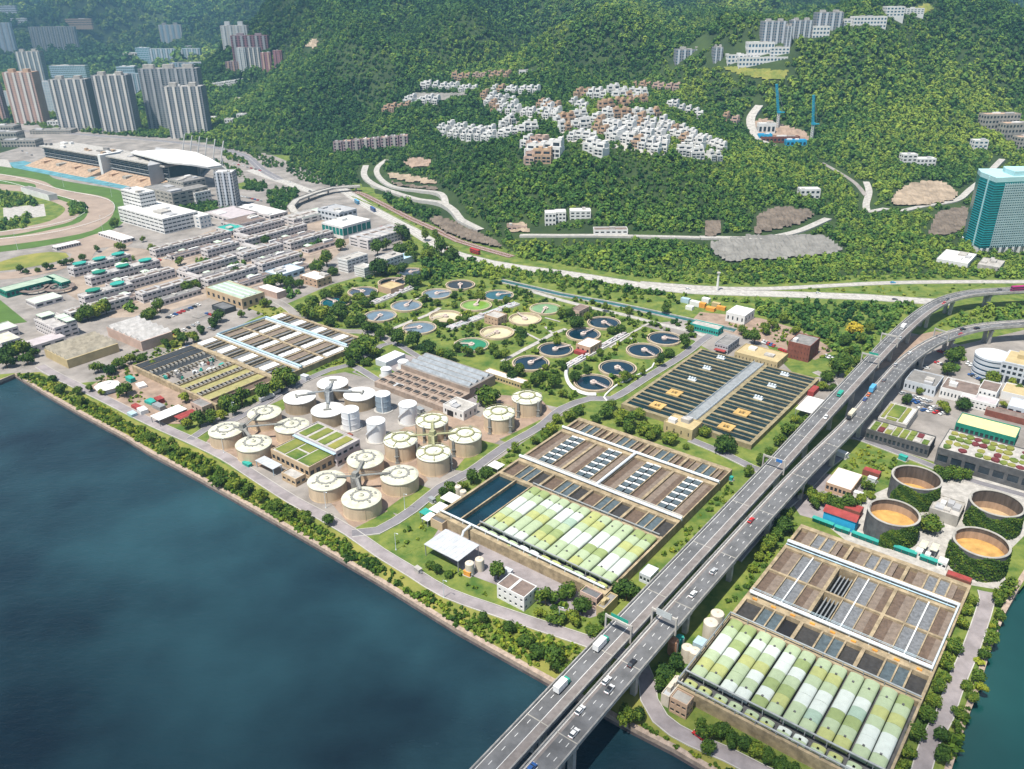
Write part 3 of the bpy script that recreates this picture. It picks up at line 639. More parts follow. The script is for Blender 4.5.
# --- block beside the side channel (three bays)
a0, a1, b0, b1 = -86.0, -17.5, 197.5, 315.0
U0 = [-85.5, -63.0, -40.5]
rM = [c for i, u in enumerate(U0) for c in unit_cells(u, 'grey_media', i % 2)]
rM = [(c[0],c[1],'black',4.2,'empty_cell') if -62.5 < c[0] and c[1] < -55 else c for c in rM]
rU = [c for i, u in enumerate(U0) for c in [(u+.8,u+3.9,'brown_bed',2.0,'small_bed'),(u+3.9,u+7.6,'brown_bed_light',.8,'small_bed'),(u+8.2,u+11.7,'grey_media',.9,'small_bed'),(u+12.5,u+16,'grey_media',.9,'small_bed'),(u+16.6,u+18.8,'brown_bed_light',.8,'small_bed'),(u+18.8,u+22,'brown_bed',2.0,'small_bed')]]
rD = [c for i, u in enumerate(U0) for c in [(u+.8,u+7.6,'dark_bed',1.6,'deep_pit'),(u+8.2,u+11.9,'slate_media',1.2,'plate_settler'),(u+12.4,u+16,'slate_media',1.2,'plate_settler'),(u+16.6,u+22,'black' if i == 0 else 'dark_bed',2.0,'deep_pit')]]
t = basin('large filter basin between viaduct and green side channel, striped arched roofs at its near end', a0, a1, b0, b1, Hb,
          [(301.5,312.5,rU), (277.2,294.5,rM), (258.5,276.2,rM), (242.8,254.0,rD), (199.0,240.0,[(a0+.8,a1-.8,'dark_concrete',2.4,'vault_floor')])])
O0 = (a0, b0)
for i, u in enumerate(U0):
    o = MB(); o.box(u+12.0-a0, u+12.5-a0, 258.5-b0, 294.5-b0, Hb-1.2, Hb+0.15); o.build('walkway', 'white_wall', t)
o = MB()
for k in range(4):
    x = -61.0+1.5*k; o.tube([(x-a0,260-b0,Hb-2.4),(x-a0,293-b0,Hb-2.4)], 0.28, 6)
    o.box(x-a0-.1,x-a0+.1,260-b0,293-b0,Hb-3.9,Hb-2.9)
o.build('scraper', 'metal_grey', t)
for k in range(6):
    x = a0+1.3+k*10.98
    for j in range(2):
        vault(t, x+j*5.25-a0, x+j*5.25+5.05-a0, 205.2-b0, 239.6-b0, Hb-0.8, 1.6, k*2+j)
        vault(t, x+j*5.25+.2-a0, x+j*5.25+4.7-a0, 199.4-b0, 203.2-b0, Hb-1.2, 1.0, 40+k*2+j, nseg=2)
pipe(t, [(-85.5,297.5,6.6),(-18.6,297.5,6.6),(-18.6,257,6.6),(-84.8,257,6.6)], 0.75, 'pale_pipe', O0, zl=Hb)
pipe(t, [(-85.5,296.3,5.6),(-19.6,296.3,5.6)], 0.3, 'steel_blue', O0, zl=Hb)
rail(t, [(-85,260.3,Hb),(-19,260.3,Hb)], O0, m='steel_blue')
for pts in [[(-85.6,199,7),(-85.6,240.6,7),(-18,240.6,7)], [(-85.6,204.2,6.8),(-18,204.2,6.8)], [(-85.6,198.2,6.6),(-18,198.2,6.6)]]: pipe(t, pts, 0.34, 'metal_grey', O0, zl=Hb-1)
o = MB()
for k in range(9):
    for (bb, dx) in ((255.2, 0), (300.0, 4), (298.9, 2)):
        x = -82+dx+k*7.5
        if x < -19.5: o.box(x-a0-.9, x-a0+.9, bb-b0-.35, bb-b0+.35, Hb, Hb+.5)
o.build('valve_housing', 'orange', t)
# --- middle block (four bays, two open black tanks, six pairs of arched roofs)
a0, a1, b0, b1 = -220.0, -129.5, 222.5, 339.5; O0 = (a0, b0)
U1 = [-219.5, -197.0, -174.5, -152.0]
rM = [c for i, u in enumerate(U1) for c in unit_cells(u, 'dark_bed', i % 2)]
rU = [c for i, u in enumerate(U1) for c in [(u+.8,u+4.0,'brown_bed',1.4,'small_bed'),(u+4.3,u+7.6,'brown_bed_light',1.2,'small_bed'),(u+8.2,u+11.7,'slate_media',.8,'small_bed'),(u+12.5,u+16,'slate_media',.8,'small_bed'),(u+16.6,u+19,'brown_bed_light',1.2,'small_bed'),(u+19.3,u+22,'brown_bed',1.4,'small_bed')]]
rD = [c for i, u in enumerate(U1) for c in [(u+.8,u+7.6,'brown_bed',1.6,'deep_pit'),(u+8.2,u+11.7,'slate_media',.8,'plate_settler'),(u+12.3,u+16,'slate_media',.8,'plate_settler'),(u+16.6,u+22,'dark_bed',1.5,'deep_pit')]]
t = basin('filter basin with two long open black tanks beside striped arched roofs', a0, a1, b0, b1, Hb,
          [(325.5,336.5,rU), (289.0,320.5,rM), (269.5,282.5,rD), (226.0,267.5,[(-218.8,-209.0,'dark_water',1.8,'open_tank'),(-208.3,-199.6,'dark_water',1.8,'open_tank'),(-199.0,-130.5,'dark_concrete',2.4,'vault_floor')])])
for u in U1: media(t, u+8.2-a0, u+16-a0, 289-b0, 320.5-b0, Hb, 6)
for k in range(6):
    x = -198.6+k*11.3
    for j in range(2):
        vault(t, x+j*5.4-a0, x+j*5.4+5.2-a0, 230.0-b0, 267.2-b0, Hb-0.8, 1.55, 60+k*2+j)
        vault(t, x+j*5.4+.2-a0, x+j*5.4+4.9-a0, 224.2-b0, 228.2-b0, Hb-1.0, 1.0, 90+k*2+j, nseg=2)
pipe(t, [(-220,323.3,6.2),(-129,323.3,6.2)], 0.7, 'pale_pipe', O0, zl=Hb); pipe(t, [(-220,285.2,6.2),(-129,285.2,6.2)], 0.7, 'pale_pipe', O0, zl=Hb); pipe(t, [(-174.5,285.2,6.2),(-174.5,323.3,6.2)], 0.7, 'pale_pipe', O0, zl=Hb)
pipe(t, [(-219,224.3,7.0),(-199,224.3,7.0),(-131,224.3,6.6)], 0.45, 'pale_pipe', O0, zl=Hb-1); pipe(t, [(-199,229.0,6.5),(-131,229.0,6.5)], 0.3, 'metal_grey', O0, zl=Hb-1); pipe(t, [(-199,268.6,6.4),(-131,268.6,6.4)], 0.3, 'metal_grey', O0, zl=Hb)
pipe(t, [(-200,224.3,7.0),(-200,219,6.4),(-200,216,0.5)], 0.55, 'pale_pipe', O0, legs=False)
rail(t, [(-219,287.6,Hb),(-130,287.6,Hb)], O0, m='pale_pipe')
# --- western block beyond the digesters: white covers, black covers, a works yard and yellow beds
a0, a1, b0, b1 = -488.0, -397.0, 227.5, 348.0; O0 = (a0, b0)
U2 = [-487.5, -465.0, -442.5, -420.0]
cell = lambda u: [(u+.8,u+7.6,'brown_bed_light',.8,'filter_bed'),(u+8.2,u+12,'grey_media',.9,'filter_bed'),(u+12.4,u+16,'dark_bed',1.2,'filter_bed'),(u+16.6,u+22,'slate_media' if u > -430 else 'grey_media',1.0,'filter_bed')]
t = basin('pale filter basin with a bright blue pipe, farthest of the basins from the viaduct', a0, a1, b0, b1, 4.0,
          [(333,346,[c for u in U2 for c in cell(u)]), (311.5,329,[c for u in U2 for c in cell(u)]), (293,310,[c for u in U2 for c in cell(u)]), (273,287.5,[c for u in U2 for c in cell(u)]),
           (229,269.5,[(-487,-479.5,'slate_media',.8,'covered_bed'),(-479,-471.5,'slate_media',.8,'covered_bed'),(-471,-460,'black_cover',1.2,'covered_bed'),(-459.5,-443,'paving',2.5,'works_floor'),(-442.5,-438.5,'black',1.4,'yellow_lane'),(-438,-431.5,'yellow_bed',1.0,'yellow_lane'),(-431,-427,'black',1.4,'yellow_lane'),(-426.5,-419.5,'yellow_bed',1.0,'yellow_lane'),(-419,-415,'black',1.4,'yellow_lane'),(-414.5,-406,'yellow_bed',1.0,'yellow_lane'),(-405.5,-398,'brown_bed',1.4,'yellow_lane')])])
for u in U2:
    for (r0, r1, n) in ((334,345.5,1),(312,328.5,3),(293.5,309.5,3),(273.5,287,1)):
        for k in range(n):
            L = (r1-r0)/n; o = MB(); x = u+1.0 if n == 1 else u+16.8
            o.box(x-a0, x+ (6.2 if n == 1 else 5.0)-a0, r0+L*k+.3-b0, r0+L*(k+1)-(.5 if n > 1 else 1.5)-b0, 3.0, 4.5); o.build('cover', 'white_wall', t)
pipe(t, [(-397,290.3,5.4),(-487,290.3,5.4),(-487,331,5.4),(-400,331,5.4)], 0.8, 'steel_blue', O0, zl=4); o = MB(); o.box(.6,90,61.2,61.9,4,5.0); o.box(.6,90,102.0,102.7,4,5.0); o.build('duct', 'pale_pipe', t)
o = MB()
for x0, x1, n in ((-487,-480,4),(-479,-472,4)): o.box(x0-a0, x1-a0, 2, 41.5, 3.4, 4.1)
o.build('cover', 'black_cover', t)
for x in (-471,-460,-443,-431,-419):
    o = MB(); o.box(x-a0-.4,x-a0,2.5,41.5,2.6,3.9)
    for k in range(14): o.box(x-a0-.4, x-a0+3.5 if x < -465 else x-a0+4.2, 2.5+k*2.85, 2.9+k*2.85, 2.9, 4.3)
    o.build('cross_beam', 'concrete', t)
# --- dark aeration basin with the pale spine walkway
a0, a1, b0, b1 = -212.0, -133.0, 371.0, 472.0; O0 = (a0, b0); pit = (b1-b0-2)/10
rows = []
for k in range(10):
    y = b0+1+k*pit
    rows += [(y+1.5, y+pit*.6, [(a0+2,-174,'tank_water',.45,'aeration_lane'),(-165.5,a1-2,'tank_water',.45,'aeration_lane')]), (y+pit*.6+.35, y+pit-.0, [(a0+2,-174,'tank_water',.45,'aeration_lane'),(-165.5,a1-2,'tank_water',.45,'aeration_lane')])]
t = basin('dark aeration basin of narrow lanes split by a pale spine walkway', a0, a1, b0, b1, 3.0, rows, 'aeration_wall' if mat('aeration_wall',(0.34,0.285,0.17),var=.45,scale=.3,detail=8) else '', 'aeration_basin')
o = MB(); o.box(37.5,44,0.5,100.5,2.9,3.5); o.build('spine_walkway', 'metal_grey', t)
rail(t, [(-174.2,372,3.5),(-174.2,471,3.5)], O0, m='pale_pipe'); rail(t, [(-168.2,372,3.5),(-168.2,471,3.5)], O0, m='pale_pipe')
for (ax) in (-194, -151.8):
    for j, bb in enumerate((381.4, 401.8, 424.3, 444.5, 464.5)):
        o = MB()
        if j < 2:
            o.box(ax-a0-4, ax-a0+4, bb-b0-3.6, bb-b0-1.6, 2.6, 3.5); o.box(ax-a0-4, ax-a0+4, bb-b0+1.6, bb-b0+3.6, 2.6, 3.5); o.box(ax-a0-4, ax-a0-1.6, bb-b0-1.6, bb-b0+1.6, 2.6, 3.5); o.box(ax-a0+1.6, ax-a0+4, bb-b0-1.6, bb-b0+1.6, 2.6, 3.5); o.cyl(ax-a0, bb-b0, .9, .7, 2.0, 4.4, 10)
            o.build('mixer_platform', 'orange_tan' if 'orange_tan' in MATS else mat('orange_tan', (0.58,0.38,0.14), var=0.25).name, t)
        else:
            o.box(ax-a0-2.6, ax-a0+2.6, bb-b0-1.3, bb-b0+1.3, 3.0, 3.5)
            for k in range(3): o.box(ax-a0-2.2+k*1.7, ax-a0-1.1+k*1.7, bb-b0-.6, bb-b0+.6, 3.5, 4.9)
            o.build('blower', 'pale_pipe', t)
o = MB()
for k in range(10):
    y = 1+k*pit+pit*.55
    for x in range(39): o.box(47+x*.82,47.14+x*.82,y-.05,y+.05,3.0,3.7) if x % 3 == 0 else None
o.build('lane_post', 'metal_grey', t)
# ------------------------------------------------------------------ round settling tanks
for nm, c in [('water_navy',(0.005,0.028,0.048)),('water_silver_sheen',(0.16,0.22,0.27)),('water_teal',(0.01,0.10,0.13)),('water_lime',(0.20,0.36,0.05)),('water_emerald',(0.02,0.22,0.10)),('water_mint',(0.19,0.34,0.15)),('dry_floor',(0.60,0.55,0.36)),('water_black',(0.01,0.016,0.02)),('water_slate',(0.07,0.10,0.14))]:  # the silver tone puts the water's reflection into its base colour
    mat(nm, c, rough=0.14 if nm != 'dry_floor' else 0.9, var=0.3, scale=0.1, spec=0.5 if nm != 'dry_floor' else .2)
mat('tank_rim', (0.52,0.42,0.30), var=0.25, scale=0.4); mat('pink_bridge', (0.60,0.50,0.45), var=0.15, scale=0.4)
CLAR = [(530.8,363.3,'water_navy',(541,358),'round settling tank of dark blue water, nearest the long white office row'),
 (555.3,349.7,'water_navy',(569,346),'dark blue settling tank touching the left wall of the red patched pump house'),
 (583.3,334.4,'water_navy',(592.5,329.5),'dark blue settling tank directly behind the red patched pump house'),
 (603.9,323,'water_navy',(612,327),'round settling tank of dark blue water nearest the brown roofed hut by the canal'),
 (593.4,382.9,'water_navy',(608,388.5),'largest looking dark round settling tank, nearest the near corner of the aeration basin'),
 (617.5,368.2,'water_navy',(625,373),'dark round settling tank between the curved white duct and the aeration basin road'),
 (644.2,350.6,'water_navy',(654,355.5),'dark settling tank with trees at its right rim, before the straight bridge one'),
 (664.5,338.7,'water_navy',(679,340),'dark round settling tank with a straight bridge to its right rim, nearest the canal shed'),
 (380.3,316,'water_silver_sheen',(375,320),'round settling tank with silvery water nearest the white covered filter basin'),
 (406.5,306,'water_silver_sheen',(411,301),'round settling tank with silvery water between the small path and the lilac pipe yard'),
 (335.6,302.5,'water_teal',(326,298.5),'leftmost round settling tank, half bright blue half grey, behind trees'),
 (362.8,292,'water_slate',(350,288),'slate grey round settling tank behind trees, right of the half blue one'),
 (392.5,282.5,'water_black',(400,279),'dark round settling tank behind the small peach valve house'),
 (411,272.5,'water_slate',(416,271),'smallest looking grey blue settling tank below the pale school block'),
 (460.3,285,'water_black',(460,289),'black round settling tank at the edge of the dense wood'),
 (437,294,'water_silver_sheen',(447,292),'silvery round settling tank left of the black one'),
 (498.4,295.5,'water_teal',(509,293.5),'teal round settling tank below the pale drive at the wood edge'),
 (476,305.5,'water_lime',(479.5,299),'bright yellow green round settling tank'),
 (445.6,316.5,'dry_floor',(434,318),'empty cream round settling tank beside the low hedge of bushes'),
 (419.5,328,'water_silver_sheen',(403.5,329),'silvery round settling tank left of the empty tank with bushes'),
 (497,332.6,'dry_floor',(487,336),'empty cream round settling tank in front of the peach pump house'),
 (471.5,345,'water_emerald',(455.5,343.5),'emerald green round settling tank nearest the brown roofed filter house'),
 (525,319,'dry_floor',(516,312),'empty cream round settling tank behind the peach pump house'),
 (545.6,308.8,'water_mint',(542,313),'pale mint green round settling tank')]
RC_ = 11.3
for u, v, wm, ep, lab in CLAR:
    x, y = G(u, v, 0.9); ex, ey = G(ep[0], ep[1], 1.6); an = atan2(ey-y, ex-x)
    t = thing('settling_tank', lab, 'settling tank', (x, y, 0), an); CLEAR_PT.append((x, y, RC_+2.5))
    o = MB(); o.ring(0, 0, RC_, RC_+0.9, 0, 1.5, 44, zi=0.2); o.build('rim_wall', 'tank_rim', t)
    o = MB(); o.ring(0, 0, RC_-1.1, RC_-0.8, 0.8, 1.2, 44, zi=0.8); o.build('weir', 'tank_rim', t)
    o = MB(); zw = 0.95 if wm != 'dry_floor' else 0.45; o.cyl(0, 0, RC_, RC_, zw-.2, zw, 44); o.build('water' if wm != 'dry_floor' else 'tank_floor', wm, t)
    o = MB(); o.cyl(0, 0, 2.1, 2.1, 0.4, 2.0, 20, cap=True); o.cyl(0, 0, .9, .9, 2.0, 2.9, 12); o.build('centre_well', 'pink_bridge', t)
    o = MB(); o.box(1.0, RC_+0.6, -0.55, 0.55, 1.75, 2.1)
    for s in (-.5, .5): o.box(1.0, RC_+.6, s-.05, s+.05, 2.7, 2.8); [o.box(1+k*2, 1.1+k*2, s-.05, s+.05, 2.1, 2.7) for k in range(6)]
    o.build('scraper_bridge', 'pink_bridge', t)
# ------------------------------------------------------------------ digesters
mat('digester_wall', (0.64,0.50,0.345), var=0.22, scale=0.25, streak=(1,1,0.2)); mat('walk_grey', (0.27,0.27,0.25), var=0.3, scale=0.6)
mat('olive_frame', (0.36,0.36,0.20), var=0.25, scale=0.5); mat('tank_white', (0.78,0.79,0.80), var=0.1, scale=0.2, streak=(1,1,.3), rough=.5); mat('tank_bluegrey', (0.30,0.37,0.43), var=0.2, scale=0.2, rough=.5)
def digester(kind, h, r):
    t = thing('digester_tank', 'x', 'digester')
    o = MB(); o.cyl(0, 0, r, r, -0.3, h-.35, 48); o.cyl(0,0,r+.12,r+.12,-.3,.5,48)
    if kind != 'flat': [o.box(r*cos(k*pi/6)-.12, r*cos(k*pi/6)+.12, r*sin(k*pi/6)-.12, r*sin(k*pi/6)+.12, 0, h-.4) for k in range(0, 12, 3)]
    o.build('wall', 'digester_wall' if kind != 'flat' else mat('flat_tank_wall', (0.40,0.32,0.22), var=.25, scale=.3, streak=(1,1,.2)).name, t)
    o = MB(); o.cyl(0, 0, r+.3, r+.3, h-.4, h, 48, cap=False); o.dome(0, 0, r+.3, h, 1.1 if kind != 'flat' else .5, 48, 3); rf = o.build('roof', 'cream_roof' if kind == 'ring' else 'white_wall' if kind == 'flat' else mat('frame_roof', (0.72,0.72,0.60), var=.15, scale=.4).name, t)
    if kind == 'ring':
        o = MB(); o.ring(0, 0, r*.45, r*.58, h+.75, h+1.1, 8)
        for k in range(8): a = pi*k/4+.39; o.box(r*.57*cos(a)-.3, r*.57*cos(a)+.3, r*.57*sin(a)-.3, r*.57*sin(a)+.3, h+.7, h+1.3)
        o.build('ring_walkway', 'walk_grey', rf)
        o = MB(); o.cyl(0, 0, 1.3, 1.1, h+1.0, h+1.9, 14); o.box(-.4,.4,-.4,.4,h+1.9,h+2.5); o.build('gas_dome', 'cream_roof', rf)
        o = MB()
        for (x, y) in ((r*.72, .8), (-r*.66,-2.8), (.5, -r*.74)): o.box(x-.9,x+.9,y-.5,y+.5,h+.4,h+1.0)
        o.build('hatch', 'walk_grey', rf)
    elif kind == 'frame':
        o = MB(); o.ring(0, 0, r*.5, r*.6, h+1.3, h+1.6, 12)
        for k in range(6): a = pi*k/3; o.bar((r*.55*cos(a), r*.55*sin(a), h+.4), (r*.55*cos(a), r*.55*sin(a), h+2.3), .25, .25); o.bar((r*.58*cos(a), r*.58*sin(a), h+1.5), (r*1.02*cos(a), r*1.02*sin(a), h+.5), .35, .3)
        o.ring(0, 0, r*.98, r*1.0, h+1.0, h+1.15, 48); o.ring(0, 0, r*.54, r*.55, h+2.2, h+2.35, 12); o.build('roof_frame', 'olive_frame', rf)
        o = MB(); o.cyl(0, 0, 2.0, 1.7, h+.8, h+1.9, 16); o.build('gas_dome', 'frame_roof', rf)
        for a in (-1.9, -0.55, .8):
            o = MB(); x, y = (r+.55)*cos(a), (r+.55)*sin(a); o.box(x-.65,x+.65,y-.5,y+.5,0,h+.3); o.box(x-1.1,x+1.1,y-.8,y+.8,h*.45,h*.45+.25); o.box(x-1.0,x+1.0,y-.8,y+.8,0,.8); o.build('riser_pipe', 'walk_grey', t)
    else:
        o = MB(); o.bar((-r*.1,0,h+1.0),(r*1.05,0,h+1.2),1.4,.3); o.box(-r*.2-.5,-r*.2+.5,-2.2,2.2,h+.6,h+1.4); o.build('walkway', 'walk_grey', t)
    return t
dA = digester('ring', 7.4, 9.0); dC = digester('frame', 9.2, 8.5); dB = digester('flat', 7.4, 9.0)
HUBS = {'a': (243.5,433), 'b': (356,482), 'c': (433,443), 'd': (329,396)}
DIG = [(dA,226.0,429,'a','cream roofed digester nearest the river, with the riverside road curving round it'),(dA,253.4,442.5,'a','cream roofed digester beside the teal skip and the blue canopy'),(dA,264.2,411.7,'a','cream roofed digester farthest back of the left group of four'),(dA,291.7,424.6,'a','cream roofed digester touching the roof garden building'),
 (dA,326.7,479.4,'b','cream roofed digester under the roof garden building wall, next to a blue awning'),(dA,361.4,496.6,'b','cream roofed digester at the front, nearest the riverside trees'),(dA,365.3,458,'b','cream roofed digester in front of the white tank with a spiral stair'),(dA,399.4,473.9,'b','cream roofed digester at the road bend, right of the front one'),
 (dC,432,419.7,'c','digester under an olive roof frame, behind its group beside the white control house'),(dC,465,434,'c','digester under an olive roof frame at the right corner of its group of four'),(dC,433.6,452,'c','digester under an olive roof frame at the front of its group of four'),(dC,400.6,438.7,'c','digester under an olive roof frame right of the white spiral stair tank'),
 (dC,499,412,None,'left one of the two separate olive framed digesters'),(dC,527,396.5,None,'right one of the two separate olive framed digesters, at the road corner'),
 (dB,332.5,382,'d','flat white roofed digester at the back, by the road fork'),(dB,359.4,393,'d','flat white roofed digester left of the blue grey gas tank'),(dB,327.5,408.7,'d','flat white roofed digester at the front, behind the white banded tank'),(dB,299.4,396.3,'d','flat white roofed digester nearest the yellow beds')]
used = set()
for proto, u, v, hb, lab in DIG:
    h = 9.2 if proto is dC else 7.4; x, y = G(u, v, h+.4); CLEAR_PT.append((x, y, 12))
    if hb: hx, hy = G(*HUBS[hb], 5); an = atan2(hy-y, hx-x)
    else: an = ROT+.4
    if proto in used: dup(proto, (x,y,0), an, lab)
    else: proto.location = (x,y,0); proto.rotation_euler = (0,0,an); proto['label'] = lab; used.add(proto)
for k, (lab, hh) in {'a': ('grey stair hub with bridges between the left four cream digesters',8.4), 'b': ('grey stair hub with bridges between the front four cream digesters',8.4), 'c': ('olive stair hub between the four framed digesters',10.2), 'd': ('white roofed stair hub with long bridges between the flat white digesters',8.4)}.items():
    hx, hy = G(*HUBS[k], 5); t = thing('access_hub', lab, 'stair tower', (hx, hy, 0), ROT+.3)
    mt = 'olive_frame' if k == 'c' else 'walk_grey' if k != 'd' else 'metal_grey'
    o = MB(); o.cyl(0,0,2.6,2.6,0,hh,8); o.box(-1.3,1.3,-1.3,1.3,hh,hh+2.2); o.build('stair_tower', mt, t)
    rr = Matrix.Rotation(-(ROT+.3), 3, 'Z')
    for proto, u, v, hb, _ in DIG:
        if hb == k:
            h = 9.2 if proto is dC else 7.4; x, y = G(u, v, h+.4); d = Vector((x-hx, y-hy, 0)); L = d.length; d = rr@d.normalized()
            o = MB(); o.bar(tuple(d*2.2+Vector((0,0,hh+.2))), tuple(d*(L-4.6)+Vector((0,0,h+1.6))), 1.5, .3)
            sd = Vector((-d.y, d.x, 0))*.7
            for s in (1,-1): o.bar(tuple(d*2.2+sd*s+Vector((0,0,hh+1.2))), tuple(d*(L-4.6)+sd*s+Vector((0,0,h+2.5))), .12, .12)
            o.build('foot_bridge', mt, t)
# ------------------------------------------------------------------ upright gas and storage tanks
def storage(lab, u, v, r, h, m, kind):
    x, y = G(u, v, h); t = thing('storage_tank', lab, 'storage tank', (x, y, 0), ROT); CLEAR_PT.append((x, y, r+3))
    o = MB(); o.cyl(0,0,r,r,0,h-.25,36)
    if kind == 'band': [o.cyl(0,0,r+.14,r+.14,z,z+.5,36) for z in (h*.3, h*.62)]
    o.build('wall', m, t)
    o = MB(); o.cyl(0,0,r+.15,r+.15,h-.25,h,36,cap=False); o.dome(0,0,r+.15,h,.7,36,3); o.build('roof', 'tank_white', t)
    o = MB(); o.cyl(0,0,r+1.3,r+1.3,-.1,.35,36); o.build('base_slab', 'pale_concrete', t)
    if kind == 'spiral':
        n = 26; vs = []; fs = []; o = MB(); A0 = -2.75
        for i in range(n+1):
            a = A0+2.05*i/n; z = h*.98*i/n; vs += [((r+.05)*cos(a),(r+.05)*sin(a),z),((r+.95)*cos(a),(r+.95)*sin(a),z),((r+.95)*cos(a),(r+.95)*sin(a),z+.9),((r+.05)*cos(a),(r+.05)*sin(a),z-.15)]
        for i in range(n): p = 4*i; q = p+4; fs += [(p,p+1,q+1,q),(p+1,p+2,q+2,q+1),(p+3,q+3,q+1,p+1)]
        o.add(vs, fs); o.build('spiral_stair', 'tank_white', t)
    if kind == 'band':
        o = MB(); a = -.9; o.box(r*cos(a)-.1,r*cos(a)+.5,r*sin(a)-.5,r*sin(a)+.5,0,h); o.build('ladder', 'pale_pipe', t)
storage('white storage tank with two bands beside the roof garden building', 349.7, 409, 4.9, 11.5, 'tank_white', 'band')
storage('blue grey banded storage tank with a white top', 382.5, 393.5, 4.4, 10.5, 'tank_bluegrey', 'band')
storage('white storage tank with a spiral stair, nearest the viewer of the pair', 375.6, 420.5, 5.0, 11.5, 'tank_white', 'spiral')
storage('white storage tank with a spiral stair, left of the framed digesters', 407.7, 403.5, 5.0, 11.5, 'tank_white', 'spiral')
storage('low white storage tank on the lawn below the white shed', 386, 368.5, 3.4, 5.0, 'tank_white', 'plain')
storage('low white storage tank against the ridged filter house', 403, 361, 3.4, 5.0, 'tank_white', 'plain')
# ------------------------------------------------------------------ four open tanks with climbing plants
mat('ochre_floor', (0.60,0.35,0.11), var=0.4, scale=0.2, detail=8); mat('tan_floor', (0.52,0.38,0.22), var=0.25, scale=0.25); mat('stained_wall', (0.13,0.105,0.09), var=0.5, scale=0.5, detail=8, streak=(1,1,.15)); mat('inner_tan', (0.44,0.31,0.22), var=0.3, scale=0.5, streak=(1,1,.2))
IVY = []
for lab, u, v, r, fm, fz, ivy in [('open round tank with dark stained inside and little orange floor beside the lawn',917,477,10.9,'ochre_floor',2.0,(-3.0,-0.6)),
    ('open ivy clad round tank with bright orange floor, next to the blue and red shed',894,512,10.7,'ochre_floor',6.2,(-2.35,.9)),
    ('open round tank with a dull tan floor below the long grey hall',997,502.7,11.0,'tan_floor',2.5,(-3.4,.3)),
    ('open ivy clad round tank with smooth sandy orange floor, nearest the viewer',981.7,541.8,10.8,'ochre_floor',6.4,(-3.9,1.0))]:
    H_ = 12.0; x, y = G(u, v, H_); t = thing('open_tank', lab, 'open tank', (x, y, 0), 0); CLEAR_PT.append((x, y, r+2))
    o = MB(); o.ring(0,0,r-.6,r,0,H_-.3,56,0,1,zi=fz+ (3.0 if fz > 4 else 3.4)); o.ring(0,0,r-.8,r+.15,H_-.3,H_,56,2); o.ring(0,0,r-.62,r-.1,fz,fz+3.4,56,3); o.build('wall', ['dark_concrete','stained_wall','concrete','inner_tan'], t)
    o = MB(); o.cyl(0,0,r-.6,r-.6,fz-.4,fz,56); o.build('tank_floor', fm, t)
    o = MB(); o.tube([(-(r-1.0)*.8,(r-1)*.6-.1,fz),(-(r-1.0)*.8,(r-1)*.6-.1,H_+.4)], .22, 6); o.build('pipe', 'pale_concrete', t)
    IVY.append((t, r, H_, ivy))
# ------------------------------------------------------------------ buildings
mat('window_glass', (0.035,0.05,0.065), rough=0.2, var=0.4, scale=0.4, spec=0.5); mat('blue_glass', (0.05,0.15,0.24), rough=0.2, var=0.35, scale=0.2, spec=0.5); mat('teal_glass', (0.01,0.20,0.22), rough=0.22, var=0.3, scale=0.2, spec=0.5)
mat('tan_wall', (0.50,0.40,0.22), var=0.2, scale=0.2); mat('sheet_grey', (0.50,0.52,0.54), var=0.15, scale=0.3, rough=.6); mat('green_roof', (0.38,0.47,0.37), var=0.2, scale=0.2); mat('tile_brown', (0.23,0.175,0.15), var=0.35, scale=0.3)
mat('peach_wall', (0.52,0.36,0.25), var=0.18, scale=0.2); mat('lilac_wall', (0.50,0.45,0.46), var=0.18, scale=0.2); mat('mauve_wall', (0.36,0.27,0.29), var=0.2, scale=0.1); mat('pale_green_roof', (0.52,0.62,0.50), var=0.15, scale=0.3)
mat('grey_wall', (0.42,0.42,0.43), var=0.18, scale=0.1); mat('cool_wall', (0.55,0.58,0.62), var=0.15, scale=0.1); mat('stand_front', (0.04,0.075,0.095), rough=.3, var=0.4, scale=0.2); mat('seat_tan', (0.56,0.41,0.29), var=0.4, scale=0.25, detail=8); mat('aqua_paving', (0.13,0.33,0.39), var=0.45, scale=0.09)
mat('garden_soil', (0.16,0.10,0.05), var=0.4, scale=0.4)
def parapet(o, x0, x1, y0, y1, z, h, th, m):
    o.box(x0,x1,y0,y0+th,z,z+h,m); o.box(x0,x1,y1-th,y1,z,z+h,m); o.box(x0,x0+th,y0+th,y1-th,z,z+h,m); o.box(x1-th,x1,y0+th,y1-th,z,z+h,m)
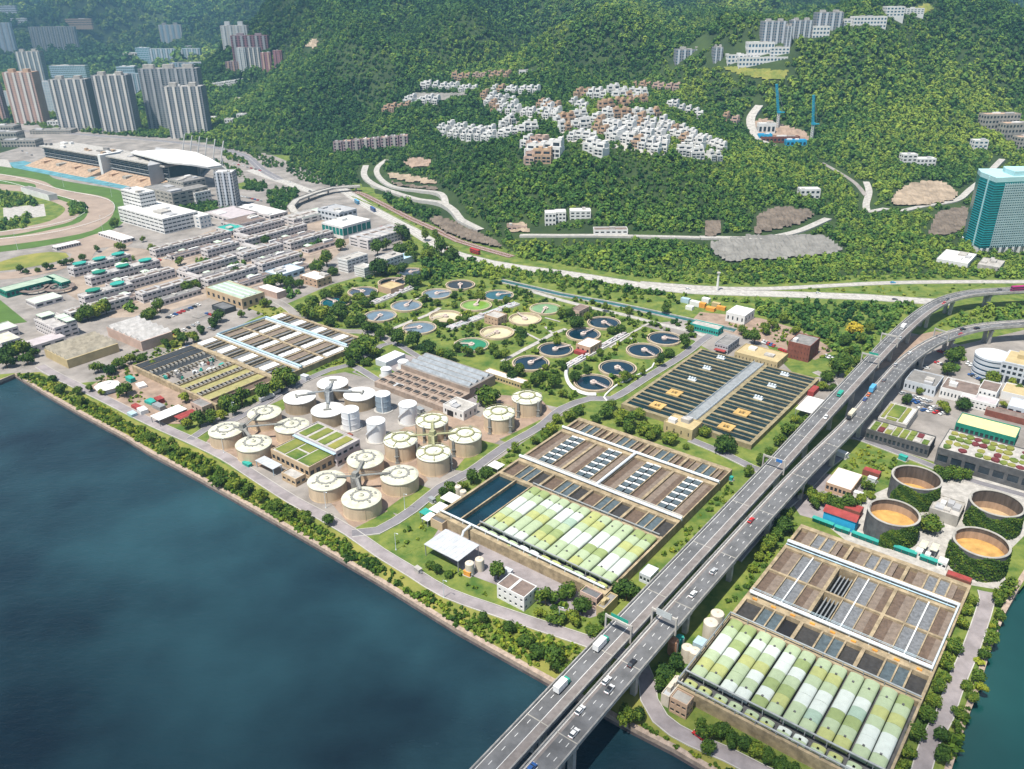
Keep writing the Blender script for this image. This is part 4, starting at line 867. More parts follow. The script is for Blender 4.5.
def bld(name, label, cat, ox, oy, z0, rot, sx, sy, h, wall='white_wall', roof='grey_roof', floors=1, bays=(4,3), glass='window_glass', par=0.6, roofbox=0, group=None, band=0.55, pier=0.35, clear=3, deep=3.0, plain=False, seed=1, t=None, part=True):
    """walls as floor bands and piers standing proud of the glazing behind them; a roof with its parapet; roof rooms"""
    own = t is None; band = min(band, .64); bays = (max(1, bays[0]), max(1, bays[1]))
    if own: t = thing(name, label, cat, (ox, oy, z0), rot, group)
    c, s = cos(rot), sin(rot); P = lambda x, y: (ox+x*c-y*s, oy+x*s+y*c)
    CLEAR_POLY.append([P(-clear,-clear), P(sx+clear,-clear), P(sx+clear,sy+clear), P(-clear,sy+clear)])
    o = MB(); fh = h/floors
    if plain: o.box(0,sx,0,sy,-deep,h-.02)
    else:
        g = MB(); g.box(.3,sx-.3,.3,sy-.3,-.2,h-.3); g.build('glazing', glass, t)
        o.box(0,sx,0,sy,-deep,fh*.28)
        for k in range(1, floors+1):
            z1 = h-.02 if k == floors else k*fh+fh*band*.5
            o.box(0,sx,0,sy,k*fh-fh*band*.5,z1)
        for i in range(bays[0]+1):
            x = sx*i/bays[0]; wd = sx/bays[0]*pier/2
            o.box(max(-.02,x-wd),min(sx+.02,x+wd),-.03,.25,0,h-.05); o.box(max(-.02,x-wd),min(sx+.02,x+wd),sy-.25,sy+.03,0,h-.05)
        for i in range(bays[1]+1):
            y = sy*i/bays[1]; wd = sy/bays[1]*pier/2
            o.box(-.04,.25,max(-.01,y-wd),min(sy+.01,y+wd),0,h-.04); o.box(sx-.25,sx+.04,max(-.01,y-wd),min(sy+.01,y+wd),0,h-.04)
    if par: parapet(o, 0, sx, 0, sy, h-.02, par, .3, 0)
    o.build('wall', wall, t)
    o = MB(); o.box(.31,sx-.31,.31,sy-.31,h-.3,h+.06); rf = o.build('roof', roof, t)
    R = random.Random(seed*7+int(sx*10))
    for k in range(roofbox):
        w1, d1 = R.uniform(.12,.25)*sx+.6, R.uniform(.15,.3)*sy+.6; x = R.uniform(.6, max(.7,sx-w1-.6)); y = R.uniform(.6, max(.7,sy-d1-.6))
        o = MB(); o.box(x,x+w1,y,y+d1,h,h+R.uniform(.8,2.6)); o.build('roof_room', R.choice(['pale_concrete','grey_wall','white_wall']) if sx > 6 else wall, rf)
    return t
def rect(px, z):
    q = [GA(u, v, z) for u, v in px]; a = sorted(p[0] for p in q); b = sorted(p[1] for p in q); n = len(q)
    if n == 4: return (a[0]+a[1])/2, (a[2]+a[3])/2, (b[0]+b[1])/2, (b[2]+b[3])/2
    return a[0], a[-1], b[0], b[-1]
def pbld(name, label, cat, px, h, **k):
    """a building on the plant's grid from the photo corners of its roof"""
    a0, a1, b0, b1 = rect(px, h); x, y = W(a0, b0)
    return bld(name, label, cat, x, y, 0, ROT, max(a1-a0, 1.5), max(b1-b0, 1.5), h, **k), a1-a0, b1-b0
def canopy(name, label, cat, px, h, roof='sheet_grey', leg='metal_grey', thick=.25, ridge=0):
    a0, a1, b0, b1 = rect(px, h); x, y = W(a0, b0); t = thing(name, label, cat, (x, y, 0), ROT); sx, sy = a1-a0, b1-b0; CLEAR_POLY.append([W(a0-1,b0-1), W(a1+1,b0-1), W(a1+1,b1+1), W(a0-1,b1+1)])
    o = MB(); n = max(2, int(sx/1.2))
    for k in range(n): o.box(sx*k/n, sx*(k+1)/n-.0, 0, sy, h-thick, h+(.06 if k % 2 else 0))
    o.build('roof', roof, t)
    for i in (0, 1):
        for j in (0, 1): o = MB(); xx = .3+i*(sx-.9); yy = .3+j*(sy-.9); o.box(xx,xx+.3,yy,yy+.3,0,h-thick); o.build('post', leg, t)
    return t
# ---- round the middle block
t, sx, sy = pbld('river_house', 'small white two storey house with two dark roof panels by the riverside road', 'house', [(497,584),(512,573),(538,589),(521.5,598)], 6.5, wall='white_wall', roof='tile_brown', floors=2, bays=(5,3), par=.5, band=.95, pier=.6)
o = MB(); o.box(sx*.40,sx*.48,.3,sy-.3,6.4,7.0); o.build('roof_divider', 'white_wall', t)
canopy('machine_shed', 'open shed with a pale grey ribbed roof beside the lawn and the black tanks', 'shed', [(425,544.6),(445,528),(480,546),(457,561)], 6.0)
for px, lab in [([(440.6,497.5),(450,491),(461,497.5),(452.5,504)], 'small white canopy nearest the beige silos'), ([(430,509),(439,501),(449,506),(437.5,514)], 'small white canopy in the middle of three beside the black tanks'), ([(422.5,518),(430,511),(436,515),(427.5,522)], 'small white canopy next to the turquoise roof by the road'), ([(488,466),(494,459.5),(504.5,465),(498,469)], 'flat white canopy at the roadside above the dark bushes')]:
    canopy('canopy', lab, 'canopy', px, 3.6, 'white_wall')
canopy('canopy', 'small turquoise canopy at the road bend', 'canopy', [(420,512),(425,507),(432,511),(426,516)], 3.2, 'teal_sheet')
pbld('pump_room', 'low beige pump room with a dark flat roof at the black tanks corner', 'pump house', [(431,519),(437.5,514),(449,520),(442,525)], 4.0, wall='beige_wall', roof='dark_asphalt', plain=True)
pbld('pump_room', 'pinkish pump room with a dark flat roof under the arched roofs, right of the thicket', 'pump house', [(579,590.5),(588,586.5),(602,595),(596,600.6)], 5.0, wall='pink_wall', roof='dark_asphalt', floors=1, bays=(4,2), band=1.1)
pbld('pump_room', 'tan blockhouse with a cluttered roof beside the big dark tree under the viaduct', 'pump house', [(597,606),(611,592),(617,597),(604,611)], 4.5, wall='tan_wall', roof='grey_roof', plain=True, roofbox=3)
pbld('kiosk', 'white flat roofed kiosk at the foot of the viaduct, right of the big dark tree', 'kiosk', [(639,572.5),(649,564),(659,569),(650,577.5)], 4.2, wall='cool_wall', roof='white_wall', floors=1, bays=(3,3), band=1.3, par=.2)
# bulk tanks
def bulk(name, label, u, v, r, h, m, dome=.5):
    x, y = G(u, v, h); t = thing(name, label, 'storage tank', (x, y, 0), .3); CLEAR_PT.append((x, y, r+1.5))
    o = MB(); o.cyl(0,0,r,r,0,h,20); o.build('wall', m, t); o = MB(); o.dome(0,0,r,h,dome,20,3); o.cyl(0,0,.4,.4,h+dome*.9,h+dome+.4,8); o.build('roof', m, t); o = MB(); [o.box(r*cos(a)-.15,r*cos(a)+.15,r*sin(a)-.15,r*sin(a)+.15,0,h) for a in (-1.2,-.6)]; o.build('ladder', 'metal_grey', t)
mat('cream_tank', (0.62,0.55,0.45), var=.15, scale=.4, streak=(1,1,.3)); mat('rust_tank', (0.42,0.22,0.13), var=.3, scale=.4)
for a in [('dosing_tank','left one of two beige dosing tanks beside the ribbed shed',469.5,563,1.9,5.5,'cream_tank'),('dosing_tank','right one of two beige dosing tanks beside the ribbed shed',479.5,559,1.9,5.5,'cream_tank'),('dosing_tank','cream dosing tank among bushes, near one of the pair by the black tanks',463,491,1.6,5,'cream_tank'),('dosing_tank','cream dosing tank among bushes, far one of the pair by the black tanks',458,486.5,1.6,5,'cream_tank'),
          ('dosing_tank','rust brown dosing tank at the edge of the viaduct shadow',673.6,640,1.9,6,'rust_tank'),('dosing_tank','green dosing tank beside the rust brown one',680,637,1.6,5,'teal_sheet'),('dosing_tank','cream dosing tank beside the blue container, left of the pair',687.5,647,2.1,6,'cream_tank'),('dosing_tank','cream dosing tank beside the blue container, right of the pair',695,650.5,2.1,6,'cream_tank'),
          ('dosing_tank','large cream tank above the blue container, nearest the arched roofs',711,622,2.7,7,'cream_tank'),('dosing_tank','large cream tank behind its twin at the end of the arched roofs',717.5,613,2.5,7,'cream_tank')]: bulk(*a)
pbld('container', 'pale blue container between the cream tanks beside the arched roofs', 'container', [(693.5,641),(698.5,634.5),(707,640),(702,647)], 3.4, wall='steel_blue', roof='steel_blue', plain=True, par=0)
t, sx, sy = pbld('inlet_house', 'small orange walled building at the near corner of the arched roofs', 'pump house', [(669.5,699),(677,689),(694,697),(688,706)], 6.0, wall='peach_wall', roof='concrete', floors=2, bays=(3,2), band=1.0)
pbld('inlet_house', 'pale building with a blue grey glass roof left of the orange one', 'pump house', [(660,694),(677,676),(683,681),(669,698)], 4.5, wall='cream_tank', roof='sheet_grey', plain=True, roofbox=3)
# ---- round the digesters
t, sx, sy = pbld('garden_roof_building', 'low beige building with lawn beds on its roof among the digesters', 'building', [(271,452),(297,435),(337,452),(312,468)], 6.5, wall='beige_wall', roof='pale_concrete', floors=1, bays=(8,5), band=.9)
for k, (x0, x1, y0, y1) in enumerate([(.04,.30,.10,.9),(.34,.62,.08,.46),(.34,.62,.54,.92),(.66,.96,.08,.92)]):
    o = MB(); o.box(sx*x0,sx*x1,sy*y0,sy*y1,6.5,6.85); o.build('lawn_bed', 'grass' if k % 2 else 'dry_grass', t)
t, sx, sy = pbld('garden_roof_building', 'taller pinkish building with four strips of planting on its roof, beside the white banded tank', 'building', [(297,435),(316,420),(357,440),(338,453)], 8.5, wall='lilac_wall', roof='pale_concrete', floors=2, bays=(8,4), band=1.2)
for k in range(4): o = MB(); o.box(sx*(.06+.23*k),sx*(.22+.23*k),sy*.1,sy*.9,8.5,8.9); o.build('planting_strip', 'dry_grass' if k % 2 else 'grass', t)
o = MB(); o.box(0,sx,-1.6,-.05,7.6,8.0); o.build('ledge', 'steel_blue', t)
pbld('annex', 'tiny beige annex in front of the roof garden building, above the riverside road', 'annex', [(283,474),(290,467),(304,474),(297,481)], 4.0, wall='beige_wall', roof='pale_concrete', floors=1, bays=(3,2), band=.9)
canopy('canopy', 'blue white canopy over tanks beside the riverside road', 'canopy', [(256,460),(265,455),(281,465),(272,470)], 4.2, 'sheet_grey', 'steel_blue')
t = thing('skip', 'teal waste skip by the riverside road near the digesters', 'skip', (*G(247.5,465.5), 0), ROT); o = MB(); o.prism([(-2.6,-1.2),(2.6,-1.2),(2.6,1.2),(-2.6,1.2)],.2,1.7); o.box(-2.7,2.7,-1.3,1.3,1.7,1.85); o.build('body', 'teal_sheet', t); o = MB(); o.box(-2.3,-1.9,-1,1,0,.2); o.box(1.9,2.3,-1,1,0,.2); o.build('skid', 'black', t)
# ridged filter house
a0, a1, b0, b1 = -347., -290., 305., 352.; x, y = W(a0, b0); t = thing('filter_house', 'large brown filter house with long blue grey roof ridges behind the digesters', 'filter house', (x, y, 0), ROT); CLEAR_POLY.append([W(a0-2,b0-2),W(a1+2,b0-2),W(a1+2,b1+2),W(a0-2,b1+2)])
o = MB(); o.box(0,57,23,47,-.3,6.5); o.box(0,57,0,23,-.3,3.6); o.build('wall', 'filter_wall' if mat('filter_wall',(0.37,0.29,0.235),var=.35,scale=.3,detail=8) else '', t)
o = MB(); o.box(.4,56.6,23.4,46.6,6.4,6.6); o.build('roof', 'grey_roof', t)
for k in range(4):
    o = MB(); y0 = 25+k*5.4
    o.add([(2,y0,6.6),(55,y0,6.6),(55,y0+1.9,8.2),(2,y0+1.9,8.2),(55,y0+3.6,6.6),(2,y0+3.6,6.6)], [(0,1,2,3),(3,2,4,5),(1,4,2),(0,3,5)]); o.build('roof_ridge', 'ridge_grey' if mat('ridge_grey',(0.30,0.33,0.36),var=.3,scale=.3) else '', t)
for k in range(8):
    o = MB(); x0 = 1.5+k*7.0
    for yy in (2.5, 9.5, 16.0): o.box(x0,x0+4.6,yy,yy+3.4,3.5,4.6 if yy > 3 else 4.3); o.box(x0+.5,x0+4.1,yy+.5,yy+2.9,4.4,4.75,1)
    o.build('filter_cell', ['filter_wall','dark_bed'], t)
t, sx, sy = pbld('control_house', 'white control house with a dark gate, right of the filter house', 'building', [(445,406),(454,396.5),(475,404),(466,413)], 5.5, wall='white_wall', roof='pale_concrete', floors=1, bays=(4,3), band=1.2, pier=.7, roofbox=2)
o = MB(); o.box(sx*.2,sx*.5,-.08,.1,0,3.6); o.build('gate', 'black', t)
pbld('office_row', 'long narrow white roofed building beside the trees behind the framed digesters', 'building', [(485,372),(488,368),(527,380.5),(524,385)], 3.8, wall='tan_wall', roof='white_wall', floors=1, bays=(14,2), band=.9)
pbld('store_shed', 'white roofed shed between round trees and the low white tanks', 'shed', [(376,359),(395,350),(404,354),(386,363)], 4.2, wall='cool_wall', roof='white_wall', plain=True, par=0)
t, sx, sy = pbld('pump_house', 'peach pump house with a white roof and red porch among dark settling tanks', 'pump house', [(577.5,344),(588,337),(600,342),(590,349)], 5.0, wall='peach_wall', roof='white_wall', floors=1, bays=(3,3), band=1.2, pier=.6)
o = MB(); o.box(sx*.1,sx*.8,-4,-.1,0,2.4); o.build('porch', 'red_roof', t)
pbld('canal_hut', 'peach hut with a brown pitched roof, beside a big bush near the canal', 'hut', [(572.5,309.5),(580,304),(587,307),(579.5,313)], 5.0, wall='pink_wall', roof='tile_brown', floors=1, bays=(3,3), band=1.2, pier=.6)
pbld('pump_house', 'tall peach pump house between cream empty tanks', 'pump house', [(486,315.6),(492.5,310.5),(505.5,314),(499,319.5)], 6.0, wall='peach_wall', roof='pale_concrete', floors=2, bays=(4,3), band=1.3, pier=.7)
pbld('valve_house', 'small peach valve house in front of the black tank rim', 'pump house', [(382,286),(391,280),(400,285),(391,291)], 4.5, wall='peach_wall', roof='tan_wall', plain=True)
# pipe racks
def rack(label, p0, p1, n, wd):
    a = Vector((*G(*p0), 0)); b = Vector((*G(*p1), 0)); d = b-a; L = d.length; an = atan2(d.y, d.x); t = thing('pipe_rack', label, 'pipe rack', (a.x, a.y, 0), an)
    R = random.Random(n*31+int(L)); CLEAR_LINE.append(([tuple(a), tuple(b)], wd/2+1))
    o = MB(); o.box(0,L,-wd/2,wd/2,-.2,.25); o.build('base_slab', 'pale_concrete', t)
    for k in range(n): o = MB(); y = -wd/2+.8+(wd-1.6)*k/(n-1); o.tube([(0,y,1.0),(L,y,1.0)], .4, 8); o.build('pipe', 'pale_pipe' if k % 2 else 'white_wall', t)
    o = MB()
    for k in range(int(L/5)): x = 2+k*5; o.box(x,x+R.uniform(1,3),-wd/2+.3+R.uniform(0,wd*.4),wd/2-.3-R.uniform(0,wd*.4),.2,R.uniform(1.2,2.4))
    o.build('valve_box', 'lilac_wall', t)
rack('white pipe rack crossing the lawn between dark settling tanks', (567,367), (626,334), 3, 6); rack('white pipe rack leading to the tall peach pump house', (449,329), (517,304), 4, 7); rack('white pipe rack leading from the silvery tanks to the small valve house', (372,304), (412,288), 3, 7)
def loose_pipe(label, px, r, m, z=.6):
    P = resample([G(*q) for q in px], 4); o = MB(); o.tube([(p[0],p[1],z) for p in P], r, 6); CLEAR_LINE.append((P, 1.5)); return tag(o.build('ground_pipe', m), label, 'pipe')
loose_pipe('thick white duct curving round the nearest dark settling tank', [(567,368),(566,376),(569,385),(576,392),(588,396),(596,396)], 1.2, 'white_wall', 1.0)
loose_pipe('thin white pipe winding along the grass beside the aeration basin road', [(607,402),(604,398),(609,392),(618,385),(628,381),(637,376),(646,372),(652,368),(654,364)], .55, 'white_wall')
# ---- round the aeration basin
pbld('blower_house', 'long low tan blower house at the far end of the aeration basin', 'building', [(735,352),(746,344),(787,354),(778,364)], 4.5, wall='tan_wall', roof='tan_wall', floors=1, bays=(12,3), band=1.3, pier=.8, roofbox=2)
t, sx, sy = pbld('office', 'grey roofed office with a red porch at the far left corner of the aeration basin', 'office', [(714,343),(727,335.5),(740,338),(728,346.5)], 6.0, wall='grey_wall', roof='grey_roof', floors=2, bays=(5,5), band=.9)
o = MB(); o.box(sx*.1,sx*.9,-3.2,-.1,2.6,3.0); o.build('porch', 'red_roof', t)
pbld('brick_building', 'red brick cube building with a grey roof behind the aeration basin', 'building', [(788,341.5),(799,334),(821,338),(810,347)], 11.0, wall='brick_red', roof='grey_roof', floors=3, bays=(7,5), band=1.75, pier=.85, roofbox=1)
pbld('pump_house', 'tan flat roofed house at the near end of the spine walkway', 'pump house', [(664,421),(676,413.5),(702,423.5),(691,432)], 6.0, wall='tan_wall', roof='tan_wall', floors=1, bays=(4,3), band=1.7, pier=.85, roofbox=3)
canopy('canopy', 'wide flat white roof between the aeration basin and the viaduct', 'canopy', [(796,407.5),(809,395.5),(828,401.5),(813,415)], 5.0, 'white_wall')
pbld('shed', 'small red roofed shed at the right corner of the aeration basin', 'shed', [(809,391),(813,384.5),(818,386.5),(815,393)], 3.0, wall='red_roof', roof='red_roof', plain=True, par=0)
pbld('canal_shed', 'long teal walled shed with a pale roof at the canal end', 'shed', [(692,323),(696,319.5),(722,327),(718,331.5)], 4.5, wall='teal_sheet', roof='pale_concrete', floors=1, bays=(12,2), band=.8)
pbld('warehouse', 'white roofed warehouse at the edge of the wood', 'warehouse', [(727.5,311.5),(736,305),(753,309),(746,317)], 7.0, wall='white_wall', roof='white_wall', floors=1, bays=(4,3), band=1.4, pier=.7, par=.2)
R = random.Random(5)
for k, (u, v, m, lab) in enumerate([(684,299,'steel_blue','blue sheeted lean-to left end of the builders yard'),(693,302,'white_wall','white cabin in the builders yard, left of the orange stacks'),(702,304,'orange','orange stack in the builders yard, leftmost'),(709,307,'orange','orange stack in the builders yard, nearest the canal shed'),(715,303,'tan_wall','buff cabin behind the orange stacks'),(720,306,'orange','orange stack next to the white roofed warehouse'),(705,299,'white_wall','white cabin at the back of the builders yard'),(689,306,'white_wall','white cabin at the canal edge of the builders yard')]):
    x, y = G(u, v, 2); bld('yard_cabin', lab, 'cabin', x-3, y-1.5, 0, ROT, R.uniform(5,8), R.uniform(2.6,4), R.uniform(2.4,3.6), wall=m, roof=m, plain=True, par=.15)
# ---- right of the viaduct
t, sx, sy = pbld('garden_hall', 'long grey hall with many dark red and lime beds on its roof', 'hall', [(938.5,446.5),(951,427),(1075,466),(1068,487)], 9.5, wall='dark_concrete', roof='pale_concrete', floors=1, bays=(9,3), band=.7, pier=.25)
R = random.Random(3); n = 0
for i in range(15):
    for j in range(4):
        if R.random() < .82:
            o = MB(); x = 1.2+i*(sx-2)/15; y = 1+j*(sy-2)/4; o.prism([(x+cos(q)*2.1*R.uniform(.7,1.1)+2.2,y+sin(q)*2.3*R.uniform(.7,1.1)+2.6) for q in [k*pi/4 for k in range(8)]],9.5,9.5+R.uniform(.4,1.1)); o.build('roof_bed', R.choice(['bed_red','grass','dry_grass','dry_grass','grass']) if mat('bed_red', (0.16,0.035,0.04), var=.3, scale=.5) else 'grass', t); n += 1
t, sx, sy = pbld('garden_hall', 'grey walled block with a patchwork of planting on its low roof, beside the viaduct', 'hall', [(866,429.5),(875.5,419),(936,438.5),(929,447)], 6.5, wall='dark_concrete', roof='pale_concrete', floors=1, bays=(14,3), band=1.5, pier=.4)
for i in range(8):
    for j in range(2): o = MB(); x = 1+i*(sx-2)/8; y = 1+j*(sy-2)/2; o.box(x+.4,x+(sx-2)/8-.4,y+.4,y+(sy-2)/2-.5,6.5,6.5+R.uniform(.3,.9)); o.build('roof_bed', R.choice(['grass','dry_grass','bed_red','pale_concrete','dry_grass']), t)
t, sx, sy = pbld('garden_terrace', 'square roof terrace with a lawn in the middle, above the patchwork roof', 'terrace', [(878,418),(891,402),(919,409.5),(906,426)], 5.0, wall='pale_concrete', roof='pale_concrete', plain=True)
for (x0, x1, y0, y1, m) in [(.2,.62,.25,.9,'grass'),(.66,.8,.1,.9,'dry_grass'),(.05,.16,.1,.9,'dry_grass'),(.25,.6,.06,.18,'dry_grass'),(.84,.95,.1,.9,'white_wall')]: o = MB(); o.box(sx*x0,sx*x1,sy*y0,sy*y1,5.0,5.5); o.build('roof_bed', m, t)
pbld('games_hall', 'hall with a straw yellow roof and green walls above the long grey hall', 'hall', [(956,423),(962.5,412.5),(1021,429),(1015,439)], 6.0, wall='green_sheet', roof='cream_straw' if mat('cream_straw', (0.66,0.58,0.30), var=.12, scale=.2) else '', floors=1, bays=(12,2), band=.6)
pbld('workshop_row', 'long lilac white workshop row under the outer ramp, left end', 'workshop', [(905,379),(915,369),(944,378),(934,389)], 6.0, wall='cool_wall', roof='grey_roof', floors=1, bays=(8,2), band=1.5, pier=.6, roofbox=2)
pbld('workshop_row', 'long lilac white workshop row, middle section with a brown roof', 'workshop', [(941,386),(949,377),(983,387),(975,398)], 6.0, wall='white_wall', roof='tile_brown', floors=1, bays=(10,2), band=1.2, pier=.6, roofbox=2)
pbld('workshop_row', 'white block with a buff roof at the right end of the workshop rows', 'workshop', [(979,387),(985,380),(1002,385),(996,395)], 8.0, wall='white_wall', roof='tile_brown', floors=2, bays=(4,3), band=1.2, pier=.6)
pbld('workshop_row', 'white walled shed with small dark windows in front of the workshop rows', 'workshop', [(960,396),(966,391),(1000,401),(994,407)], 5.0, wall='white_wall', roof='lilac_wall', floors=2, bays=(9,2), band=1.2, pier=.5)
pbld('shed', 'long low red brown shed between hedges at the right edge', 'shed', [(985,409),(989,405),(1040,418),(1036,423)], 3.5, wall='brick_red', roof='tile_brown', plain=True, par=.2)
pbld('workshop_row', 'pale blue roofed sheds at the right edge behind the straw yellow hall', 'workshop', [(1007,405),(1013,398),(1060,409),(1054,418)], 4.5, wall='cool_wall', roof='cool_wall', floors=1, bays=(6,2))
pbld('store_shed', 'buff roofed shed below the grey institute, at the right edge', 'shed', [(1000,391),(1008,383),(1050,393),(1043,402)], 4.5, wall='white_wall', roof='tan_wall', plain=True)
# grey institute with the round front
x, y = G(993,360,10); t = thing('institute', 'pale grey institute with a round banded front and a white dome', 'institute', (x, y, 0), ROT); CLEAR_PT.append((x, y, 16))
o = MB(); g = MB()
for k in range(4): o.cyl(0,0,10.5,10.5,k*3.2,k*3.2+1.9,36)
g.cyl(0,0,10,10,0,12.5,36); o.cyl(0,0,10.7,10.7,12.4,13.6,36); g.build('glazing','blue_glass',t); o.build('wall','cool_wall',t); o = MB(); o.dome(-1,0,8,13.6,2.6,30,4); o.build('dome','white_wall',t)
bld('institute_wing', '', '', 0, 0, 0, 0, 1, 1, 1) if False else None
o = MB(); g = MB(); g.box(6.3,40,-9,12,0,13.0); o.box(6,40.3,-9.3,12.3,13.0,14.2)
for k in range(4): o.box(6,40.3,-9.3,12.3,k*3.3+2.2 if k else -.2,k*3.3+3.5 if k else .8)
for k in range(12): o.box(6+k*3-.5,6+k*3+.6,-9.34,12.34,0,13.1)
g.build('glazing','window_glass',t); o.build('wall','cool_wall',t); o = MB(); o.box(7,39,-8.5,11.5,14.0,14.3); o.box(12,30,0,8,14.3,17); o.build('roof','tan_wall',t)
pbld('workshop_row', 'white roofed workshop with orange eaves on the grass beside the viaduct', 'workshop', [(826,482),(839,466.5),(863.5,476),(850,490)], 5.0, wall='peach_wall', roof='white_wall', floors=1, bays=(6,6), band=.6, par=0)
t, sx, sy = pbld('boat_shed', 'bright blue shed with a dark red roof beside the ivy clad tank', 'shed', [(824,511),(828,505.5),(860,516),(856,522)], 6.0, wall='blue_sheet', roof='red_roof', plain=True, par=0)
o = MB(); o.add([(-.4,-.5,6),(sx+.4,-.5,6),(sx+.4,sy/2,8),(-.4,sy/2,8),(sx+.4,sy+.5,6),(-.4,sy+.5,6)],[(0,1,2,3),(3,2,4,5),(1,4,2),(0,3,5)]); o.build('pitched_roof','red_roof',t)
pbld('shed', 'dark red roofed shed between the blue shed and the orange floored tank', 'shed', [(844,507),(848,501.5),(864,507),(860,513)], 4.5, wall='brick_red', roof='red_roof', plain=True, par=0)
pbld('shed', 'long low red roof on the grass behind the stained open tank', 'shed', [(863,469),(865.5,466),(882,471.5),(879,475)], 3.0, wall='brick_red', roof='red_roof', plain=True, par=0)
t, sx, sy = pbld('pump_platform', 'raised pale platform of pumps between the four open tanks', 'platform', [(929,506),(939,495),(966,504),(957,520)], 5.0, wall='concrete', roof='pale_concrete', plain=True, roofbox=6)
for u, v, s, lab in [(917,549,2.6,'small white plant room by the dark tree, nearest the ivy clad tanks'),(926,553,2.0,'tiny white plant room beside the cream tents'),(940,559,3.4,'white plant room against the nearest ivy clad tank')]:
    x, y = G(u, v, 3); bld('plant_room', lab, 'plant room', x-s/2, y-s/2, 0, ROT, s, s*1.1, 3.4, wall='white_wall', roof='white_wall', floors=1, bays=(2,2), band=1.2, par=.2)
for u, v, lab in [(924,543,'cream canvas awning, left of the pair beside the nearest ivy clad tank'),(935,546,'cream canvas awning, right of the pair beside the nearest ivy clad tank')]: canopy('awning', lab, 'awning', [(u-5,v+3),(u-2,v-4),(u+5,v-1),(u+2,v+6)], 4.0, 'cream_roof')
for k, (p, q, lab) in enumerate([((812,521),(833,529),'teal sheet fence run nearest the blue shed'),((834,530),(849,535),'teal sheet fence run, second from the blue shed'),((851,536),(878,546),'teal sheet fence run behind the orange floored tank'),((893,550),(916,558),'teal sheet fence run below the small white plant rooms'),((919,559.5),(942,568),'teal sheet fence run nearest the red low roof')]):
    A = Vector((*G(*p), 0)); B = Vector((*G(*q), 0)); o = MB(); d = B-A; an = atan2(d.y, d.x); L = d.length; t = thing('sheet_fence', lab, 'fence', (A.x, A.y, 0), an); o.box(0,L,-1.2,1.2,2.4,2.6); o.box(0,L,-.1,.1,.2,2.4); o.build('panel', 'teal_sheet', t); o = MB(); [o.box(x,x+.2,-.3,.3,0,2.4) for x in np.arange(.2,L,3)]; o.build('post', 'metal_grey', t)
pbld('shed', 'long low dark red roof at the foot of the nearest ivy clad tank', 'shed', [(946,573),(949,569),(973,579),(970,583)], 2.6, wall='brick_red', roof='red_roof', plain=True, par=0)
# ---- works yard by the river, left
x, y = G(107,384,4.5); t = thing('pavilion', 'white eight sided pavilion among small trees by the riverside road', 'pavilion', (x, y, 0), .3); CLEAR_PT.append((x, y, 9))
o = MB(); o.cyl(0,0,6,6,0,3.6,8); o.build('wall','cool_wall',t); o = MB(); o.cyl(0,0,7.6,2.2,3.6,5.2,8,cap=False); o.cyl(0,0,2.2,2.2,5.2,5.7,8); o.build('roof','white_wall',t)
canopy('canopy', 'long white canopy in the works yard beside the riverside road', 'canopy', [(150,417),(175,404.5),(189,408),(160,420)], 4.5, 'white_wall')
canopy('canopy', 'red canopy at the right end of the long white one', 'canopy', [(175,416),(192,408.5),(197,412),(179,420)], 4.0, 'red_roof')
pbld('pump_house', 'pinkish pump house with a grey roof at the near corner of the yellow beds', 'pump house', [(192,403),(199,398),(211,403),(203,409)], 4.5, wall='pink_wall', roof='grey_roof', floors=1, bays=(3,3), band=1.2, pier=.6)
R = random.Random(9)
for k, (u, v, m, lab) in enumerate([(131,377,'teal_sheet','teal roofed cabin behind the pavilion'),(141,382,'white_wall','white roofed cabin at the basin end wall'),(137,404,'red_roof','rusty red stack in the works yard, left one'),(150,399,'teal_sheet','green sheeted stack in the middle of the works yard'),(160,398,'red_roof','rusty red stack beside the long white canopy'),(158,404,'metal_grey','grey machine shed in the works yard'),(143,408,'white_wall','pale container at the left of the works yard'),(133,411,'steel_blue','blue container nearest the riverside road')]):
    x, y = G(u, v, 2); bld('yard_cabin', lab, 'cabin', x-3, y-1.5, 0, ROT+R.uniform(-.2,.2), R.uniform(5,9), R.uniform(3,5), R.uniform(1.6,3.2), wall=m, roof=m, plain=True, par=.12)
for k in range(20):
    a = R.uniform(-459,-444); b = R.uniform(231,268); x, y = W(a, b); s = R.uniform(1,3.2); o = MB(); o.prism([(s*cos(q)*R.uniform(.6,1),s*sin(q)*R.uniform(.4,.9)) for q in [i*pi/3 for i in range(6)]],0,R.uniform(.6,2.0)); o.box(-.4*s,.4*s,-.3*s,.3*s,.5,1.6+R.random()); ob = o.build('scrap_pile', R.choice(['brick_red','teal_sheet','metal_grey','white_wall','dark_concrete','green_sheet','pale_pipe']), loc=(x,y,1.5), rot=R.uniform(0,3)); tag(ob, 'heap of building material in the sunken works yard between black covers and yellow beds', 'pile', 'heaps in the sunken works yard')
